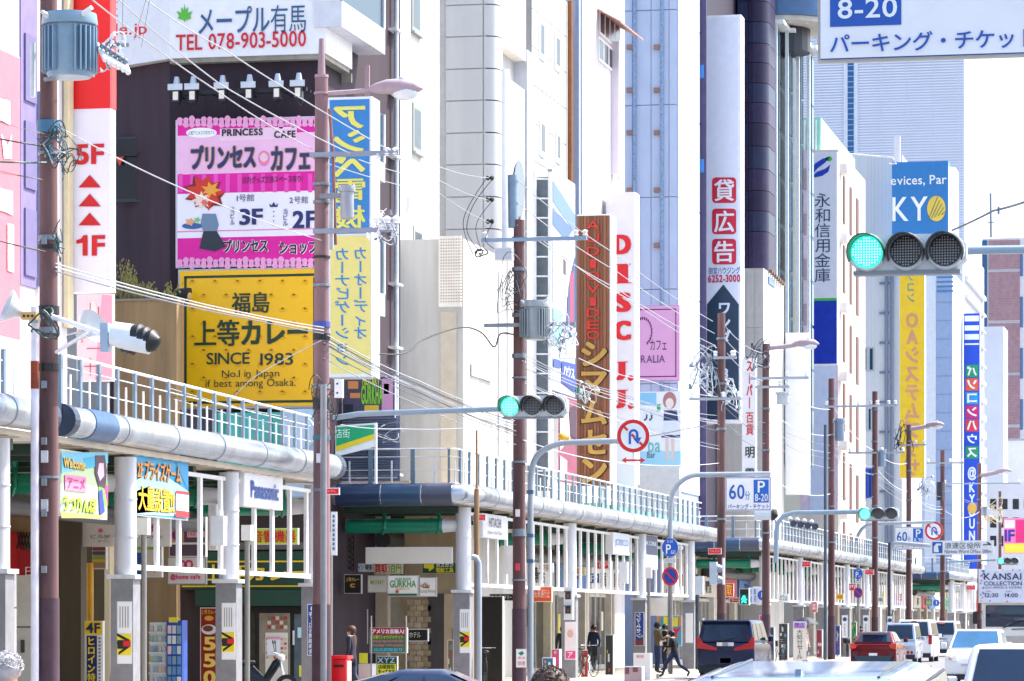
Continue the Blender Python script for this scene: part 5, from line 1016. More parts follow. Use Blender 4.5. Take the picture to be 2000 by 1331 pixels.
for i, (px, py0, py1, D, lab) in enumerate(((243, 1175, 1297, 66.4, 'with hazard stripe on the first grey column'), (446, 1178, 1289, 73.2, 'with hazard stripe on the column left of the curry shop'), (908, 1190, 1276, 94.8, 'with hazard stripe on the corner column'), (1346, 1198, 1256, 132, 'on the column behind the two men'), (1691, 1202, 1246, 176, 'with round mark on the column left of the red car'), (1650, 1202, 1246, 165, 'with round mark on the column right of the sale banner'), (1738, 1204, 1240, 196, 'with round mark on the column behind the red car'))):
    w_ = 14.5*66/D; s, pl = cx_('poster', f'narrow white notice {lab}', 'poster', D-.45, px-w_, py0, px+w_, py1, '#f1f0ee', th=.02, group='notices taped to the columns')
    h = py1-py0
    if i < 3:
        for k in range(4): rect(pl, px-w_*.6+k*w_*.36, py0+h*.08, px-w_*.6+k*w_*.36+w_*.1, py0+h*.42, FL('#77757c'), s, .02, 'small_print')
        ya, yb_ = py0+h*.52, py0+h*.86
        rect(pl, px-w_*.95, ya, px+w_*.95, yb_, FL('#f2d81c'), s, .02); 
        for (a, b_, c_, d) in ((0, .1, .9, .42), (.1, 1, .95, .6), (0, .5, .2, .62)): shape(pl, [(px-w_*.95+w_*1.9*a, ya+(yb_-ya)*b_), (px-w_*.95+w_*1.9*c_, ya+(yb_-ya)*d), (px-w_*.95+w_*1.9*c_, ya+(yb_-ya)*(d-.14)), (px-w_*.95+w_*1.9*a, ya+(yb_-ya)*(b_-.14))], FL('#1a1a1a'), s, .024, 'stripe')
        rect(pl, px-w_*.9, ya+h*.1, px+w_*.5, ya+h*.24, FL('#151515'), s, .03); rect(pl, px-w_*.1, ya+h*.11, px+w_*.9, ya+h*.2, FL('#d81a20'), s, .034)
    elif i > 3: disc(pl, px, py0+8, 4, 4, FL('#2a4a7a'), s, .02); text(pl, '歩者専用', px-1.5, py0+16, px+1.5, py1-4, FL('#6a6c74'), s, 0, vert=True)
s, pl = cx_('sign', 'blue vertical sign with white characters on the column beside the second pole', 'sign', 79, 600, 1180, 624, 1281, '#1554ae', th=.05)
text(pl, '(有)正公無線商会', 603, 1184, 616, 1277, FL('#f4f6fa'), s, .036, vert=True); text(pl, 'アマチュア' if 'チ' in GLk and 'マ' in GLk and 'ュ' in GLk else 'アマム', 618, 1184, 623, 1244, FL('#e86070'), s, .018, vert=True, off=.035)
s, pl = cx_('sign', 'blue vertical sign with mirrored white letters on a column left of the two men', 'sign', 121, 1240, 1196, 1258, 1262, '#1a3a90', th=.05)
text(pl, 'シマムセン', 1243, 1198, 1252, 1246, FL('#f2f4fa'), s, .036, vert=True, mirror=True); rect(pl, 1241, 1250, 1257, 1261, FL('#7a3040'), s, .03); disc(pl, 1254, 1243, 2, 2, FL('#c8e020'), s, .03)
s, pl = cx_('poster', 'white and pink portrait poster on the pedestrian signal column', 'poster', 109, 1103, 1215, 1125, 1289, '#f6e6e8', th=.02); disc(pl, 1114, 1238, 6, 8, FL('#e8b8a8'), s, .02); rect(pl, 1105, 1272, 1124, 1287, FL('#ec4a8a'), s, .02); text(pl, 'ア', 1109, 1274, 1119, 1285, FL('#ffffff'), s, off=.035)
s, pl = cx_('poster', 'pink vertical sign on the column by the people carrier', 'poster', 150, 1483, 1202, 1498, 1254, '#d81a7a', th=.02); text(pl, 'AXMA', 1485, 1212, 1493, 1244, FL('#fbe4f0'), s, .036, vert=True)
s, pl = cx_('banner', 'white vertical closing sale banner in the arcade', 'banner', 150, 1549, 1214, 1575, 1290, '#f3ead6', th=.03)
rect(pl, 1550, 1215, 1574, 1228, FL('#e6c8ee'), s, .02); text(pl, '閉店', 1552, 1217, 1572, 1227, FL('#8a2ab0'), s, .036, off=.03); text(pl, '大処分セール', 1556, 1230, 1568, 1287, FL('#3a3430'), s, .018, vert=True)
s, pl = cx_('sticker', 'white sticker with green mark low on the third utility pole', 'sticker', 96.4, 1008, 1268, 1028, 1304, '#f0eeea', th=.01); shape(pl, [(1012, 1276), (1020, 1272), (1024, 1277), (1018, 1281)], FL('#1f8a5a'), s, .02); text(pl, '専用', 1011, 1283, 1026, 1288, FL('#e06060'), s, 0); text(pl, '禁煙', 1011, 1292, 1026, 1300, FL('#d04a50'), s, 0)
# control boxes and grey lamp posts
for i, (px, pyt, pyb, D, lab) in enumerate(((281, 1012, 1045, 66, 'right of the first column'), (483, 1026, 1056, 72.5, 'right of the second column'), (645, 1040, 1068, 78, 'right of the third column beside the second pole'), (1267, 1108, 1130, 119, 'left of the two men'))):
    t = T('arcade_lamp_post', f'slim grey post with white box head {lab}', 'lamp post', W(px, HZ, D) * Vector((1, 1, 0)) if False else Vector((W(px, HZ, D).x, W(px, HZ, D).y, .13)), 'slim grey posts with white heads')
    x, y = t.location.x, t.location.y; za, zb = W(px, pyb, D).z, W(px, pyt, D).z
    P('post', t, M('#8b8883', .4, .4, .15), MB().tube([(x, y, .13), (x, y, za)], .055, 10), smooth=True); P('head', t, M('#e6e2da', .5), MB().prism([(x-.1, y-.1), (x+.1, y-.1), (x+.1, y+.1), (x-.1, y+.1)], za, zb))
for i, (px, py0, py1, D, c_, lab) in enumerate(((424, 1008, 1066, 73, '#e6eaf0', 'white switch box left of the second column'), (415, 985, 1075, 73.6, '#d6d8da', 'narrow pale box behind the white switch box'), (996, 1066, 1122, 99, '#ece8e2', 'cream control box left of the third pole'), (1217, 1098, 1140, 116, '#e4e6ea', 'white box under the pale blue brand sign'), (1365, 1126, 1162, 131, '#c9d2dc', 'grey box on the last column of the long canopy'))):
    s, pl = cx_('control_box', lab, 'box', D, px-(13 if i == 0 else 8), py0, px+(13 if i == 0 else 8), py1, c_, th=.25)
s, pl = cx_('notice_board', 'white cabinet with red heading at the foot of the blue sign column', 'cabinet', 116, 1237, 1276, 1270, 1345, '#e6e4e2', th=.4); text(pl, '専用', 1243, 1280, 1257, 1286, FL('#d04040'), s)
s, pl = cx_('planter_box', 'mauve box with two brown squares left of the men', 'box', 108, 1219, 1302, 1254, 1360, '#b49a9c', th=.4); rect(pl, 1221, 1304, 1229, 1317, FL('#7a4a4c'), s, .02); rect(pl, 1236, 1304, 1246, 1313, FL('#7a4a4c'), s, .02)
s, pl = cx_('awning', 'white cloth awning edge behind the round parking sign', 'awning', 127, 1270, 1168, 1307, 1203, '#ece6dc', th=.5)
s, pl = cx_('banner', 'blue yellow sale banner behind the two men', 'banner', 133, 1283, 1203, 1332, 1262, '#4a9ab8', th=.03)
for (a, b_, c_, d, cc) in ((1284, 1205, 1290, 1214, '#e88a30'), (1296, 1205, 1306, 1222, '#f0e030'), (1312, 1206, 1324, 1224, '#e8e03a'), (1326, 1206, 1331, 1222, '#e08a30')): rect(pl, a, b_, c_, d, FL(cc), s, .02)
text(pl, 'Y', 1312, 1226, 1330, 1246, FL('#e02040'), s, .036)
# ================================================================ POLES
def pole(px, D, ztop, label, r0=.17, r1=.13, x=None, mat=None, name='utility_pole'):
    p = W(px, HZ, D); b = Vector((p.x, p.y, .12))
    t = T(name, label, 'pole', b)
    n = 14; zs = [.12 + (ztop-.12)*k/n for k in range(n+1)]
    P('shaft', t, mat or POLE, MB().tube([(b.x, b.y, z) for z in zs], [r0+(r1-r0)*k/n for k in range(n+1)], 18), smooth=True)
    if r0 > .12:
        P('dark_foot', t, M('#4a3440', .8, 0, .3, 3), MB().tube([(b.x, b.y, .122), (b.x, b.y, 2.2)], [r0+.012, r0+.008], 18), smooth=True)
    return t
def ring(t, z, r, mat=None, h=.08, name='band'):
    b = ORG[t.name]; P(name, t, mat or STEEL, MB().tube([(b.x, b.y, z), (b.x, b.y, z+h)], r, 16))
def zat(py, D): return EYE + (HZ-py)/F*D
def arm(t, z, x0, x1, dy=-.2, name='crossarm', w_=.05, mat=None):
    b = ORG[t.name]; P(name, t, mat or STEEL, MB().box(b.x+x0, b.x+x1, b.y+dy-w_, b.y+dy+w_, z-w_, z+w_))
def insul(t, x, z, dy=-.2, s=1, mat=None):
    b = ORG[t.name]; y = b.y+dy
    P('insulator', t, mat or M('#e9ecee', .25), MB().tube([(b.x+x, y, z), (b.x+x, y, z+.05*s), (b.x+x, y, z+.08*s), (b.x+x, y, z+.16*s), (b.x+x, y, z+.2*s)], [.03*s, .09*s, .05*s, .09*s, .03*s], 10), smooth=False)
def transformer(label, px, D, pyt, pyb, w_, mat, ribs=True, parent_pole=None, cap=True):
    x, y = W(px, HZ, D).x, W(px, HZ, D).y; z0, z1 = zat(pyb, D), zat(pyt, D); r = w_/F*D/2
    t = T('transformer', label, 'transformer', (x, y, z0)); h = z1-z0
    P('tank', t, mat, MB().tube([(x, y, z0), (x, y, z0+.04), (x, y, z1-h*.2), (x, y, z1-.03)], [r*.76, r*.82, r*.82, r*.82], 22), smooth=True)
    P('lid', t, mat, MB().tube([(x, y, z1-h*.18), (x, y, z1-h*.16), (x, y, z1)], [r, r*1.02, r*.97], 22), smooth=True)
    if ribs:
        for k in range(30):
            if 255 < k*12 < 290: continue
            a = R(k*12); c = Vector((math.cos(a), math.sin(a), 0)); n = Vector((-c.y, c.x, 0))*.012; p = Vector((x, y, 0))
            a0, a1 = p + c*r*.78, p + c*r*1.02
            P('cooling_fin', t, mat, MB().ext([a0-n+Vector((0,0,z0+h*.08)), a1-n+Vector((0,0,z0+h*.08)), a1-n+Vector((0,0,z1-h*.22)), a0-n+Vector((0,0,z1-h*.22))], n*2))
    P('bushing', t, M('#e3e6ea', .3), MB().tube([(x+r*.5, y-r*.5, z1-h*.1), (x+r*1.1, y-r*.8, z1+h*.03)], [r*.14, r*.08], 8))
    P('bushing', t, M('#c8ccd2', .3), MB().tube([(x-r*.5, y-r*.7, z1-h*.1), (x-r*.7, y-r*1.05, z1-h*.02)], [r*.12, r*.07], 8))
    return t
def tangle(name, label, cat, c, rad, n, cols, r=.014, seed=1, group=None, flat=.4, elong=1.0):
    rnd = random.Random(seed); t = T(name, label, cat, c, group)
    for k in range(n):
        pts = []; a0 = rnd.random()*6; rr = rad*rnd.uniform(.45, 1); cx, cz = rnd.uniform(-.3, .3)*rad, rnd.uniform(-.4, .4)*rad*elong
        m = 14; L = rnd.uniform(1.5, 4.5); wob = rnd.uniform(1.3, 2.6); am = rnd.uniform(.25, .6)
        for j in range(m): a = a0 + L*j/(m-1); pts.append(Vector(c) + Vector((cx+rr*(math.cos(a)+am*math.cos(a*wob+k)), flat*rr*math.sin(a*1.3+k)-.1, cz+rr*elong*(math.sin(a)+am*math.sin(a*wob*1.4+k)))))
        P('loop', t, M(cols[k % len(cols)], .5, 0, 0), MB().tube(pts, r*.55, 5), smooth=True)
        if cat in ('switchgear', 'insulators'): q = pts[rnd.randrange(m)]; P('insulator', t, M(cols[k % len(cols)], .3, 0, 0), MB().tube([q, q+Vector((rnd.uniform(-.3,.3), 0, rnd.uniform(.3,1)))*rad*.45], [rad*.16, rad*.09], 7))
    return t
PX = {}
p1 = pole(95, 59.5, 17, 'thick mauve brown utility pole nearest the camera at the left'); PX[1] = (p1, 59.5)
for py, h in ((303+0, .05), (230+240, .08), (487, .07), (615, .14), (652, .1), (725, .12), (935, .04)): ring(p1, zat(py, 59.5), .178, DARK if py in (487, 615, 725) else STEEL, h)
ring(p1, zat(260, 59.5), .2, M('#3c6f90', .4), .2, 'blue_wrap')
for k, py in enumerate((870, 950, 1010, 1120, 760, 480)): b = ORG[p1.name]; P('step_bolt', p1, STEEL, MB().box(b.x-.05, b.x+.03, b.y-.23, b.y-.16, zat(py, 59.5), zat(py, 59.5)+.12))
side1 = W(68, HZ, 59.3); P('conduit', p1, M('#d9d6e2', .5, 0, .2), MB().tube([(side1.x, side1.y, .13), (side1.x, side1.y, zat(600, 59.3))], .07, 10), smooth=True)
P('conduit', p1, M('#8a3a1e', .8, 0, .4), MB().tube([(side1.x, side1.y-.005, zat(760, 59.3)), (side1.x, side1.y-.005, zat(706, 59.3))], .074, 10), label='rusted conduit joint')
q = W(68, HZ, 59); P('white_tube', p1, M('#cfd8d6', .4), MB().tube([(q.x, q.y-.1, zat(192, 59)), (q.x, q.y-.1, zat(86, 59))], .045, 10))
t1 = transformer('large blue grey ribbed transformer at the top left on the first pole', 136, 58.6, 28, 152, 108, M('#7f9ab0', .35, .2, .12, 3))
b = ORG[p1.name]; P('bracket', p1, STEEL, MB().tube([(b.x, b.y-.2, zat(150, 59)), (b.x+.95, b.y-.5, zat(150, 59))], .04, 6).tube([(b.x+.1, b.y-.25, zat(30, 59)), (b.x+.5, b.y-.35, zat(20, 59))], .03, 6))
dropper = tangle('cutout_switch', 'white tangle of cutout switches right of the large transformer', 'switchgear', W(222, 105, 58.6), .22, 14, ['#e6eaee', '#c7d0d8', '#58626c', '#e6eaee'], .022, 4)
for k in range(6): P('fuse_tube', dropper, M('#e9edf0', .3), MB().tube([W(196+k*9, 96+k*5, 58.4), W(206+k*9, 118+k*5, 58.2)], .045, 8)); P('terminal', dropper, STEEL, MB().ball(W(200+k*9, 90+k*6, 58.3), .05))
P('bracket', dropper, STEEL, MB().tube([W(160, 148, 58.6), W(196, 92, 58.6), W(252, 88, 58.6)], .035, 6))
tangle('cable_coil', 'coil of blue green and dark cables bound to the first pole', 'cables', W(112, 285, 59.2), .26, 16, ['#1e6a8a', '#2a3a3a', '#1c4a4a', '#58606a', '#2b2f38', '#a3b4bc'], .02, 7)
tangle('cable_coil', 'looped dark cable joint just under the blue green coil', 'cables', W(135, 318, 59.2), .2, 8, ['#22262c', '#3a4650'], .016, 8)
tangle('cable_loop', 'green black loop of cable below the grey junction box', 'cables', W(92, 630, 59.1), .24, 4, ['#12303a', '#1d4a4a'], .03, 10, flat=.9)
tangle('cable_coil', 'teal coil hanging to the right of the first pole', 'cables', W(117, 470, 59.2), .1, 7, ['#1c5a5a', '#1b2226'], .016, 11, elong=2.4)
jb = T('junction_box', 'yellow brown box with three plugs left of the first pole', 'box', W(62, 615, 59)); pj = planeD(58, 59)
rect(pj, 43, 610, 72, 625, M('#c9a060', .5, 0, .2), jb, .05, 'case', th=.15)
for k in range(3): disc(pj, 49+k*8, 618, 2.6, 2.6, DARK, jb, .06, 'plug', th=.04)
def horn(label, px, py, D, s=.35, dx=-1):
    t = T('loudspeaker', label, 'loudspeaker', W(px, py, D), 'horn loudspeakers on the first pole'); c = W(px, py, D)
    P('horn', t, M('#c9ced4', .35, .3), MB().tube([c, c+Vector((dx*s*.5, -.1, .1)), c+Vector((dx*s, -.2, .18))], [.06, .12, .3], 16, caps=False), smooth=True); P('driver', t, GREYP, MB().tube([c, c-Vector((dx*.15, 0, .02))], [.1, .08], 10)); return t
horn('pale grey horn loudspeaker left of the first pole', 60, 620, 59.2); horn('grey horn loudspeaker low behind the railing right of the first pole', 150, 660, 60, .35, 1)
# side-on traffic light
def signal3(label, px, py, D, s=1.35, arm_pts=None, lit='#19d8a4', yaw=0, group='horizontal traffic lights over the road', armr=.06):
    c = W(px, py, D); t = T('traffic_light', label, 'traffic light', c, group)
    L = .56*s; h = .17*s; HM = M('#c3cbd2', .4, .1, .08)
    pts = [(-L+.1, -h), (L-.1, -h), (L, -h+.1), (L, h-.1), (L-.1, h), (-L+.1, h), (-L, h-.1), (-L, -h+.1)]
    P('body', t, HM, MB().ext([(c.x+a, c.y-.06, c.z+b_) for a, b_ in pts], (0, .2*s, 0)))
    for k in (-1, 0, 1):
        x = c.x+k*L*.66; r = .15*s
        P('module', t, HM, MB().tube([(x, c.y-.061, c.z), (x, c.y-.13, c.z)], [r*1.22, r*1.12], 24), smooth=True)
        if k == -1: P('lens', t, M(lit, .3, 0, .05, 1, emit=.75), MB().tube([(x, c.y-.131, c.z), (x, c.y-.15, c.z)], r, 24), label='lit green lens')
        else: P('lens', t, M('#2a2c33', .25, 0, .5, 6), MB().tube([(x, c.y-.131, c.z), (x, c.y-.15, c.z)], r, 24))
        mb = MB()
        for j in range(-5, 6):
            for i in range(-5, 6):
                if i*i+j*j < 27: mb.box(x+i*r*.17-.006*s, x+i*r*.17+.006*s, c.y-.156, c.y-.151, c.z+j*r*.17-.006*s, c.z+j*r*.17+.006*s)
        P('diodes', t, M('#b9fff0', .3, 0, 0, emit=.8) if k == -1 else M('#9aa0aa', .3), mb, kind='stuff')
        V, FF = [], []; n = 14
        for i in range(n+1):
            a = R(-25 + 230*i/n); 
            V += [(x+r*1.12*math.cos(a), c.y-.13, c.z+r*1.12*math.sin(a)), (x+r*1.12*math.cos(a), c.y-.13-.34*s*max(.25, .5+.5*math.sin(a)), c.z+r*1.12*math.sin(a)-.03)]
        for i in range(n): FF.append((2*i, 2*i+1, 2*i+3, 2*i+2))
        vv = MB().add(V, FF); o = P('visor', t, M('#30363c', .5) if k != -1 else M('#2a6a5c', .5), vv, smooth=True); sm = o.modifiers.new('s', 'SOLIDIFY'); sm.thickness = .012
    P('base_trim', t, M('#7d868e', .5), MB().box(c.x-L*.9, c.x+L*.9, c.y-.08, c.y+.1, c.z-h-.04, c.z-h-.002))
    if arm_pts: P('arm', t, M('#8fa3b4', .35, .4, .1), MB().tube([W(*q) for q in arm_pts], armr, 12), smooth=True)
    return t
signal3('largest green traffic light, upper right, in front of the blue drum sign', 1772, 494, 34, 1.0, [(1878, 490, 34.2), (1915, 489, 34.2), (2060, 487, 34.2), (2130, 486, 34.2)], armr=.042)
pole(2130, 34.2, 6.2, 'grey steel post outside the right border carrying the largest traffic light', .1, .08, mat=GREYP, name='signal_post')
signal3('green traffic light on a long arm from the second pole, in front of the third', 1042, 794, 76, 1.3, [(652, 817, 76.9), (700, 809, 76.6), (980, 799, 76.3)])
signal3('small green traffic light in the distance left of the parking signs', 1716, 1004, 150, 1.5, [(1516, 1100, 151), (1516, 1040, 151), (1519, 1022, 151), (1530, 1008, 151), (1550, 1002, 151), (1690, 1000, 150.4)], armr=.1)
signal3('farthest pale green traffic light above the lorry', 1969, 1096, 205, 1.1, [(1850, 1098, 206), (1945, 1094, 205.4)], armr=.06)
ts = T('traffic_light', 'white traffic light seen from the side with three black visors, by the first pole', 'traffic light', W(250, 660, 57)); c = W(240, 662, 57)
for k in range(3):
    o = Vector((.11*k, -.02*k, -.04*k)); c2 = W(243, 655, 57)+o+Vector((0, 0, 0))
    P('module', ts, M('#dfe6ee', .4), MB().tube([c2+Vector((-.18, 0, .02)), c2+Vector((.22, -.02, -.05))], [.2-.01*k, .21-.01*k], 18), smooth=True)
    P('visor', ts, M('#14171b', .5), MB().tube([c2+Vector((.2, -.03, -.03)), c2+Vector((.3, -.05, -.02)), c2+Vector((.4, -.07, -.03))], [.2-.01*k, .19-.01*k, .05], 16), smooth=True)
    P('lens_back', ts, M('#5a2a2c' if k == 2 else '#3a3d44', .4), MB().ball(W(240+k*10, 683+k*3, 57), .05))
P('mount', ts, M('#9fb4c8', .4), MB().box(c.x-.35, c.x-.22, c.y-.1, c.y+.1, c.z-.2, c.z+.25))
P('arm', ts, M('#e2e6ee', .4), MB().tube([W(100, 618, 59.3), W(200, 652, 57.3), W(222, 656, 57)], .045, 8).tube([W(110, 688, 59.3), W(172, 650, 57.6)], .03, 8))
# ---- pole 2 with street lamp, transformer
p2 = pole(628, 77, zat(150, 77), 'mauve brown second utility pole carrying a street lamp, right of the pink billboard', .2, .14, mat=M('#84676c', .8, 0, .5, 2, .5, streak=1)); PX[2] = (p2, 77); b2_ = ORG[p2.name]
P('upper_shaft', p2, POLEL, MB().tube([(b2_.x, b2_.y, zat(152, 77)), (b2_.x, b2_.y, zat(76, 77))], [.09, .055], 12)); ring(p2, zat(152, 77), .15, POLEL, .06); ring(p2, zat(185, 77), .165, POLEL, .05)
for py, m, h in ((310, STEEL, .1), (363, STEEL, .06), (398, STEEL, .06), (505, DARK, .05), (560, STEEL, .06), (640, M('#3a4a9a', .5), .12), (665, DARK, .14), (760, STEEL, .1), (800, DARK, .25), (960, STEEL, .06), (860, M('#2a6a78', .5), .1)): ring(p2, zat(py, 77), .19, m, h)
P('side_tube', p2, M('#8a5a50', .6, 0, .2), MB().tube([(b2_.x+.2, b2_.y-.1, zat(215, 77)), (b2_.x+.28, b2_.y-.1, zat(300, 77)), (b2_.x+.34, b2_.y-.1, zat(480, 77))], .035, 8)); P('side_tube', p2, M('#a9b0b8', .4), MB().tube([(b2_.x+.27, b2_.y-.18, zat(380, 77)), (b2_.x+.27, b2_.y-.18, zat(490, 77))], .05, 8))
arm(p2, zat(305, 77), -.2, 1.75, mat=M('#8a95a6', .4, .3)); 
for x in (1.5, 1.68): insul(p2, x, zat(311, 77), -.2, .9)
insul(p2, 1.3, zat(308, 77)-.1, -.2, .7)
arm(p2, zat(455, 77), -.1, 1.6, mat=M('#8a95a6', .4, .3), dy=-.3); arm(p2, zat(387, 77), .05, .7, dy=-.3)
transformer('small plain grey transformer right of the second pole', 678, 76.5, 364, 428, 32, M('#9aa0ac', .35, .3, .1), ribs=False)
tangle('cutout_switch', 'white jumble of insulators at the end of the second pole crossarm', 'switchgear', W(752, 448, 76.5), .26, 16, ['#eceff2', '#dfe4ea', '#6a7280'], .02, 21)
for k in range(5): b = W(738+k*9, 436+(k % 2)*14, 76.4); ONE('insulator', ['first small white insulator above the pole two jumble', 'second small white insulator of the pole two jumble', 'third small white insulator of the pole two jumble', 'fourth small white insulator of the pole two jumble', 'last small white insulator of the pole two jumble'][k], 'insulator', M('#e9ecee', .25), MB().tube([b, b+Vector((0, 0, .05)), b+Vector((0, 0, .1)), b+Vector((0, 0, .16))], [.1, .06, .1, .03], 10), 'insulators on the second pole')
tangle('cable_coil', 'dark cable knot on the second pole above the signal arm', 'cables', W(640, 800, 76.6), .22, 12, ['#16202a', '#1b3a4a', '#2b3038'], .018, 22, elong=1.6)
tangle('cable_coil', 'black cable loop left of the second pole below the yellow billboard', 'cables', W(618, 760, 76.8), .14, 5, ['#14171b', '#3a3230'], .018, 23, elong=2)
s, pl = cx_('junction_box', 'small white box with two dots on the right of the second pole', 'box', 76.3, 653, 741, 668, 777, '#e6e9ee', th=.15)
for y in (750, 768): disc(pl, 659, y, 2, 2, DARK, s, .02)
s, pl = cx_('sign', 'narrow white vertical sign low on the second pole', 'sign', 76.4, 646, 1000, 658, 1085, '#eef0f2', th=.03); 
for k in range(8): rect(pl, 650, 1006+k*9, 654, 1012+k*9, FL('#5a6a9a'), s, .02, 'small_print')
post = W(632, HZ, 74); ONE('steel_post', 'tall thin grey steel post standing just in front of the second pole', 'post', M('#8b8c93', .4, .5, .15), MB().tube([(post.x, post.y, .13), (post.x, post.y, zat(752, 74))], .07, 10), smooth=True)
def street_lamp(t, D, pole_px, py, px_end, head, mat, D2=None):
    # arm and head are parts of the pole
    P('lamp_arm', t, mat, MB().tube([W(pole_px, py+3, D), W((pole_px+px_end)/2, py, D-.05), W(px_end, py-4, D-.1)], .05*D/77, 10), smooth=True)
    a = W(px_end-10, py-4, D-.1); b_ = W(px_end+head, py-6, D-.3); L = (b_-a).length
    pts = [a, a.lerp(b_, .15)+Vector((0,0,.03)), a.lerp(b_, .35)+Vector((0,0,.06)), a.lerp(b_, .6)+Vector((0,0,.05)), a.lerp(b_, .85)+Vector((0,0,.03)), b_]
    P('lamp_head', t, mat, MB().tube(pts, [L*.03, L*.09, L*.13, L*.15, L*.12, L*.02], 14), smooth=True)
    P('lamp_glass', t, M('#dfe4e6', .12), MB().ball(a.lerp(b_, .68)-Vector((0,0,L*.07)), L*.24, L*.14, L*.13, 14, 8), smooth=True)
    P('lamp_cap', t, M('#a9b4c0', .4), MB().ball(a.lerp(b_, .62)+Vector((0,0,L*.17)), L*.07, L*.07, L*.06))
street_lamp(p2, 77, 636, 180, 728, 98, M('#a8969f', .5, 0, .15))
P('arm_brace', p2, POLEL, MB().box(W(716, 172, 76.9).x-.03, W(722, 172, 76.9).x, W(716, 172, 76.9).y-.03, W(716, 172, 76.9).y+.03, zat(188, 76.9), zat(128, 76.9)))
# ---- pole 3
p3 = pole(1014, 97, zat(430, 97), 'third utility pole with ribbed transformer behind the middle traffic light', .185, .15); PX[3] = (p3, 97); b3_ = ORG[p3.name]
P('grey_top', p3, M('#7c93a8', .5, .2, .2), MB().tube([(b3_.x-.16, b3_.y, zat(445, 97)), (b3_.x-.18, b3_.y, zat(342, 97))], [.14, .14], 14), smooth=True)
for py, m, h in ((472, M('#4a5a6a', .4), .12), (530, STEEL, .1), (620, STEEL, .1), (700, STEEL, .12), (740, STEEL, .05), (905, STEEL, .06), (1048, STEEL, .2), (1135, STEEL, .05)): ring(p3, zat(py, 97), .2, m, h)
arm(p3, zat(470, 97), -1.0, 1.9, mat=M('#8aa0b6', .4, .3)); arm(p3, zat(637, 97), -.9, 1.6, dy=-.3)
for x in (1.6, 1.85, -.9): insul(p3, x, zat(470, 97)+.05, -.2, .9)
for k, py in enumerate((348, 390, 433)):
    for j in range(2): c = W(953+j*8, py, 96.8); ONE('insulator', f'{["upper", "middle", "lower"][k]} black strain insulator left of the third pole, {["outer", "inner"][j]} one', 'insulator', DARK, MB().tube([c-Vector((.05, 0, 0)), c, c+Vector((.05, 0, 0))], [.04, .08, .04], 8), 'strain insulators at the third pole')
transformer('grey ribbed transformer on the right side of the third pole', 1044, 96.5, 588, 664, 58, M('#98a2a8', .35, .3, .12))
s, pl = cx_('switch_box', 'pale grey rounded switch box at the top left of the third pole', 'box', 96.6, 966, 484, 1000, 508, '#c6ccd4', th=.3)
tangle('cable_coil', 'jumble of dark cables left of the third pole', 'cables', W(1000, 560, 96.6), .3, 14, ['#1c2228', '#2a3a44', '#6a7682', '#1c2228'], .018, 31, elong=1.9)
tangle('cable_coil', 'black hooked cables at the switch box of the third pole', 'cables', W(940, 497, 96.6), .18, 4, ['#1c2228'], .035, 32, elong=.7)
tangle('cutout_switch', 'white cluster of cutout switches right of the grey ribbed transformer', 'switchgear', W(1098, 655, 96.4), .36, 18, ['#eceff2', '#dfe4ea', '#8a929e'], .026, 33)
tangle('cutout_switch', 'white and green hanging fittings in front of the brown sign', 'switchgear', W(1145, 770, 97), .3, 9, ['#e6eaee', '#2a7a5a', '#c8d0d6'], .022, 34)
horn3 = T('lamp', 'small orange bulb lamp hanging between the middle signal and brown sign', 'lamp', W(1098, 853, 97)); P('bulb', horn3, M('#f2a81c', .3), MB().ball(W(1097, 853, 97), .1)); P('cap', horn3, M('#f2c040', .4), MB().tube([W(1100, 853, 97), W(1112, 856, 97)], [.1, .06], 10))
# ---- farther poles
def farpole(k, px, D, pyt, label, tr=None, arms=(), seed=0, lamp=None, r=.17):
    t = pole(px, D, zat(pyt, D), label, r, r*.85); PX[k] = (t, D); b = ORG[t.name]
    for (py, x0, x1) in arms:
        arm(t, zat(py, D), x0, x1, mat=M('#a3aab6', .4, .3))
        for x in (x0+.1, x1-.1, (x0+x1)/2+.3): insul(t, x, zat(py, D)+.05, -.2, 1.1)
    for j in range(5): ring(t, zat(pyt, D)-1-j*1.7, r+.02, STEEL, .08)
    if tr: transformer(tr[0], *tr[1:])
    if lamp: street_lamp(t, D, px, lamp[0], lamp[1], lamp[2], M('#a8969f', .5, 0, .15))
    return t
farpole(4, 1409, 135, 612, 'fourth utility pole in front of the dark blue arrow sign', None, ((780, -1.2, .8), (700, -.3, .6)))
tangle('switchgear', 'white framework of switches left of the fourth pole', 'switchgear', W(1375, 720, 135), .5, 18, ['#e3e7ec', '#aeb8c4', '#6f7a86'], .035, 41, elong=1.5)
tangle('switchgear', 'white insulators on the right of the fourth pole', 'switchgear', W(1424, 770, 135), .35, 10, ['#e9ecf0', '#98a4b0'], .03, 42, elong=1.5)
farpole(5, 1496, 147, 672, 'fifth utility pole carrying a street lamp in front of the blank white board', ('small pale transformer platform right of the fifth pole', 1529, 146, 766, 790, 30, M('#b9c0c8', .4, .2), False), ((740, -.6, 1.8), (757, -.4, 1.0)), lamp=(678, 1555, 45))
tangle('insulator_string', 'dark insulators clustered left of the fifth pole top', 'insulators', W(1482, 700, 147), .4, 10, ['#1c2228', '#8a94a0'], .03, 51, elong=1.3)
farpole(6, 1624, 170, 740, 'sixth utility pole in front of the bank building', ('plain grey transformer right of the sixth pole', 1639, 169, 818, 862, 24, M('#7f93ac', .35, .3), False), ((795, -.3, 2.3),))
farpole(7, 1709, 190, 765, 'seventh utility pole behind the small distant signal', ('round grey transformer beside the seventh pole', 1722, 189, 880, 912, 18, M('#7f93ac', .35, .3), False), ((885, -1.4, 1.6), (793, -.3, 1.2)))
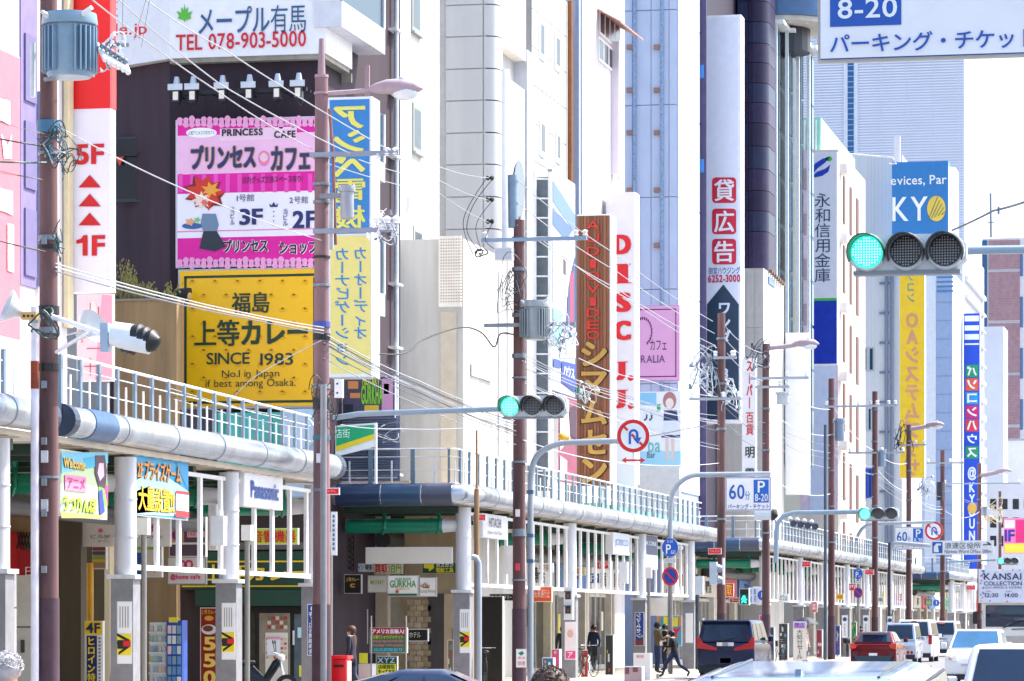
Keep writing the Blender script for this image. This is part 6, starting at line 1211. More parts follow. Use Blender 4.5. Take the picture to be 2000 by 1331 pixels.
farpole(8, 1775, 207, 830, 'eighth utility pole with a lamp in front of the yellow sign', None, ((870, -.8, 1.0),), lamp=(836, 1815, 30))
farpole(9, 1841, 230, 880, 'ninth utility pole with a dark cylinder on it', None, ((905, -1.0, 1.4),))
ONE('cylinder_box', 'dark grey cylinder hanging on the ninth pole', 'transformer', M('#2a2a3c', .4), MB().tube([W(1836, 978, 229.5), W(1836, 942, 229.5)], .22, 12), smooth=True)
farpole(10, 1913, 262, 905, 'tenth utility pole with a white lamp beside the tall blue sign', ('tiny grey transformer on the tenth pole', 1922, 261, 990, 1008, 14, M('#8a94a4', .35, .3), False), ((945, -2.6, 3.0),), lamp=(926, 1950, 26))
farpole(11, 1953, 300, 960, 'slim far pole left of the pink 1F sign', None, (), r=.14); farpole(12, 1986, 340, 968, 'last slim far pole at the right border', None, (), r=.14)
tangle('cutout_switch', 'tan coloured insulators above the far traffic light', 'switchgear', W(1938, 1002, 262), .7, 10, ['#e0c8a0', '#b8a890', '#d8dce0'], .05, 61)
tangle('switchgear', 'white insulators between the eighth and ninth poles', 'switchgear', W(1808, 952, 207), .6, 10, ['#e3e8ee', '#98a4b0'], .04, 62)
tangle('switchgear', 'small dark insulators at the top of the eighth pole', 'insulators', W(1763, 855, 207), .45, 8, ['#1c2228', '#4a5664'], .04, 63, elong=1.6)
# more thin posts seen among the far columns
for i, (px, pyt, D, c_, lab) in enumerate(((1612, 830, 166, '#4a5a6a', 'dark steel post beside the sixth utility pole'), (1737, 1060, 196, '#3a2838', 'dark brown post left of the white vans'), (1362, 1122, 132, '#3c4450', 'dark post with box behind the two men'), (1497, 985, 148, '#3a2c34', 'dark short post next to the fifth utility pole'))):
    p = W(px, HZ, D); ONE('steel_post', lab, 'post', M(c_, .5, .1, .2), MB().tube([(p.x, p.y, .13), (p.x, p.y, zat(pyt, D))], .075, 10), smooth=True)
pp_ = W(931, HZ, 94.5); ONE('wooden_post', 'yellowish wooden post behind the corner column', 'post', M('#9c7c58', .7, 0, .4, 3, streak=1), MB().tube([(pp_.x, pp_.y, .13), (pp_.x, pp_.y, zat(955, 94.5)), (pp_.x, pp_.y, zat(954, 94.5)), (pp_.x, pp_.y, zat(840, 94.5))], [.07, .07, .035, .03], 10), smooth=True)
ONE('standpipe', 'grey bent pipe post right of the corner column', 'post', M('#9aa2ac', .4, .4, .1), MB().tube([W(921, 1088, 94), W(930, 1090, 94), W(935, 1100, 94), W(935, 1331, 94), W(935, 1350, 94)], .085, 10), smooth=True)
# ================================================================ ROAD SIGNS
def arm_post(label, D, pts, r=.085):
    t = T('sign_post', label, 'sign post', W(pts[0][0], pts[0][1], D))
    P('tube', t, M('#9fa9b4', .35, .4, .1), MB().tube(smoothc([W(x, y, D) for x, y in pts], 6), r, 12), smooth=True); return t
sp1 = arm_post('curved grey post and arm holding the no U-turn sign', 98, [(1036, 1340), (1036, 935), (1044, 890), (1085, 866), (1215, 861)])
for py in (965, 1050, 1100): P('clamp', sp1, M('#4a6a8a', .4), MB().box(W(1030, py, 98).x, W(1043, py, 98).x, W(1036, py, 98).y-.12, W(1036, py, 98).y+.12, zat(py, 98), zat(py, 98)+.1))
def no_uturn(label, px, py, r, D, arrow=True):
    pl = planeD(px, D); t = T('road_sign', label, 'road sign', pl.pp(px, py), 'no U-turn signs')
    disc(pl, px, py, r, r*1.02, M('#c8ccd0', .4), t, 0, 'plate', th=.04); disc(pl, px, py, r*.99, r*1.0, FL('#d81c24'), t, .01); disc(pl, px, py, r*.76, r*.78, FL('#eef2f6'), t, .014)
    bl = FL('#1660c0')
    pts = []
    for k in range(13): a = R(180-180*k/12); pts.append((px+.02*r+.30*r*math.cos(a), py-.12*r-.30*r*math.sin(a)))
    for k in range(13): a = R(180*k/12); pts.append((px+.02*r+.15*r*math.cos(a), py-.12*r-.15*r*math.sin(a)))
    shape(pl, [(px-.28*r, py+.5*r)] + pts[:13] + [(px+.32*r, py+.1*r), (px+.5*r, py+.08*r), (px+.28*r, py+.5*r), (px-.02*r, py+.14*r), (px+.17*r, py+.1*r)] + pts[13:] + [(px-.13*r, py+.5*r)], bl, t, .02, 'arrow')
    for a, b_ in ((-.62, -.34), (-.1, .1), (.38, .62)): shape(pl, [(px+a*r-.05*r, py+a*r+.05*r), (px+a*r+.05*r, py+a*r-.05*r), (px+b_*r+.05*r, py+b_*r-.05*r), (px+b_*r-.05*r, py+b_*r+.05*r)], FL('#d81c24'), t, .026, 'slash')
    if arrow:
        y = py+1.48*r; shape(pl, [(px-.72*r, y), (px-.42*r, y-.2*r), (px-.46*r, y-.06*r), (px+.46*r, y-.06*r), (px+.42*r, y-.2*r), (px+.72*r, y), (px+.42*r, y+.2*r), (px+.46*r, y+.06*r), (px-.46*r, y+.06*r), (px-.42*r, y+.2*r)], FL('#e0242c'), t, 0, 'double_arrow', th=.03)
        P('hanger', t, M('#d8dce2', .4), MB().tube([pl.pp(px, py+r, -.06), pl.pp(px, y, -.06)], .03, 6))
    return t
no_uturn('large round no U-turn sign with a red double arrow in front of the letters', 1237, 852, 32, 97.6)
no_uturn('smaller distant round no U-turn sign beside the sixty minute board', 1824, 1037, 18, 205, False)
def p_board(label, px0, py0, px1, py1, D):
    t, pl = cx_('road_sign', label, 'road sign', D, px0, py0, px1, py1, '#1a5cba', th=.08, group='sixty minute parking boards'); w_, h = px1-px0, py1-py0
    rect(pl, px0+w_*.025, py0+h*.035, px1-w_*.025, py1-h*.035, FL('#f4f6f8'), t, .02); rect(pl, px0+w_*.62, py0+h*.08, px1-w_*.05, py0+h*.76, FL('#1766c4'), t, .03)
    text(pl, '60', px0+w_*.08, py0+h*.22, px0+w_*.42, py0+h*.66, FL('#1a5cba'), t, .018, off=.035); text(pl, '分', px0+w_*.43, py0+h*.42, px0+w_*.54, py0+h*.68, FL('#1a5cba'), t, .018, off=.035)
    text(pl, 'P', px0+w_*.71, py0+h*.12, px0+w_*.87, py0+h*.46, FL('#eef2f6'), t, .018, off=.04); text(pl, '8-20', px0+w_*.65, py0+h*.5, px0+w_*.93, py0+h*.72, FL('#eef2f6'), t, .018, off=.04)
    text(pl, 'パーキング・チケット', px0+w_*.05, py0+h*.8, px1-w_*.04, py0+h*.95, FL('#1a4ca8'), t, .018, off=.035); return t
p_board('blue bordered 60 minute parking board in front of the fifth pole', 1417, 932, 1506, 998, 122)
p_board('smaller distant 60 minute parking board beside the round no U-turn sign', 1747, 1029, 1806, 1074, 204)
sp2 = arm_post('curved grey post and arm holding the nearer sixty minute board', 122.2, [(1309, 1340), (1309, 990), (1314, 955), (1345, 928), (1505, 926)], .09)
sp3 = arm_post('curved post and arm of the distant sixty minute board', 204.3, [(1672, 1200), (1672, 1050), (1690, 1024), (1760, 1022), (1824, 1020)], .1)
sp4 = arm_post('dark post and arm carrying the blue and white direction board', 203, [(1737, 1200), (1737, 1078), (1745, 1060), (1935, 1077)], .12)
dpl, pl = cx_('road_sign', 'wide pale direction board to the ward office with a black arrow', 'road sign', 202, 1817, 1056, 1941, 1084, '#f0f4f8', th=.1)
rect(pl, 1821, 1059, 1841, 1081, FL('#1a62b8'), dpl, .03); shape(pl, [(1824, 1079), (1824, 1068), (1829, 1062), (1838, 1062), (1838, 1066), (1832, 1066), (1834, 1079)], FL('#eef2f8'), dpl, .05)
text(pl, '浪速区役所', 1845, 1060, 1916, 1072, FL('#2a3a5a'), dpl, .018, off=.05); text(pl, '→', 1920, 1059, 1937, 1070, FL('#1a2434'), dpl, .036, off=.05); text(pl, 'Naniwa Ward Office 500m', 1845, 1074, 1936, 1081, FL('#2a3a5a'), dpl, 0, off=.05)
# the big parking board at the top right
bg_, pl = cx_('road_sign', 'very large white parking board with blue border, upper right corner', 'road sign', 25, 1597, -190, 2045, 116, '#1a56b4', th=.06, frm=M('#b9b6ac', .5))
rect(pl, 1603, -184, 2039, 109, M('#eceef2', .4, 0, .08, 2), bg_, .02, 'white_field'); rect(pl, 1622, -150, 1761, 52, FL('#1a56b4'), bg_, .025, 'blue_field')
text(pl, '8-20', 1637, -2, 1753, 37, FL('#eef2f8'), bg_, .018, off=.03); text(pl, 'P', 1660, -130, 1720, -30, FL('#eef2f8'), bg_, .018, off=.03); text(pl, 'パーキング・チケット', 1622, 62, 2022, 100, FL('#1a52b0'), bg_, .018, off=.03); text(pl, '60分', 1790, -140, 2000, 30, FL('#1a52b0'), bg_, .018, off=.03) if False else None
bp_ = pole(2075, 25.2, 8.5, 'grey post outside the right border holding the very large parking board', .09, .08, mat=GREYP, name='sign_post')
P('arm', bp_, GREYP, MB().tube([pl.pp(1650, -90, -.12), pl.pp(2075, -90, -.12)], .04, 8)); 
# round parking / no parking signs on posts
def round_pair(label, px, py, D, r, kind, cat_label):
    pl = planeD(px, D); t = T('road_sign', cat_label, 'road sign', pl.pp(px, py), 'round parking signs')
    disc(pl, px, py, r, r*1.18, M('#c8ccd0', .4), t, 0, 'plate', th=.04)
    if kind == 'P':
        disc(pl, px, py, r*.97, r*1.14, FL('#1a58c0'), t, .01); text(pl, 'P', px-r*.5, py-r*.4, px+r*.1, py+r*.75, FL('#eef4fa'), t, .018); text(pl, '60', px+r*.1, py+r*.3, px+r*.65, py+r*.8, FL('#d0e0f4'), t, 0); text(pl, '8-20', px-r*.35, py-r*.9, px+r*.35, py-r*.6, FL('#d0e0f4'), t, 0)
    elif kind == 'N':
        disc(pl, px, py, r*.99, r*1.16, FL('#d0202c'), t, .01); disc(pl, px, py, r*.76, r*.9, FL('#1a3c9c'), t, .014); shape(pl, [(px-r*.62, py-r*.5), (px-r*.48, py-r*.66), (px+r*.62, py+r*.5), (px+r*.48, py+r*.66)], FL('#c8283c'), t, .02, 'slash')
    else:
        disc(pl, px, py, r*.97, r*1.14, FL('#1a58c0'), t, .01); disc(pl, px, py-r*.5, r*.15, r*.17, FL('#eef4fa'), t, .02); shape(pl, [(px-r*.2, py-r*.25), (px+r*.25, py-r*.25), (px+r*.1, py+r*.2), (px+r*.2, py+r*.7), (px-r*.05, py+r*.3), (px-r*.25, py+r*.7), (px-r*.1, py+r*.1)], FL('#eef4fa'), t, .02)
    return t
for i, (px, D, yP, yN, rr, lab) in enumerate(((1309, 119, 1070, 1126, 16, 'by the two men'), (1676, 172, 1121, 1158, 9.3, 'left of the red car'))):
    p = W(px, HZ, D); ONE('sign_post', f'straight grey post of the round parking signs {lab}', 'sign post', M('#8f8c8a', .4, .4, .15), MB().tube([(p.x, p.y+.1, .13), (p.x, p.y+.1, zat(yP-18, D))], .07, 10), smooth=True)
    round_pair('', px, yP, D, rr, 'P', f'round blue parking sign {lab}'); round_pair('', px, yN, D, rr, 'N', f'round red and blue no parking sign {lab}')
    s, pl = cx_('plate', f'small grey plate between the round signs {lab}', 'plate', D, px-11*rr/16, (yP+yN)/2-7*rr/16, px+11*rr/16, (yP+yN)/2+2*rr/16, '#c2c4c6', th=.03)
s, pl = cx_('plate', 'white plate behind the round walkers sign left of the sale banner', 'plate', 148, 1471, 1146, 1500, 1180, '#e8e8ea', th=.04); round_pair('', 1488, 1163, 147.8, 8.5, 'W', 'round blue walkers sign beside the lit pedestrian light')
text(pl, '専用', 1473, 1148, 1480, 1160, FL('#3a5aa0'), s, .018, vert=True)
round_pair('', 1829, 1178, 226, 6, 'W', 'tiny round blue sign at the far end above the white van')
# pedestrian signals
s, pl = cx_('pedestrian_signal', 'white pedestrian signal box with two dark lenses on a grey column', 'pedestrian signal', 108.6, 1101, 1147, 1119, 1211, '#dfe1e3', th=.2)
for y in (1164, 1192): rect(pl, 1104, y-7, 1115, y+7, M('#2a2a2e', .3), s, .02, 'lens', th=.01); rect(pl, 1103, y-9, 1116, y-7, M('#3a3d40', .5), s, .15, 'visor', th=.14); rect(pl, 1107, y-3, 1112, y+4, M('#6a4a4a', .4), s, .03)
s, pl = cx_('pedestrian_signal', 'pedestrian signal with lit green walking figure', 'pedestrian signal', 137, 1444, 1150, 1463, 1182, '#33504a', th=.25)
rect(pl, 1446, 1162, 1461, 1179, M('#0c5a4a', .3), s, .02); rect(pl, 1446, 1152, 1461, 1161, DARK, s, .02)
shape(pl, [(1452, 1164), (1455, 1164), (1457, 1170), (1460, 1172), (1456, 1172), (1458, 1178), (1455, 1178), (1453, 1174), (1450, 1178), (1448, 1178), (1451, 1171), (1448, 1172), (1449, 1169)], M('#20e8b4', .3, 0, 0, emit=2.0), s, .03, 'lit_figure')
s = T('traffic_light', 'pale blue vertical traffic light seen from behind on the fourth pole', 'traffic light', W(1398, 1140, 134)); c = W(1397, 1120, 134)
P('back', s, M('#b9c9d9', .4), MB().box(W(1387, 1100, 134).x, W(1401, 1100, 134).x, c.y-.2, c.y+.1, zat(1142, 134), zat(1098, 134)))
for y in (1104, 1126): P('visor', s, M('#8796a8', .4), MB().tube([W(1400, y+6, 134), W(1410, y+8, 134)], [.17, .12], 12))
P('post', s, M('#f0f0f2', .4), MB().tube([W(1413, 1090, 133.8), W(1413, 1142, 133.8)], .05, 8))
s, pl = cx_('sign', 'white blue lettered plate left of the round walkers sign', 'plate', 148, 1462, 1148, 1480, 1180, '#dfe8f4', th=.03)
for i in range(2): text(pl, '歩者専用'[i*2:i*2+2], 1464+i*8, 1150, 1469+i*8, 1177, FL('#2a5ab0'), s, .018, vert=True)
# side-on cameras / signals at the 60 board
for i, (px, py, lab) in enumerate(((1478, 1004, 'pale side-on signal with black visors under the nearer sixty minute board'), (1560, 1020, 'row of dark floodlights behind the railing right of the fifth pole'))):
    t = T('traffic_light' if i == 0 else 'floodlight_row', lab, 'traffic light' if i == 0 else 'floodlights', W(px, py, 140)); c = W(px, py, 140)
    if i == 0:
        P('body', t, M('#c8d2de', .4), MB().tube([W(1474, 1003, 140), W(1505, 1002, 140)], .28, 14))
        for k in range(3): P('visor', t, DARK, MB().tube([W(1500+k*6, 1004+k, 140), W(1507+k*6, 1006+k, 139.9)], [.24, .03], 12))
    else:
        for k in range(4): P('lamp', t, M('#3a4658', .4), MB().tube([W(1545+k*14, 1017+k*2, 150), W(1550+k*14, 1023+k*2, 149.6)], [.07, .15], 10)); P('lamp_back', t, M('#e3e6ea', .4), MB().ball(W(1543+k*14, 1014+k*2, 150.1), .1))
# ================================================================ CABLES
def cat_rom(p, n=7):
    q = [p[0]] + list(p) + [p[-1]]; o = []
    for i in range(1, len(q)-2):
        for k in range(n):
            t = k/n; a, b, c, d = q[i-1], q[i], q[i+1], q[i+2]
            o.append(.5*((2*b) + (c-a)*t + (2*a-5*b+4*c-d)*t*t + (3*b-a-3*c+d)*t**3))
    return o + [p[-1]]
def cable(label, pts, r=.016, col='#d9dde2', sag=.25, group=None, name='cable'):
    w_ = [W(*p) for p in pts]; out = [w_[0]]; r = r*.62
    if sag == 0 and len(w_) > 2: w_ = cat_rom(w_); out = [w_[0]]
    for a, b_ in zip(w_, w_[1:]):
        for k in range(1, (3 if sag == 0 else 11)):
            t_ = k/(2 if sag == 0 else 10); q = a.lerp(b_, t_); q.z -= sag*4*t_*(1-t_)*(b_-a).length/20; out.append(q)
    ONE(name, label, 'cable', M(col, .45, 0, 0), MB().tube(out, r, 6), group, smooth=True)
WHT = '#a4a7ad'; GRY = '#6c727a'; BLK = '#22252a'
G1 = 'bare wires from the first pole to the second'
cable('uppermost white power wire descending across the leaf billboard', [(285, 0, 59.5), (430, 92, 68), (775, 302, 76.8)], .02, WHT, .1, G1)
cable('second white power wire descending across the telephone number', [(232, 0, 59.5), (430, 165, 68), (690, 303, 76.8)], .02, WHT, .1, G1)
cable('third white power wire descending above the floodlights to the pink billboard', [(180, 0, 59.5), (430, 182, 68), (610, 292, 76.8)], .02, WHT, .1, G1)
cable('white wire crossing the left border of the pink cafe billboard', [(90, 235, 59.4), (350, 366, 66), (628, 470, 76.7)], .018, WHT, .1, G1)
for k, (ya, yb_, lab, c_) in enumerate(((515, 640, 'upper', WHT), (522, 646, 'middle', '#b9bcc2'), (530, 652, 'lower', GRY))): cable(f'{lab} cable of the bundle crossing the yellow billboard', [(108, ya, 59.3), (340, 580+k*6, 66), (480, 612+k*5, 71), (632, yb_, 76.6)], .02, c_, .05, 'cable bundle over the yellow billboard')
G2 = 'bare wires from the second pole to the third'
for k, (a, b_, lab) in enumerate((((775, 302), (955, 348), 'upper'), ((700, 312), (955, 392), 'middle'), ((640, 320), (955, 435), 'lower'))): cable(f'{lab} grey wire between the second pole and the strain insulators', [(*a, 76.8), (860, (a[1]+b_[1])/2+2, 87), (*b_, 96.8)], .016, '#9a9ea4', .1, G2)
for k, (a, b_, lab, c_) in enumerate((((640, 655), (1000, 815), 'topmost', '#a9acb2'), ((642, 662), (1002, 822), 'second', BLK), ((642, 668), (1003, 835), 'third', WHT), ((645, 676), (1004, 845), 'lowest', GRY))): cable(f'{lab} cable of the bundle passing below the yellow mirrored sign', [(*a, 76.6), (820, 745+k*7, 87), (*b_, 96.7)], .02, c_, .12, 'cable bundle between second and third poles')
cable('thick black cable arching over the white wall to the third pole', [(740, 692, 90), (790, 690, 91), (830, 662, 92), (900, 640, 94), (940, 650, 95), (965, 678, 96), (978, 652, 96.5), (1008, 655, 96.8)], .035, BLK, .0)
G3 = 'wires from the third pole to the fourth'
for k, (a, b_, lab) in enumerate((((1010, 352), (1392, 628), 'highest'), ((1010, 395), (1396, 652), 'second highest'), ((1010, 440), (1398, 676), 'third'), ((1060, 470), (1400, 690), 'fourth'), ((1130, 700), (1402, 775), 'lowest'))): cable(f'{lab} white wire slanting across the brown and red lettered signs', [(*a, 96.8), ((a[0]+b_[0])/2, (a[1]+b_[1])/2+6, 116), (*b_, 134.8)], .022, WHT, .1, G3)
for k, (a, b_, lab, c_) in enumerate((((1020, 690), (1400, 812), 'upper', '#8a8f96'), ((1020, 705), (1402, 822), 'middle', WHT), ((1022, 860), (1404, 905), 'lower', '#c9ccd2'))): cable(f'{lab} service cable behind the middle traffic light', [(*a, 96.7), (1210, (a[1]+b_[1])/2+22, 116), (*b_, 134.8)], .022, c_, .1, 'service cables from third to fourth pole')
cable('black cable rising over the bar poster to the fourth pole', [(1270, 852, 118), (1340, 838, 126), (1400, 828, 134.6)], .03, BLK, .02)
for k, (a, b_, lab) in enumerate((((1418, 640), (1490, 690), 'upper'), ((1418, 665), (1490, 715), 'middle'), ((1420, 690), (1492, 745), 'lower'))): cable(f'{lab} short white wire between the fourth and fifth poles', [(*a, 135), (*b_, 147)], .025, WHT, .3, 'wires from fourth to fifth pole')
for k, (a, b_, lab) in enumerate((((1500, 740), (1622, 800), 'upper'), ((1500, 800), (1622, 850), 'middle'), ((1500, 930), (1622, 965), 'lower'))): cable(f'{lab} pale wire from the fifth to the sixth pole', [(*a, 147), (*b_, 170)], .025, '#cfd4da', .3, 'wires from fifth to sixth pole')
for k, (a, b_, lab) in enumerate((((1628, 795), (1706, 880), 'upper'), ((1628, 960), (1706, 970), 'lower'))): cable(f'{lab} wire from the sixth to the seventh pole', [(*a, 170), (*b_, 190)], .03, ['#cfd4da', '#4a5058'][k], .3, 'wires from sixth to seventh pole')
for k, (a, b_, lab) in enumerate((((1712, 885), (1772, 905), 'upper'), ((1712, 915), (1772, 960), 'lower'))): cable(f'{lab} wire from the seventh to the eighth pole', [(*a, 190), (*b_, 207)], .03, '#cfd4da', .3, 'wires from seventh to eighth pole')
cable('grey wire from the eighth pole past the ninth toward the blue sign', [(1778, 960, 207), (1841, 995, 230), (1913, 1000, 262)], .03, '#b9bec6', .3)
cable('dark thick cable coming in from the right border behind the largest signal', [(1860, 450, 60), (1940, 412, 56), (2010, 392, 52)], .03, '#6a7078', .05); 
ONE('cable_clamp', 'small clamp on the dark cable at the right border', 'clamp', M('#6a7a90', .4), MB().box(W(1948, 405, 55).x, W(1952, 405, 55).x, W(1950, 405, 55).y, W(1950, 405, 55).y+.1, W(1950, 418, 55).z, W(1950, 404, 55).z))
for k, (y0_, y1_, x1_, lab, c_) in enumerate(((322, 318, 90, 'thick green cable entering from the left border to the first pole', '#1a5a52'), (272, 286, 90, 'twisted dark cable entering high from the left border', '#1f3440'), (235, 262, 88, 'thin grey wire from the left border above the pink board', '#7a7f86'), (332, 352, 84, 'thin dark wire entering under the green cable', '#4a4044'), (468, 492, 88, 'dark cable entering at the left border beside the steel band', '#22262c'), (338, 350, 80, 'faint wire from the left border to a small green insulator', '#8a7a80'))): cable(lab, [(-40, y0_-8, 58), (x1_, y1_, 59.3)], (.03, .025, .01, .01, .022, .01)[k], c_, .15)
for k, (a, b_, lab) in enumerate((((240, 0), (238, 92), 'left'), ((285, 0), (262, 78), 'middle'), ((292, 0), (276, 92), 'right'))): cable(f'{lab} dark drop wire falling to the cutout switches at the top left', [(*a, 59.3), (*b_, 58.6)], .008, '#3a3f48', .1, 'drop wires at the first pole')
for k, (pts, lab, c_) in enumerate((([(950, 348, 96.8), (905, 430, 96.8), (925, 500, 96.7)], 'outermost black jumper loop left of the third pole', BLK), ([(962, 350, 96.8), (925, 400, 96.8), (912, 450, 96.8), (935, 490, 96.7)], 'second black jumper loop left of the third pole', BLK), ([(962, 392, 96.8), (930, 440, 96.8), (940, 490, 96.7)], 'inner jumper loop left of the third pole', '#4a4f56'), ([(962, 436, 96.8), (948, 470, 96.8), (975, 492, 96.7)], 'lowest jumper loop left of the third pole', '#4a4f56'))): cable(lab, pts, .018, c_, 0, 'jumper loops at the third pole')
for k, (a, b_, lab) in enumerate((((330, 758, 70), (560, 815, 80), 'upper'), ((340, 780, 70), (600, 838, 80), 'lower'))): cable(f'{lab} white loose wire running behind the railing', [a, b_], .014, WHT, .1, 'loose wires behind the railing')
cable('white guy wire crossing the foot of the yellow billboard', [(440, 795, 76), (500, 735, 76), (628, 665, 76.5)], .016, WHT, .0)
cable('barbed looking signal cable under the long signal arm', [(665, 830, 77), (780, 838, 84), (960, 832, 93), (1005, 822, 96.8)], .022, '#8f949c', .1)
tangle('loose_cable', 'tangle of pale wire slack on the roof left of the corner pipe', 'cables', W(770, 850, 92), .5, 6, ['#c9ccd2', '#8a8f96'], .012, 71, elong=.4)

random.seed(31)
def extra(n, a, b, Da, Db, lab, group, cols, r=.011, sp=22, mid=14):
    os_ = sorted(random.uniform(-sp, sp) for k in range(n))
    for k in range(n):
        o1, o2 = os_[k], os_[k] + random.uniform(-.2, .2)*sp
        cable(lab.replace('one of the', ['topmost of the', 'second highest of the', 'third highest of the', 'fourth highest of the', 'lowest of the'][k] if k < n-1 else 'lowest of the'), [(a[0], a[1]+o1, Da), ((a[0]+b[0])/2, (a[1]+b[1]+o1+o2)/2+mid*random.uniform(.3, 1), (Da+Db)/2), (b[0], b[1]+o2, Db)], r*1.6, cols[k % len(cols)], .08, group)
extra(5, (632, 690), (1008, 860), 76.7, 96.8, 'one of the thin service cables from second pole past white buildings', 'thin service cables, second to third pole', ['#5a6068', '#8f949b', '#3a3f46'], sp=26)
extra(5, (1016, 720), (1406, 850), 96.9, 134.9, 'one of the thin grey cables strung in front of the brown and pink signs', 'thin service cables, third to fourth pole', ['#7a8088', '#a9adb4', '#4a5058'], sp=24)
extra(4, (1412, 800), (1495, 850), 135, 147, 'one of the short thin cables left of the sixty minute board', 'thin service cables, fourth to fifth pole', ['#7a8088', '#4a5058'], sp=30)
extra(4, (1498, 850), (1622, 900), 147, 170, 'one of the thin cables behind the blank white board', 'thin service cables, fifth to sixth pole', ['#7a8088', '#b0b4ba'], sp=30)
extra(4, (1626, 880), (1707, 925), 170, 190, 'one of the thin cables crossing the bank building', 'thin service cables, sixth to seventh pole', ['#7a8088', '#b0b4ba'], sp=26)
extra(4, (1710, 920), (1840, 985), 190, 230, 'one of the thin cables crossing the foot of the yellow sign', 'thin service cables, seventh to ninth pole', ['#7a8088', '#b0b4ba'], sp=22)
extra(3, (1843, 960), (1985, 1010), 230, 340, 'one of the thin far cables left of the lorry board', 'thin service cables at the far end', ['#7a8088'], sp=16)
# ================================================================ VEHICLES
RUB = M('#15161a', .8); RIM = M('#b8bdc4', .3, .7); CHR = M('#d6dade', .2, .8); REDL = M('#a80f1c', .2, 0, .1, 4); AMB = M('#d87a2a', .25)
CGL = M('#122c48', .07, 0, .4, 1.5, spec=.7); CGL2 = M('#1c5f8c', .12, 0, .3, 1.2, spec=.6); PLT = M('#eceef0', .5)
def hexa(b0, b1, wb, zb, t0, t1, wt, zt):
    return [(-wb,b0,zb),(wb,b0,zb),(wb,b1,zb),(-wb,b1,zb),(-wt,t0,zt if isinstance(zt, float) else zt[0]),(wt,t0,zt if isinstance(zt, float) else zt[0]),(wt,t1,zt if isinstance(zt, float) else zt[1]),(-wt,t1,zt if isinstance(zt, float) else zt[1])]
HF = [(0,3,2,1),(4,5,6,7),(0,1,5,4),(1,2,6,5),(2,3,7,6),(3,0,4,7)]
def facequad(h, f, u0, u1, v0, v1, off=.012):
    p = [Vector(h[i]) for i in f]; n = (p[1]-p[0]).cross(p[3]-p[0]).normalized()
    def at(u, v): return p[0].lerp(p[1], u).lerp(p[3].lerp(p[2], u), v) + n*off
    return [at(u0, v0), at(u1, v0), at(u1, v1), at(u0, v1)]
def bev(o, w_, s=3):
    m = o.modifiers.new('round', 'BEVEL'); m.width = w_; m.segments = s; m.limit_method = 'ANGLE'; m.angle_limit = R(28)
    for p in o.data.polygons: p.use_smooth = True
    return o
def car(name, label, cat, x, y, yaw, paint, Lh, Wd, prof, cab, wheels, wr=.31, glass=None, lamps='rear', extra=None, rail=False):
    t = T(name, label, cat, (x, y, 0.0)); t.rotation_euler = (0, 0, yaw); ORG[t.name] = Vector((0, 0, 0)); w2 = Wd/2; glass = glass or CGL
    pts = []
    for wy in sorted(wheels, reverse=False):
        for k in range(9): a = R(180-180*k/8); pts.append((wy + (wr+.06)*math.cos(a), .22 + (wr+.04)*math.sin(a)))
    outline = [(-Lh+.03, .28)] + pts + [(Lh-.05, .28)] + [q for q in prof]
    v = [(-w2, a, b_) for a, b_ in outline]
    bev(P('body', t, paint, MB().ext(v, (Wd, 0, 0))), .07)
    h = hexa(*cab); bev(P('cabin', t, paint, MB().add(h, HF)), .2 if name == 'silver_car' else .07, 6 if name == 'silver_car' else 3)
    rear, right, front, left = HF[2], HF[3], HF[4], HF[5]
    P('rear_window', t, glass, MB().poly(facequad(h, rear, .08, .92, .1, .88)))
    P('windscreen', t, glass, MB().poly(facequad(h, front, .06, .94, .08, .9)))
    for f in (right, left):
        for a, b_ in ((.07, .3), (.33, .6), (.63, .92)): P('side_window', t, glass, MB().poly(facequad(h, f, a, b_, .1, .84)))
    for wy in wheels:
        for sx in (-1, 1):
            c = sx*(w2-.11)
            P('tyre', t, RUB, MB().tube([(c-.1*sx, wy, wr), (c+.1*sx, wy, wr)], wr, 20)); P('rim', t, RIM, MB().tube([(c+.1*sx, wy, wr), (c+.115*sx, wy, wr)], wr*.62, 16))
    for sx in (-1, 1): bev(P('mirror', t, paint, MB().box(sx*(w2+.02), sx*(w2+.2), Lh*.38, Lh*.38+.1, cab[3]+.02, cab[3]+.2)), .03)
    zr = prof[0][1]
    P('number_plate', t, PLT, MB().box(-.17, .17, -Lh-.03, -Lh-.01, zr*.62, zr*.62+.16)); P('number_plate', t, PLT, MB().box(-.17, .17, Lh+.01, Lh+.03, .36, .52))
    P('bumper', t, M('#1c1f26', .6), MB().box(-w2+.06, w2-.06, -Lh-.02, -Lh+.1, .2, .42)); P('bumper', t, M('#1c1f26', .6), MB().box(-w2+.06, w2-.06, Lh-.1, Lh+.02, .2, .36))
    if extra: extra(t, w2, Lh, h)
    return t
CARX = {}
def gx(px, D): p = W(px, HZ, D); return p.x, p.y
blue = M('#0d1f42', .18, .3, .1, 1); 
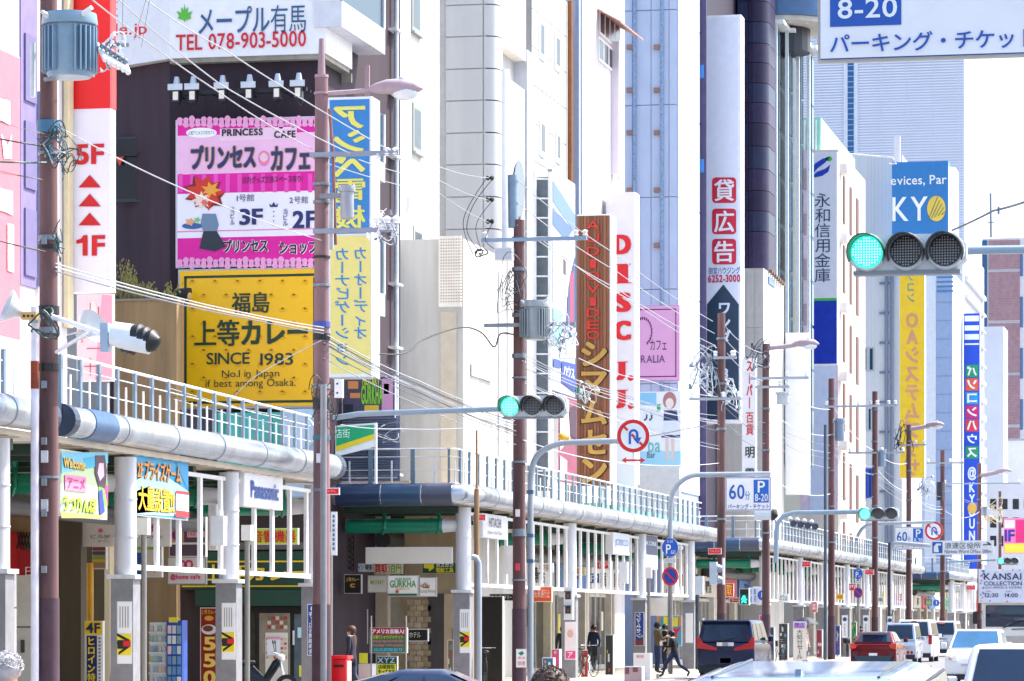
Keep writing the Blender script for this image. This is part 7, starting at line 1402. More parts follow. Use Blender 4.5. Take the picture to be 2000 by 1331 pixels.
# dark people carrier seen from behind
def ex1(t, w2, L, h):
    for sx in (-1, 1): bev(P('tail_lamp', t, REDL, MB().ext([(sx*(w2+.015), -L-.03, 1.0), (sx*(w2+.015), -L-.03, 1.38), (sx*(w2-.12), -L-.03, 1.34), (sx*(w2-.2), -L-.03, 1.18), (sx*(w2-.66), -L-.03, 1.02), (sx*(w2-.66), -L-.03, .92)], (0, .12, 0))), .02)
    P('chrome_bar', t, CHR, MB().box(-w2+.66, w2-.66, -L-.045, -L-.01, 1.08, 1.2)); P('emblem', t, M('#8a929c', .3, .6), MB().ball((0, -L-.05, 1.14), .11, .02, .07))
    P('tail_gate', t, blue, MB().box(-w2+.12, w2-.12, -L-.03, -L-.012, .5, .9)); P('spoiler', t, blue, MB().box(-w2+.15, w2-.15, -L-.02, -L+.3, 1.86, 1.9)); P('wiper', t, DARK, MB().tube([(-.1, -L-.02, 1.26), (.35, -L-.0, 1.36)], .012, 5))
x, y = gx(1420, 117)
car('people_carrier', 'dark blue people carrier seen from behind with red wedge lights', 'car', x, y+2, 0, blue, 2.35, 1.88, [(2.3, .85), (1.6, 1.12), (.9, 1.2), (-2.34, 1.2)], (-2.33, 1.5, .92, 1.19, -2.15, .75, .80, 1.93), (-1.5, 1.45), .34, M('#0e2240', .06, 0, .5, 1, spec=.7), extra=ex1)
# red crossover
redp = M('#6a0a1a', .15, .35, .1, 1)
def ex2(t, w2, L, h):
    for sx in (-1, 1):
        P('tail_lamp', t, M('#d8402a', .2, 0, .3, 5), MB().ext([(sx*(w2+.015), -L-.03, .78), (sx*(w2+.015), -L-.03, 1.02), (sx*(w2-.32), -L-.03, .98), (sx*(w2-.2), -L-.03, .82)], (0, .2, 0)))
        P('bumper_vent', t, M('#5a0f22', .4), MB().box(sx*(w2-.3), sx*(w2-.1), -L-.02, -L, .5, .7))
    P('tail_gate_lip', t, redp, MB().box(-w2+.2, w2-.2, -L-.07, -L, .98, 1.03)); P('diffuser', t, M('#2b4050', .5), MB().ext([(-w2+.15, -L-.04, .52), (w2-.15, -L-.04, .52), (w2-.3, -L-.04, .22), (-w2+.3, -L-.04, .22)], (0, .1, 0)))
    P('spoiler', t, M('#e8c8cc', .3), MB().box(-.5, .5, -L+.35, -L+.65, 1.47, 1.5))
x, y = gx(1706, 146)
car('crossover_car', 'dark red crossover car seen from behind with lit orange lamps', 'car', x, y+2, 0, redp, 2.15, 1.86, [(2.12, .75), (1.5, .98), (.8, 1.02), (-1.9, 1.05), (-2.14, .95)], (-1.95, 1.1, .86, 1.03, -1.35, .35, .66, 1.5), (-1.35, 1.35), .34, extra=ex2)
wp = M('#d5dae2', .2, .1, .05, 1); wp2 = M('#ececee', .2, 0, .05, 1); sil = M('#b8c2d2', .15, .6, .06, 1)
def exv(kind):
    def f(t, w2, L, h):
        if kind == 'small':
            for sx in (-1, 1):
                for dx in (.0, .17): P('tail_lamp', t, REDL, MB().tube([(sx*(w2-.2-dx), -L-.04, .52), (sx*(w2-.2-dx), -L-.01, .52)], .07, 12))
            P('yellow_plate', t, M('#e8c22a', .5), MB().box(-w2+.12, -w2+.4, -L-.04, -L-.02, .42, .56)); P('gate_crease', t, sil, MB().box(-w2+.1, w2-.1, -L-.03, -L-.01, .78, .82))
        elif kind == 'big':
            for sx in (-1, 1): P('tail_lamp', t, REDL, MB().box(sx*(w2-.16), sx*(w2+.01), -L-.04, -L+.02, .85, 1.3))
            P('gate_handle', t, DARK, MB().box(-.3, .3, -L-.04, -L-.015, .9, .96)); P('brake_light', t, REDL, MB().box(-.12, .12, -L+.02, -L+.1, 1.93, 1.98))
        else:
            P('gate_handle', t, M('#3a5a70', .4), MB().box(-.45, .3, -L-.04, -L-.015, .98, 1.02)); P('brake_light', t, M('#f07a8a', .3), MB().box(-.15, .15, -L-.03, -L+.1, 1.84, 1.92)); P('grille', t, M('#7f97a8', .4), MB().box(-.3, .35, -L-.035, -L-.012, .55, .85))
    return f
x, y = gx(1757, 163); car('small_van', 'small silver van just right of the red car, seen from behind with round lights', 'van', x, y+1.7, 0, sil, 1.68, 1.5, [(1.66, .8), (1.4, 1.05), (-1.67, 1.05)], (-1.66, 1.45, .74, 1.04, -1.5, .95, .64, 1.86), (-1.05, 1.1), .28, extra=exv('small'))
x, y = gx(1785, 172); car('white_van', 'tall white van behind the small silver van', 'van', x, y+2.2, 0, wp2, 2.2, 1.72, [(2.17, .9), (1.9, 1.15), (-2.19, 1.15)], (-2.18, 1.95, .85, 1.14, -2.05, 1.35, .74, 2.02), (-1.3, 1.4), .32, extra=exv('big'))
x, y = gx(1839, 200); car('white_van', 'farthest pale van with rooftop rack, left of the oncoming white car', 'van', x, y+2.2, 0, wp, 2.2, 1.74, [(2.17, .9), (1.9, 1.15), (-2.19, 1.15)], (-2.18, 1.95, .86, 1.14, -1.95, 1.3, .74, 2.0), (-1.3, 1.4), .32, extra=exv('far'))
def exs(t, w2, L, h):
    for sx in (-1, 1):
        bev(P('headlight', t, M('#f0f2f4', .12), MB().box(sx*(w2-.36), sx*(w2-.04), L-.14, L+.02, .72, .9)), .03); P('headlight_bulb', t, M('#c8a890', .2), MB().ball((sx*(w2-.17), L+.02, .81), .06))
    P('grille', t, M('#c0c4ca', .4), MB().box(-.35, .35, L-.02, L+.02, .6, .66)); P('rear_view_mirror', t, M('#2a4a60', .3), MB().box(-.1, .1, h[6][1]-.1+.2, h[6][1]+.12, h[6][2]-.16, h[6][2]-.1)); P('fog_lamp', t, M('#6a5a3a', .3), MB().box(-.6, -.5, L-.02, L+.03, .38, .46))
x, y = gx(1901, 102); car('white_car', 'white car driving towards the camera with blue windscreen', 'car', x, y+1.8, math.pi, wp2, 1.75, 1.64, [(1.73, .7), (1.62, .92), (.95, 1.08), (-1.74, 1.05)], (-1.6, 1.05, .79, 1.07, -1.2, .2, .64, 1.64), (-1.15, 1.2), .29, CGL2, extra=exs)
def exr(t, w2, L, h):
    for sx in (-1, 1):
        a, b_ = h[4].copy() if hasattr(h[4], 'copy') else Vector(h[4]), Vector(h[7]); a = Vector(a)
        P('roof_groove', t, M('#3a4250', .4), MB().tube([(sx*.56, a.y+.15, a.z+.008), (sx*.56, b_.y-.2, b_.z+.0)], .011, 6))
        P('door_seal', t, DARK, MB().tube([(sx*(h[5][0]+.012), a.y+.1, a.z-.07), (sx*(h[5][0]+.012), b_.y-.05, b_.z-.07)], .012, 6))
    P('roof_fin', t, M('#8494aa', .2, .3), MB().ext([(-.02, -1.0, 1.405), (-.02, -.78, 1.415), (-.02, -.98, 1.455)], (.04, 0, 0)))
# near cars whose roofs fill the bottom
x, y = gx(1622, 26); car('silver_car', 'glossy silver white car roof across the bottom of the picture', 'car', x, y-.9, 0, M('#8c9fba', .12, .35, .08, 1), 2.3, 2.02, [(2.08, .75), (1.4, .98), (-2.05, 1.02)], (-1.9, 1.3, .97, 1.0, -1.3, 1.0, .80, (1.395, 1.50)), (-1.3, 1.3), .32, extra=exr)
x, y = gx(2035, 37); car('white_car', 'white car with dark windscreen at the bottom right corner', 'car', x, y+1.2, math.pi, wp2, 2.2, 1.75, [(2.15, .75), (1.5, 1.0), (-2.15, 1.05)], (-1.9, 1.3, .84, 1.02, -1.6, .9, .74, 1.55), (-1.35, 1.35), .32, CGL)
x, y = gx(2118, 50); car('white_van', 'white van cut by the right border with its windscreen pillar in view', 'van', x, y+1.8, math.pi, wp, 2.2, 1.75, [(2.15, .9), (1.7, 1.2), (-2.15, 1.2)], (-2.1, 1.8, .86, 1.18, -2.0, .9, .72, 2.02), (-1.35, 1.35), .32, CGL2)
x, y = gx(905, 33); car('blue_car', 'dark blue car of which only the roof corner shows at the bottom', 'car', x-.3, y, R(-82), M('#14264a', .2, .3, .1), 1.9, 1.6, [(1.87, .75), (1.3, .98), (-1.87, 1.02)], (-1.5, .9, .76, 1.0, -.26, .12, .42, 1.345), (-1.15, 1.2), .3)
# lorry
x, y = gx(1982, 118); lo = T('lorry', 'white lorry facing the camera with a display board above its cab', 'lorry', (x, y, 0)); ORG[lo.name] = Vector((0, 0, 0)); LW = M('#e9e7e2', .35, 0, .06)
bev(P('cab', lo, LW, MB().box(-1.08, 1.08, 0, 1.7, .5, 2.55)), .1); P('cargo_box', lo, M('#e6e8f0', .5), MB().box(-1.14, 1.14, 1.75, 7, .8, 3.15))
bev(P('windscreen', lo, CGL, MB().box(-.96, .96, -.02, .05, 1.7, 2.42)), .05); P('roof_visor', lo, WHITE, MB().box(-1.1, 1.1, -.1, .2, 2.5, 2.6)); P('grille', lo, M('#b9b4aa', .5), MB().box(-.8, .8, -.03, .0, 1.0, 1.4)); P('wiper', lo, DARK, MB().tube([(-.4, -.04, 1.66), (.3, -.05, 1.92)], .015, 5)); P('wiper', lo, DARK, MB().tube([(-.1, -.04, 1.62), (.8, -.05, 1.66)], .015, 5))
for sx in (-1, 1): P('headlight', lo, M('#eef0f2', .15), MB().box(sx*.7, sx*1.0, -.04, .02, .75, .95)); P('mirror', lo, DARK, MB().box(sx*1.2, sx*1.36, -.2, -.1, 1.8, 2.2)); P('mirror_arm', lo, DARK, MB().tube([(sx*1.05, .1, 2.2), (sx*1.28, -.15, 2.2)], .02, 5))
for sx in (-1, 1):
    for yy in (.7, 5.2): P('tyre', lo, RUB, MB().tube([(sx*.8, yy, .45), (sx*1.06, yy, .45)], .45, 20))
pk2 = planeD(1980, 117); kb, pl = cx_('display_board', 'white event board with dark serif style lettering mounted over the lorry cab', 'board', 117.6, 1911, 1112, 2052, 1178, '#d9dcec', th=.3)
text(pl, 'KANSAI', 1922, 1120, 1995, 1133, FL('#2c3260'), kb, .018); text(pl, 'COLLECTION', 1922, 1136, 1996, 1144, FL('#2c3260'), kb, .018); text(pl, '2023 SPRING & SUMMER', 1923, 1146, 1996, 1150, FL('#5a6088'), kb, 0)
text(pl, '12:30', 1924, 1159, 1950, 1167, FL('#2c3260'), kb, .018); text(pl, '14:00', 1963, 1159, 1988, 1167, FL('#2c3260'), kb, .018); text(pl, 'OPEN', 1925, 1154, 1936, 1157, FL('#5a6088'), kb, 0); text(pl, 'START', 1964, 1154, 1976, 1157, FL('#5a6088'), kb, 0)
random.seed(9)
for k in range(26):
    px, py = (random.choice([random.uniform(1913, 1920), random.uniform(1913, 2045)]), random.uniform(1114, 1176)); 
    if px > 1921: py = random.choice([random.uniform(1113, 1118), random.uniform(1170, 1176)])
    shape(pl, [(px, py), (px+3, py-2), (px+3.4, py+.2), (px+.6, py+2)], FL(random.choice(['#d83a4a', '#2a5ac8', '#e8b83a', '#3a9a6a', '#8a4ab8'])), kb, .02, 'confetti')
# ---- two-wheelers
def scooter(name, label, cat, x, y, yaw, paint, z0=.13):
    t = T(name, label, cat, (x, y, z0)); t.rotation_euler = (0, 0, yaw); ORG[t.name] = Vector((0, 0, 0))
    for yy in (-.6, .62):
        P('tyre', t, RUB, MB().tube([(-.05, yy, .25), (.05, yy, .25)], .25, 18)); P('rim', t, RIM, MB().tube([(-.055, yy, .25), (.055, yy, .25)], .15, 14))
    bev(P('body', t, paint, MB().ext([(-.13, -.75, .45), (-.13, -.3, .35), (-.13, .2, .3), (-.13, .5, .75), (-.13, .42, .9), (-.13, .3, .8), (-.13, .1, .45), (-.13, -.15, .72), (-.13, -.7, .74)], (.26, 0, 0))), .05)
    bev(P('seat', t, DARK, MB().box(-.14, .14, -.7, -.1, .742, .82)), .04); P('handlebar', t, CHR, MB().tube([(-.34, .3, 1.0), (-.1, .42, .96), (.1, .42, .96), (.34, .3, 1.0)], .02, 8)); P('fork', t, CHR, MB().tube([(0, .42, .96), (0, .62, .25)], .03, 8))
    P('headlamp', t, M('#e6eaee', .1), MB().ball((0, .5, .88), .09))
    for s_ in (-1, 1): P('mirror_stalk', t, DARK, MB().tube([(s_*.2, .36, 1.0), (s_*.3, .34, 1.2)], .01, 5)); P('mirror', t, DARK, MB().ball((s_*.31, .33, 1.24), .07, .02, .05))
    return t
x, y = gx(507, 82); scooter('motorcycle', 'black and silver motorcycle parked before the curry shop door', 'motorcycle', x, y, R(-70), M('#20262e', .15, .5))
x, y = gx(1822, 176); scooter('scooter', 'lime green scooter beside the tall white van', 'scooter', x, y, R(0), M('#7fd02a', .3), 0).scale = (1.3, 1.3, 1.0)
def bicycle(label, x, y, yaw):
    t = T('bicycle', label, 'bicycle', (x, y, .13), 'parked bicycles'); t.rotation_euler = (0, 0, yaw); ORG[t.name] = Vector((0, 0, 0))
    for yy in (-.52, .52):
        P('wheel', t, RUB, MB().tube([(.0, yy+.32*math.cos(a), .33+.32*math.sin(a)) for a in [k*math.pi/10 for k in range(21)]], .016, 6, False))
        mb = MB(); 
        for k in range(8): a = k*math.pi/4; mb.tube([(0, yy, .33), (0, yy+.31*math.cos(a), .33+.31*math.sin(a))], .003, 4, False)
        P('spokes', t, STEEL, mb, kind='stuff')
    P('frame', t, M('#2a3038', .3, .4), MB().tube([(0, -.52, .33), (0, -.1, .32), (0, -.2, .75), (0, .38, .8), (0, -.1, .32)], .018, 6)); P('frame', t, M('#2a3038', .3, .4), MB().tube([(0, .52, .33), (0, .38, .8), (0, .34, .98)], .018, 6)); P('frame', t, M('#2a3038', .3, .4), MB().tube([(0, -.52, .33), (0, -.2, .75), (0, -.22, .86)], .014, 6))
    P('handlebar', t, CHR, MB().tube([(-.28, .2, 1.0), (-.2, .36, 1.0), (.2, .36, 1.0), (.28, .2, 1.0)], .014, 6)); P('saddle', t, DARK, MB().ball((0, -.24, .9), .09, .14, .04))
    P('basket', t, DARK, MB().box(-.17, .17, .45, .72, .7, .72).box(-.17, -.15, .45, .72, .72, .95).box(.15, .17, .45, .72, .72, .95).box(-.17, .17, .45, .47, .72, .95).box(-.17, .17, .7, .72, .72, .95)); return t
x, y = gx(948, 99); bicycle('dark bicycle with a front basket parked by the black doorway', x, y, R(15))
x, y = gx(1143, 112); bicycle('bicycle parked right of the pink portrait column', x, y, R(-20))
x, y = gx(1520, 156); bicycle('bicycle standing in the arcade left of the sale banner', x, y, R(30))
x, y = gx(1655, 182); bicycle('bicycle in the arcade left of the red car', x, y, R(10))
# ---- post box
x, y = gx(667, 77.6); pb_ = T('post_box', 'bright red post box at the foot of the second pole', 'post box', (x, y, .13))
bev(P('body', pb_, M('#e01218', .35), MB().box(x-.18, x+.16, y-.2, y+.25, .13, 1.03)), .03); P('lid', pb_, M('#f02428', .3), MB().box(x-.2, x+.19, y-.22, y+.27, 1.03, 1.1)); P('slot', pb_, DARK, MB().box(x-.12, x+.1, y-.215, y-.205, .85, .9)); P('side_panel', pb_, M('#f4b0aa', .5), MB().box(x+.165, x+.17, y-.15, y+.2, .2, .98))
# ================================================================ PEOPLE
def person(label, px, D, h=1.7, face=0, top='#202428', legs='#24304c', skin='#c89a80', hair='#1a1412', pose=None, hairlen=0, shoes='#1a1a1c', coat=0, mask=False, z0=.13, fuzz=0):
    X, Y = gx(px, D); s = h/1.7
    J = dict(pel=(0,0,.93), spi=(0,.01,1.13), che=(0,0,1.33), nec=(0,0,1.47), hea=(0,.02,1.56), top=(0,.01,1.61))
    for sd, sg in (('l', -1), ('r', 1)):
        J.update({'sh'+sd: (sg*.17,0,1.40), 'el'+sd: (sg*.23,-.02,1.13), 'wr'+sd: (sg*.22,.06,.88), 'ha'+sd: (sg*.21,.09,.80), 'hi'+sd: (sg*.09,0,.88), 'kn'+sd: (sg*.1,.02,.50), 'an'+sd: (sg*.1,-.02,.09), 'to'+sd: (sg*.11,.14,.04)})
    if pose: J.update(pose)
    Rr = dict(pel=.145, spi=.13, che=.155, nec=.06, hea=.092, top=.06)
    for sd in 'lr': Rr.update({'sh'+sd:.075,'el'+sd:.05,'wr'+sd:.034,'ha'+sd:.03,'hi'+sd:.1,'kn'+sd:.066,'an'+sd:.042,'to'+sd:.035})
    keys = list(J); E = [('pel','spi'),('spi','che'),('che','nec'),('nec','hea'),('hea','top')]
    for sd in 'lr': E += [('che','sh'+sd),('sh'+sd,'el'+sd),('el'+sd,'wr'+sd),('wr'+sd,'ha'+sd),('pel','hi'+sd),('hi'+sd,'kn'+sd),('kn'+sd,'an'+sd),('an'+sd,'to'+sd)]
    me = bpy.data.meshes.new('body'); me.from_pydata([Vector(J[k])*s for k in keys], [(keys.index(a), keys.index(b_)) for a, b_ in E], [])
    o = bpy.data.objects.new('tmp', me); C.objects.link(o); md = o.modifiers.new('s', 'SKIN'); sv = me.skin_vertices[0].data
    for i, k in enumerate(keys): r_ = Rr[k]*s; sv[i].radius = (r_, r_*(.72 if k in ('che','spi','pel') else 1)); sv[i].use_root = (k == 'pel')
    o.modifiers.new('d', 'SUBSURF').levels = 2
    bpy.context.view_layer.update(); ev = o.evaluated_get(bpy.context.evaluated_depsgraph_get()); m2 = bpy.data.meshes.new_from_object(ev); m2.name = 'body'; bpy.data.objects.remove(o)
    for mt in (M(top, .8, 0, .15, 8), M(legs, .8, 0, .15, 8), M(skin, .5, 0, .05), M(shoes, .5)): m2.materials.append(mt)
    nz = J['nec'][2]*s; hem = (J['pel'][2] - coat)*s; hands = [Vector(J['wrl'])*s, Vector(J['wrr'])*s]; hp = [Vector(J['hal'])*s, Vector(J['har'])*s]; feet = [Vector(J['anl'])*s, Vector(J['anr'])*s, Vector(J['tol'])*s, Vector(J['tor'])*s]
    for p in m2.polygons:
        c = p.center; p.use_smooth = True
        if c.z > nz-.01: i = 2
        elif min((c-q_).length for q_ in hp) < .065*s: i = 2
        elif min((c-q_).length for q_ in feet) < .085*s: i = 3
        elif c.z < hem: i = 1
        else: i = 0
        if i == 1 and min((c-q_).length for q_ in hands) < .1: i = 0
        p.material_index = i
    t = T('person', label, 'person', (X, Y, z0)); t.rotation_euler = (0, 0, face); ORG[t.name] = Vector((0, 0, 0))
    b = bpy.data.objects.new('body', m2); C.objects.link(b); b.parent = t; ORG[b.name] = Vector((0,0,0))
    hd = Vector(J['hea'])*s
    hm = M(hair, .6, 0, .3, 12)
    mb = MB().ball(hd+Vector((0, -.02, .045))*s, .112*s, .122*s, .118*s, 18, 12)
    for q_ in mb.v: q_ += Vector((random.uniform(-1,1), random.uniform(-1,1), random.uniform(-1,1)))*.006
    if fuzz:
        for k in range(420):
            a, b_ = random.uniform(0, 6.28), random.uniform(-.1, 1.5); n_ = Vector((math.cos(a)*math.cos(b_), math.sin(a)*math.cos(b_), math.sin(b_))); p_ = hd+Vector((0, -.02, .045))*s + n_*.112*s; sd_ = Vector((-n_.y, n_.x, .2))*random.uniform(-.05, .05)
            mb.tube([p_, p_+n_*.012+sd_*.5, p_+n_*.014+sd_-Vector((0,0,.012))], [.005, .004, .001], 4, False)
    if hairlen: mb.ball(hd+Vector((0, -.05, -.05-hairlen/2))*s, .1*s, .07*s, (.09+hairlen/2)*s, 12, 8)
    P('hair', t, hm, mb, smooth=True)
    for sx in (-1, 1): P('ear', t, M(skin, .5, 0, .05), MB().ball(hd+Vector((sx*.09, 0, 0))*s, .012*s, .02*s, .03*s, 8, 6)); P('eye', t, DARK, MB().ball(hd+Vector((sx*.032, .09, .015))*s, .01*s, .006*s, .007*s, 6, 5))
    P('nose', t, M(skin, .5, 0, .05), MB().ball(hd+Vector((0, .098, -.01))*s, .011*s, .016*s, .02*s, 6, 5)); P('mouth', t, M('#9a5a50', .5), MB().box(hd.x-.02*s, hd.x+.02*s, hd.y+.088*s, hd.y+.094*s, hd.z-.048*s, hd.z-.042*s))
    if mask: P('mask', t, M('#e6eaee', .7), MB().ball(hd+Vector((0, .035, -.035))*s, .075*s, .075*s, .048*s, 12, 7), smooth=True)
    for sd in 'lr':
        w_, hh = Vector(J['wr'+sd])*s, Vector(J['ha'+sd])*s; d = (hh-w_).normalized(); sdv = d.cross(Vector((0, 1, .2))).normalized()
        for k in range(4): a = hh + d*.02 + sdv*(k-1.5)*.017; P('finger', t, M(skin, .5, 0, .05), MB().tube([a, a+d*(.04-.004*abs(k-1.2))+Vector((0,.006,0)), a+d*.065+Vector((0,.022,0))], [.009, .008, .006], 6), smooth=True)
        P('thumb', t, M(skin, .5, 0, .05), MB().tube([hh-d*.01, hh+d*.02-sdv*.035+Vector((0,.02,0)), hh+d*.045-sdv*.03+Vector((0,.035,0))], [.011, .009, .007], 6), smooth=True)
    return t, J, s
person('woman with long brown hair and dark cardigan walking past the red post box', 687, 84, 1.6, R(80), '#1a2030', '#3a4254', '#d8b09a', '#4a2614', {'knl': (-.1,.16,.5), 'anl': (-.1,.22,.1), 'tol': (-.1,.36,.06), 'knr': (.1,-.02,.5), 'anr': (.1,-.25,.12), 'tor': (.1,-.14,.05), 'elr': (.22,.02,1.14), 'wrr': (.18,.18,.98), 'har': (.17,.24,.93)}, .42, coat=.22)
t, J, s_ = person('man in an olive jacket and white mask looking at his phone behind the sign post', 1284, 121, 1.72, R(-60), '#6b5a3e', '#26385c', '#cfa088', '#14100e', {'elr': (.24,.06,1.14), 'wrr': (.14,.26,1.22), 'har': (.11,.32,1.27), 'ell': (-.24,.04,1.13), 'wrl': (-.16,.2,1.05), 'hal': (-.13,.27,1.08)}, mask=True, z0=.13)
P('jacket_front', t, M('#b9a878', .7), MB().box(-.012, .012, .105, .125, .98, 1.4))
t, J, s_ = person('man in a black jacket and mask striding left with a phone in his hand', 1318, 118.5, 1.62, R(78), '#15181f', '#27365e', '#d0a48c', '#100e0e', {'pel': (0,0,.86), 'spi': (0,.03,1.06), 'che': (0,.07,1.26), 'nec': (0,.11,1.40), 'hea': (0,.14,1.49), 'top': (0,.13,1.55), 'shl': (-.17,.07,1.33), 'shr': (.17,.07,1.33), 'ell': (-.22,.1,1.07), 'wrl': (-.16,.34,1.1), 'hal': (-.13,.42,1.13), 'elr': (.23,.0,1.07), 'wrr': (.2,.2,.93), 'har': (.19,.27,.9), 'hil': (-.09,.02,.82), 'hir': (.09,0,.82), 'knl': (-.1,.3,.5), 'anl': (-.1,.42,.1), 'tol': (-.1,.57,.06), 'knr': (.1,-.12,.46), 'anr': (.1,-.5,.2), 'tor': (.1,-.42,.06)}, mask=True, z0=.02)
ph = W(1295, 1290, 118); hp = Matrix.Rotation(R(78), 4, 'Z') @ (Vector((-.13, .45, 1.16))*s_); X_, Y_ = gx(1318, 118.5); ph = Vector((X_, Y_, .02)) + hp
ONE('phone', 'white phone held by the striding man', 'phone', M('#e8eaec', .3), MB().ext([ph+Vector((-.04, -.01, -.05)), ph+Vector((.04, -.01, -.02)), ph+Vector((.02, -.01, .1)), ph+Vector((-.06, -.01, .07))], (0, .015, 0)))
person('man in dark clothes half hidden behind the sign post and olive jacket', 1299, 128, 1.66, R(120), '#16181e', '#1c2230', '#c89a80', '#0e0c0c')
t, J, s_ = person('person in a beige pink coat standing under a dark umbrella in the arcade', 1572, 156, 1.62, R(-120), '#d8b4a8', '#3a3a44', '#c89a80', '#1a1412', {'elr': (.2,.1,1.15), 'wrr': (.1,.22,1.3), 'har': (.08,.22,1.36)}, .2, coat=.4)
X_, Y_ = gx(1574, 156); um = T('umbrella', 'dark open umbrella held in the arcade right of the sale banner', 'umbrella', (X_, Y_, 1.4))
V = [(X_, Y_, 2.12)]; FF = []
for j, (rr, zz_) in enumerate(((.22, 2.08), (.42, 1.97), (.55, 1.82))):
    for k in range(16): V.append((X_+rr*math.cos(k*math.pi/8), Y_+rr*math.sin(k*math.pi/8), zz_ - (.03 if k % 2 and j == 2 else 0)))
for k in range(16): FF.append((0, 1+k, 1+(k+1) % 16)); [FF.append((1+j*16+k, 17+j*16+k, 17+j*16+(k+1) % 16, 1+j*16+(k+1) % 16)) for j in (0, 1)]
P('canopy', um, M('#1c2438', .6), MB().add(V, FF)); P('shaft', um, STEEL, MB().tube([(X_, Y_, 1.3), (X_, Y_, 2.16)], .01, 6)); P('handle', um, DARK, MB().tube([(X_, Y_, 1.3), (X_, Y_, 1.2), (X_+.04, Y_, 1.17)], .016, 6))
person('person in dark clothes near the pink sign behind the people carrier', 1474, 152, 1.72, R(30), '#1c1a20', '#24242c')
person('grey haired person whose head top shows at the bottom left corner', 14, 25, 1.545, R(-20), '#8a8a90', '#3a3a44', '#d0a890', '#b5b2b4', z0=0, fuzz=1)
person('dark haired person with only a sunlit crown of hair showing at the bottom centre', 1075, 20, 1.5, R(10), '#3a3a40', '#2a2a30', '#d0a890', '#4a3830', z0=0, fuzz=1)
# ================================================================ SMALL CLUTTER UNDER THE CANOPIES
hang = [(1130, 118, 1108, 1124, 26, '#e8d24a', '薬', '#c02030', 'small yellow medicine sign hanging in the long arcade'), (1065, 108, 1100, 1118, 30, '#e6e2da', '喫茶', '#7a3a20', 'cream coffee sign hanging right of the third pole'),
 (1160, 121, 1120, 1140, 22, '#2a6ab8', 'P', '#f0f4f8', 'blue letter sign hanging left of the two men'), (1180, 118, 1096, 1112, 30, '#d0202c', '百円', '#fff0e0', 'red price sign hanging beyond the pedestrian signal'),
 (1215, 126, 1120, 1138, 18, '#f0ead8', '薬', '#1f7a4a', 'white and green chemist sign under the pale blue brand sign'), (1310, 138, 1150, 1164, 20, '#c8202c', 'OPEN', '#ffffff', 'small red open sign behind the round parking signs'),
 (1330, 138, 1122, 1146, 10, '#e04838', '店', '#fff', 'narrow red sign beside the last long canopy column'), (1420, 150, 1140, 1166, 26, '#c83a1e', '買取', '#ffe24a', 'red and yellow buying sign right of the fourth pole'),
 (1440, 152, 1168, 1178, 30, '#8e2a20', 'ラーメン', '#f2d8a0', 'dark red noodle sign near the lit walking figure'), (1530, 158, 1160, 1176, 20, '#e0e4e8', 'カフェ', '#3a6a40', 'pale cafe sign left of the sale banner'),
 (1590, 166, 1176, 1196, 12, '#d82030', '薬', '#fff', 'red square sign right of the sale banner'), (1640, 178, 1160, 1172, 16, '#e8b830', '店', '#a02020', 'amber sign left of the notices'), (1665, 184, 1140, 1154, 14, '#c82840', '円', '#fff', 'crimson sign above the red car'),
 (1720, 200, 1166, 1178, 14, '#e8e4da', '電', '#20509a', 'pale sign right of the seventh pole'), (1756, 214, 1160, 1174, 12, '#d83a20', '口', '#fff', 'orange red sign above the silver van'), (1815, 232, 1170, 1184, 12, '#1f7a58', '店', '#f0f0c0', 'green sign above the farthest van')]
for px, D, a, b_, w_, c_, tx, tc, lab in hang:
    s, pl = cx_('hanging_sign', lab, 'sign', D, px-w_/2, a, px+w_/2, b_, c_, th=.1); text(pl, tx, px-w_*.36, a+3, px+w_*.36, b_-3, FL(tc if len(tc) == 7 else '#ffffff'), s, .018)
goods = [(1070, 1285, 1345, 107, 22, '#3a6a9a', 'blue crate stack at the foot of the third pole'), (1142, 1270, 1345, 113, 14, '#b8322c', 'red leaflet stand near the second bicycle'), (1085, 1268, 1345, 109, 16, '#d04a7a', 'pink game leaflet rack left of the portrait column'), (1190, 1240, 1345, 118, 16, '#2a2c30', 'dark display board left of the mauve box'),
 (880, 1250, 1345, 98, 12, '#7a6a50', 'brown wooden panel left of the corner column'), (1505, 1225, 1290, 156, 14, '#2f3f66', 'dark blue goods shelf left of the sale banner'), (1530, 1218, 1290, 160, 18, '#3a3c48', 'dark goods shelf beside the sale banner'), (1600, 1230, 1285, 164, 12, '#8a2a40', 'crimson flag stand right of the umbrella'), (1636, 1222, 1280, 176, 10, '#2a4aa0', 'blue goods rack left of the notice column'), (1668, 1215, 1270, 184, 10, '#2f8a4a', 'green flag behind the red car')]
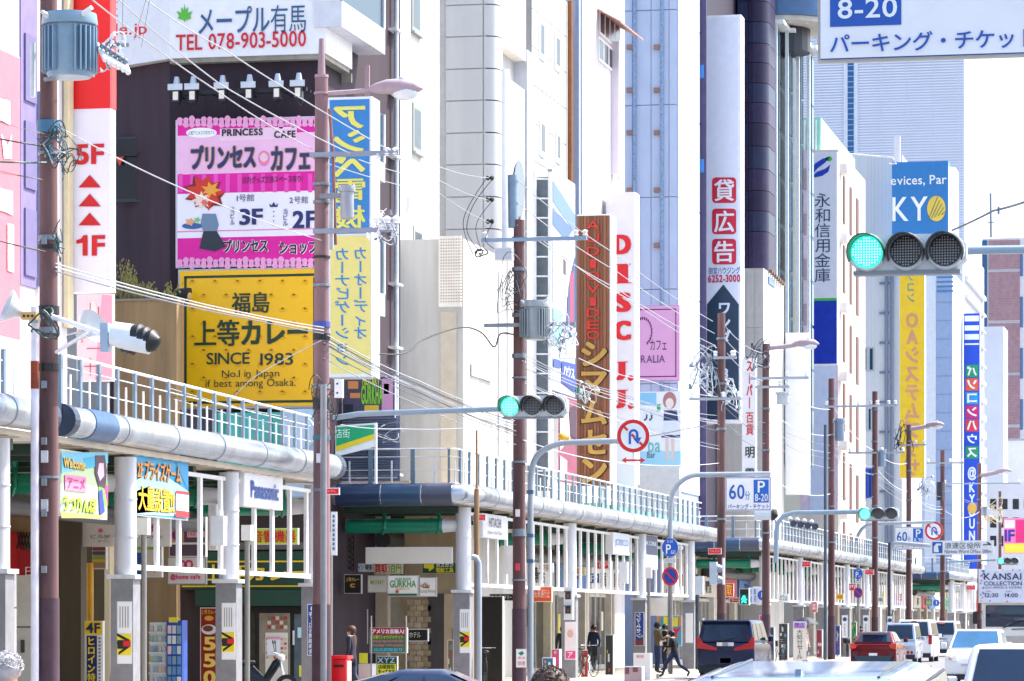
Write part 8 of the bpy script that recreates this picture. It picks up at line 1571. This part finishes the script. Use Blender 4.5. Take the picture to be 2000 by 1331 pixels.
for px, a, b_, D, w_, c_, lab in goods:
    s, pl = cx_('display_stand', lab, 'display stand', D, px-w_/2, a, px+w_/2, b_, c_, th=.3)
    for k in range(7):
        u = random.uniform(-.4, .15); v = random.uniform(.03, .75); rect(pl, px+w_*u, a+(b_-a)*v, px+w_*(u+random.uniform(.12, .28)), a+(b_-a)*(v+random.uniform(.06, .16)), FL(random.choice(['#c8c4b8', '#b8a040', '#a8503c', '#6a8ca4', '#2a2c34', '#d8d4cc'])), s, .02+k*.003, 'goods_card')
random.seed(12)
for i, (px, D, lab, tp, fc) in enumerate(((1100, 113, 'shopper in a black coat beside the portrait column', '#15161a', 20), (1160, 122, 'shopper in a navy coat in the shade of the long arcade', '#1c2644', 160), (1532, 163, 'shopper in a grey coat walking left of the umbrella', '#4a4c54', 40), (1640, 183, 'shopper in a dark red coat at the far columns', '#5a1c26', 190), (1680, 190, 'shopper in black right of the red car roof', '#16161a', 10))):
    person(lab, px, D, 1.6+.03*(i % 3), R(fc), tp, '#22242c', '#c89a80', '#15110f', {'knl': (-.1,.1,.5), 'anl': (-.1,.14,.1), 'tol': (-.1,.28,.05), 'knr': (.1,-.03,.5), 'anr': (.1,-.2,.1), 'tor': (.1,-.07,.05)}, coat=.15)
# weathering fittings on the near gutter pipe and columns
for i, (px, py, lab) in enumerate(((165, 812, 'dark blue patch sleeve on the nearest long pipe'), )):
    q = PL('x', XP); a = q.pp(160, 812); b_ = q.pp(205, 812); ONE('pipe_patch', lab, 'patch', M('#3d5f86', .35, .3, .2, 3), MB().tube([(XP, a.y, 5.32), (XP, b_.y, 5.32)], .285, 20), smooth=True)
# cable hangers and stickers on poles
for i, (k, py, c_, lab) in enumerate(((1, 905, '#c8cbd0', 'grey label plate on the first pole below the pipe'), (3, 1010, '#e8e4e0', 'pale label on the third pole'), (3, 1115, '#d83a50', 'small red and white label on the third pole'), (1, 1000, '#b9bcc4', 'pale label plate low on the first pole'), (2, 905, '#d8dade', 'pale label plate on the second pole above the red plate'))):
    t_, D = PX[k]; o = ORG[t_.name]; z = zat(py, D); ONE('label_plate', lab, 'label', M(c_, .5, 0, .2, 8), MB().box(o.x-.06, o.x+.06, o.y-.215, o.y-.2, z, z+.2))
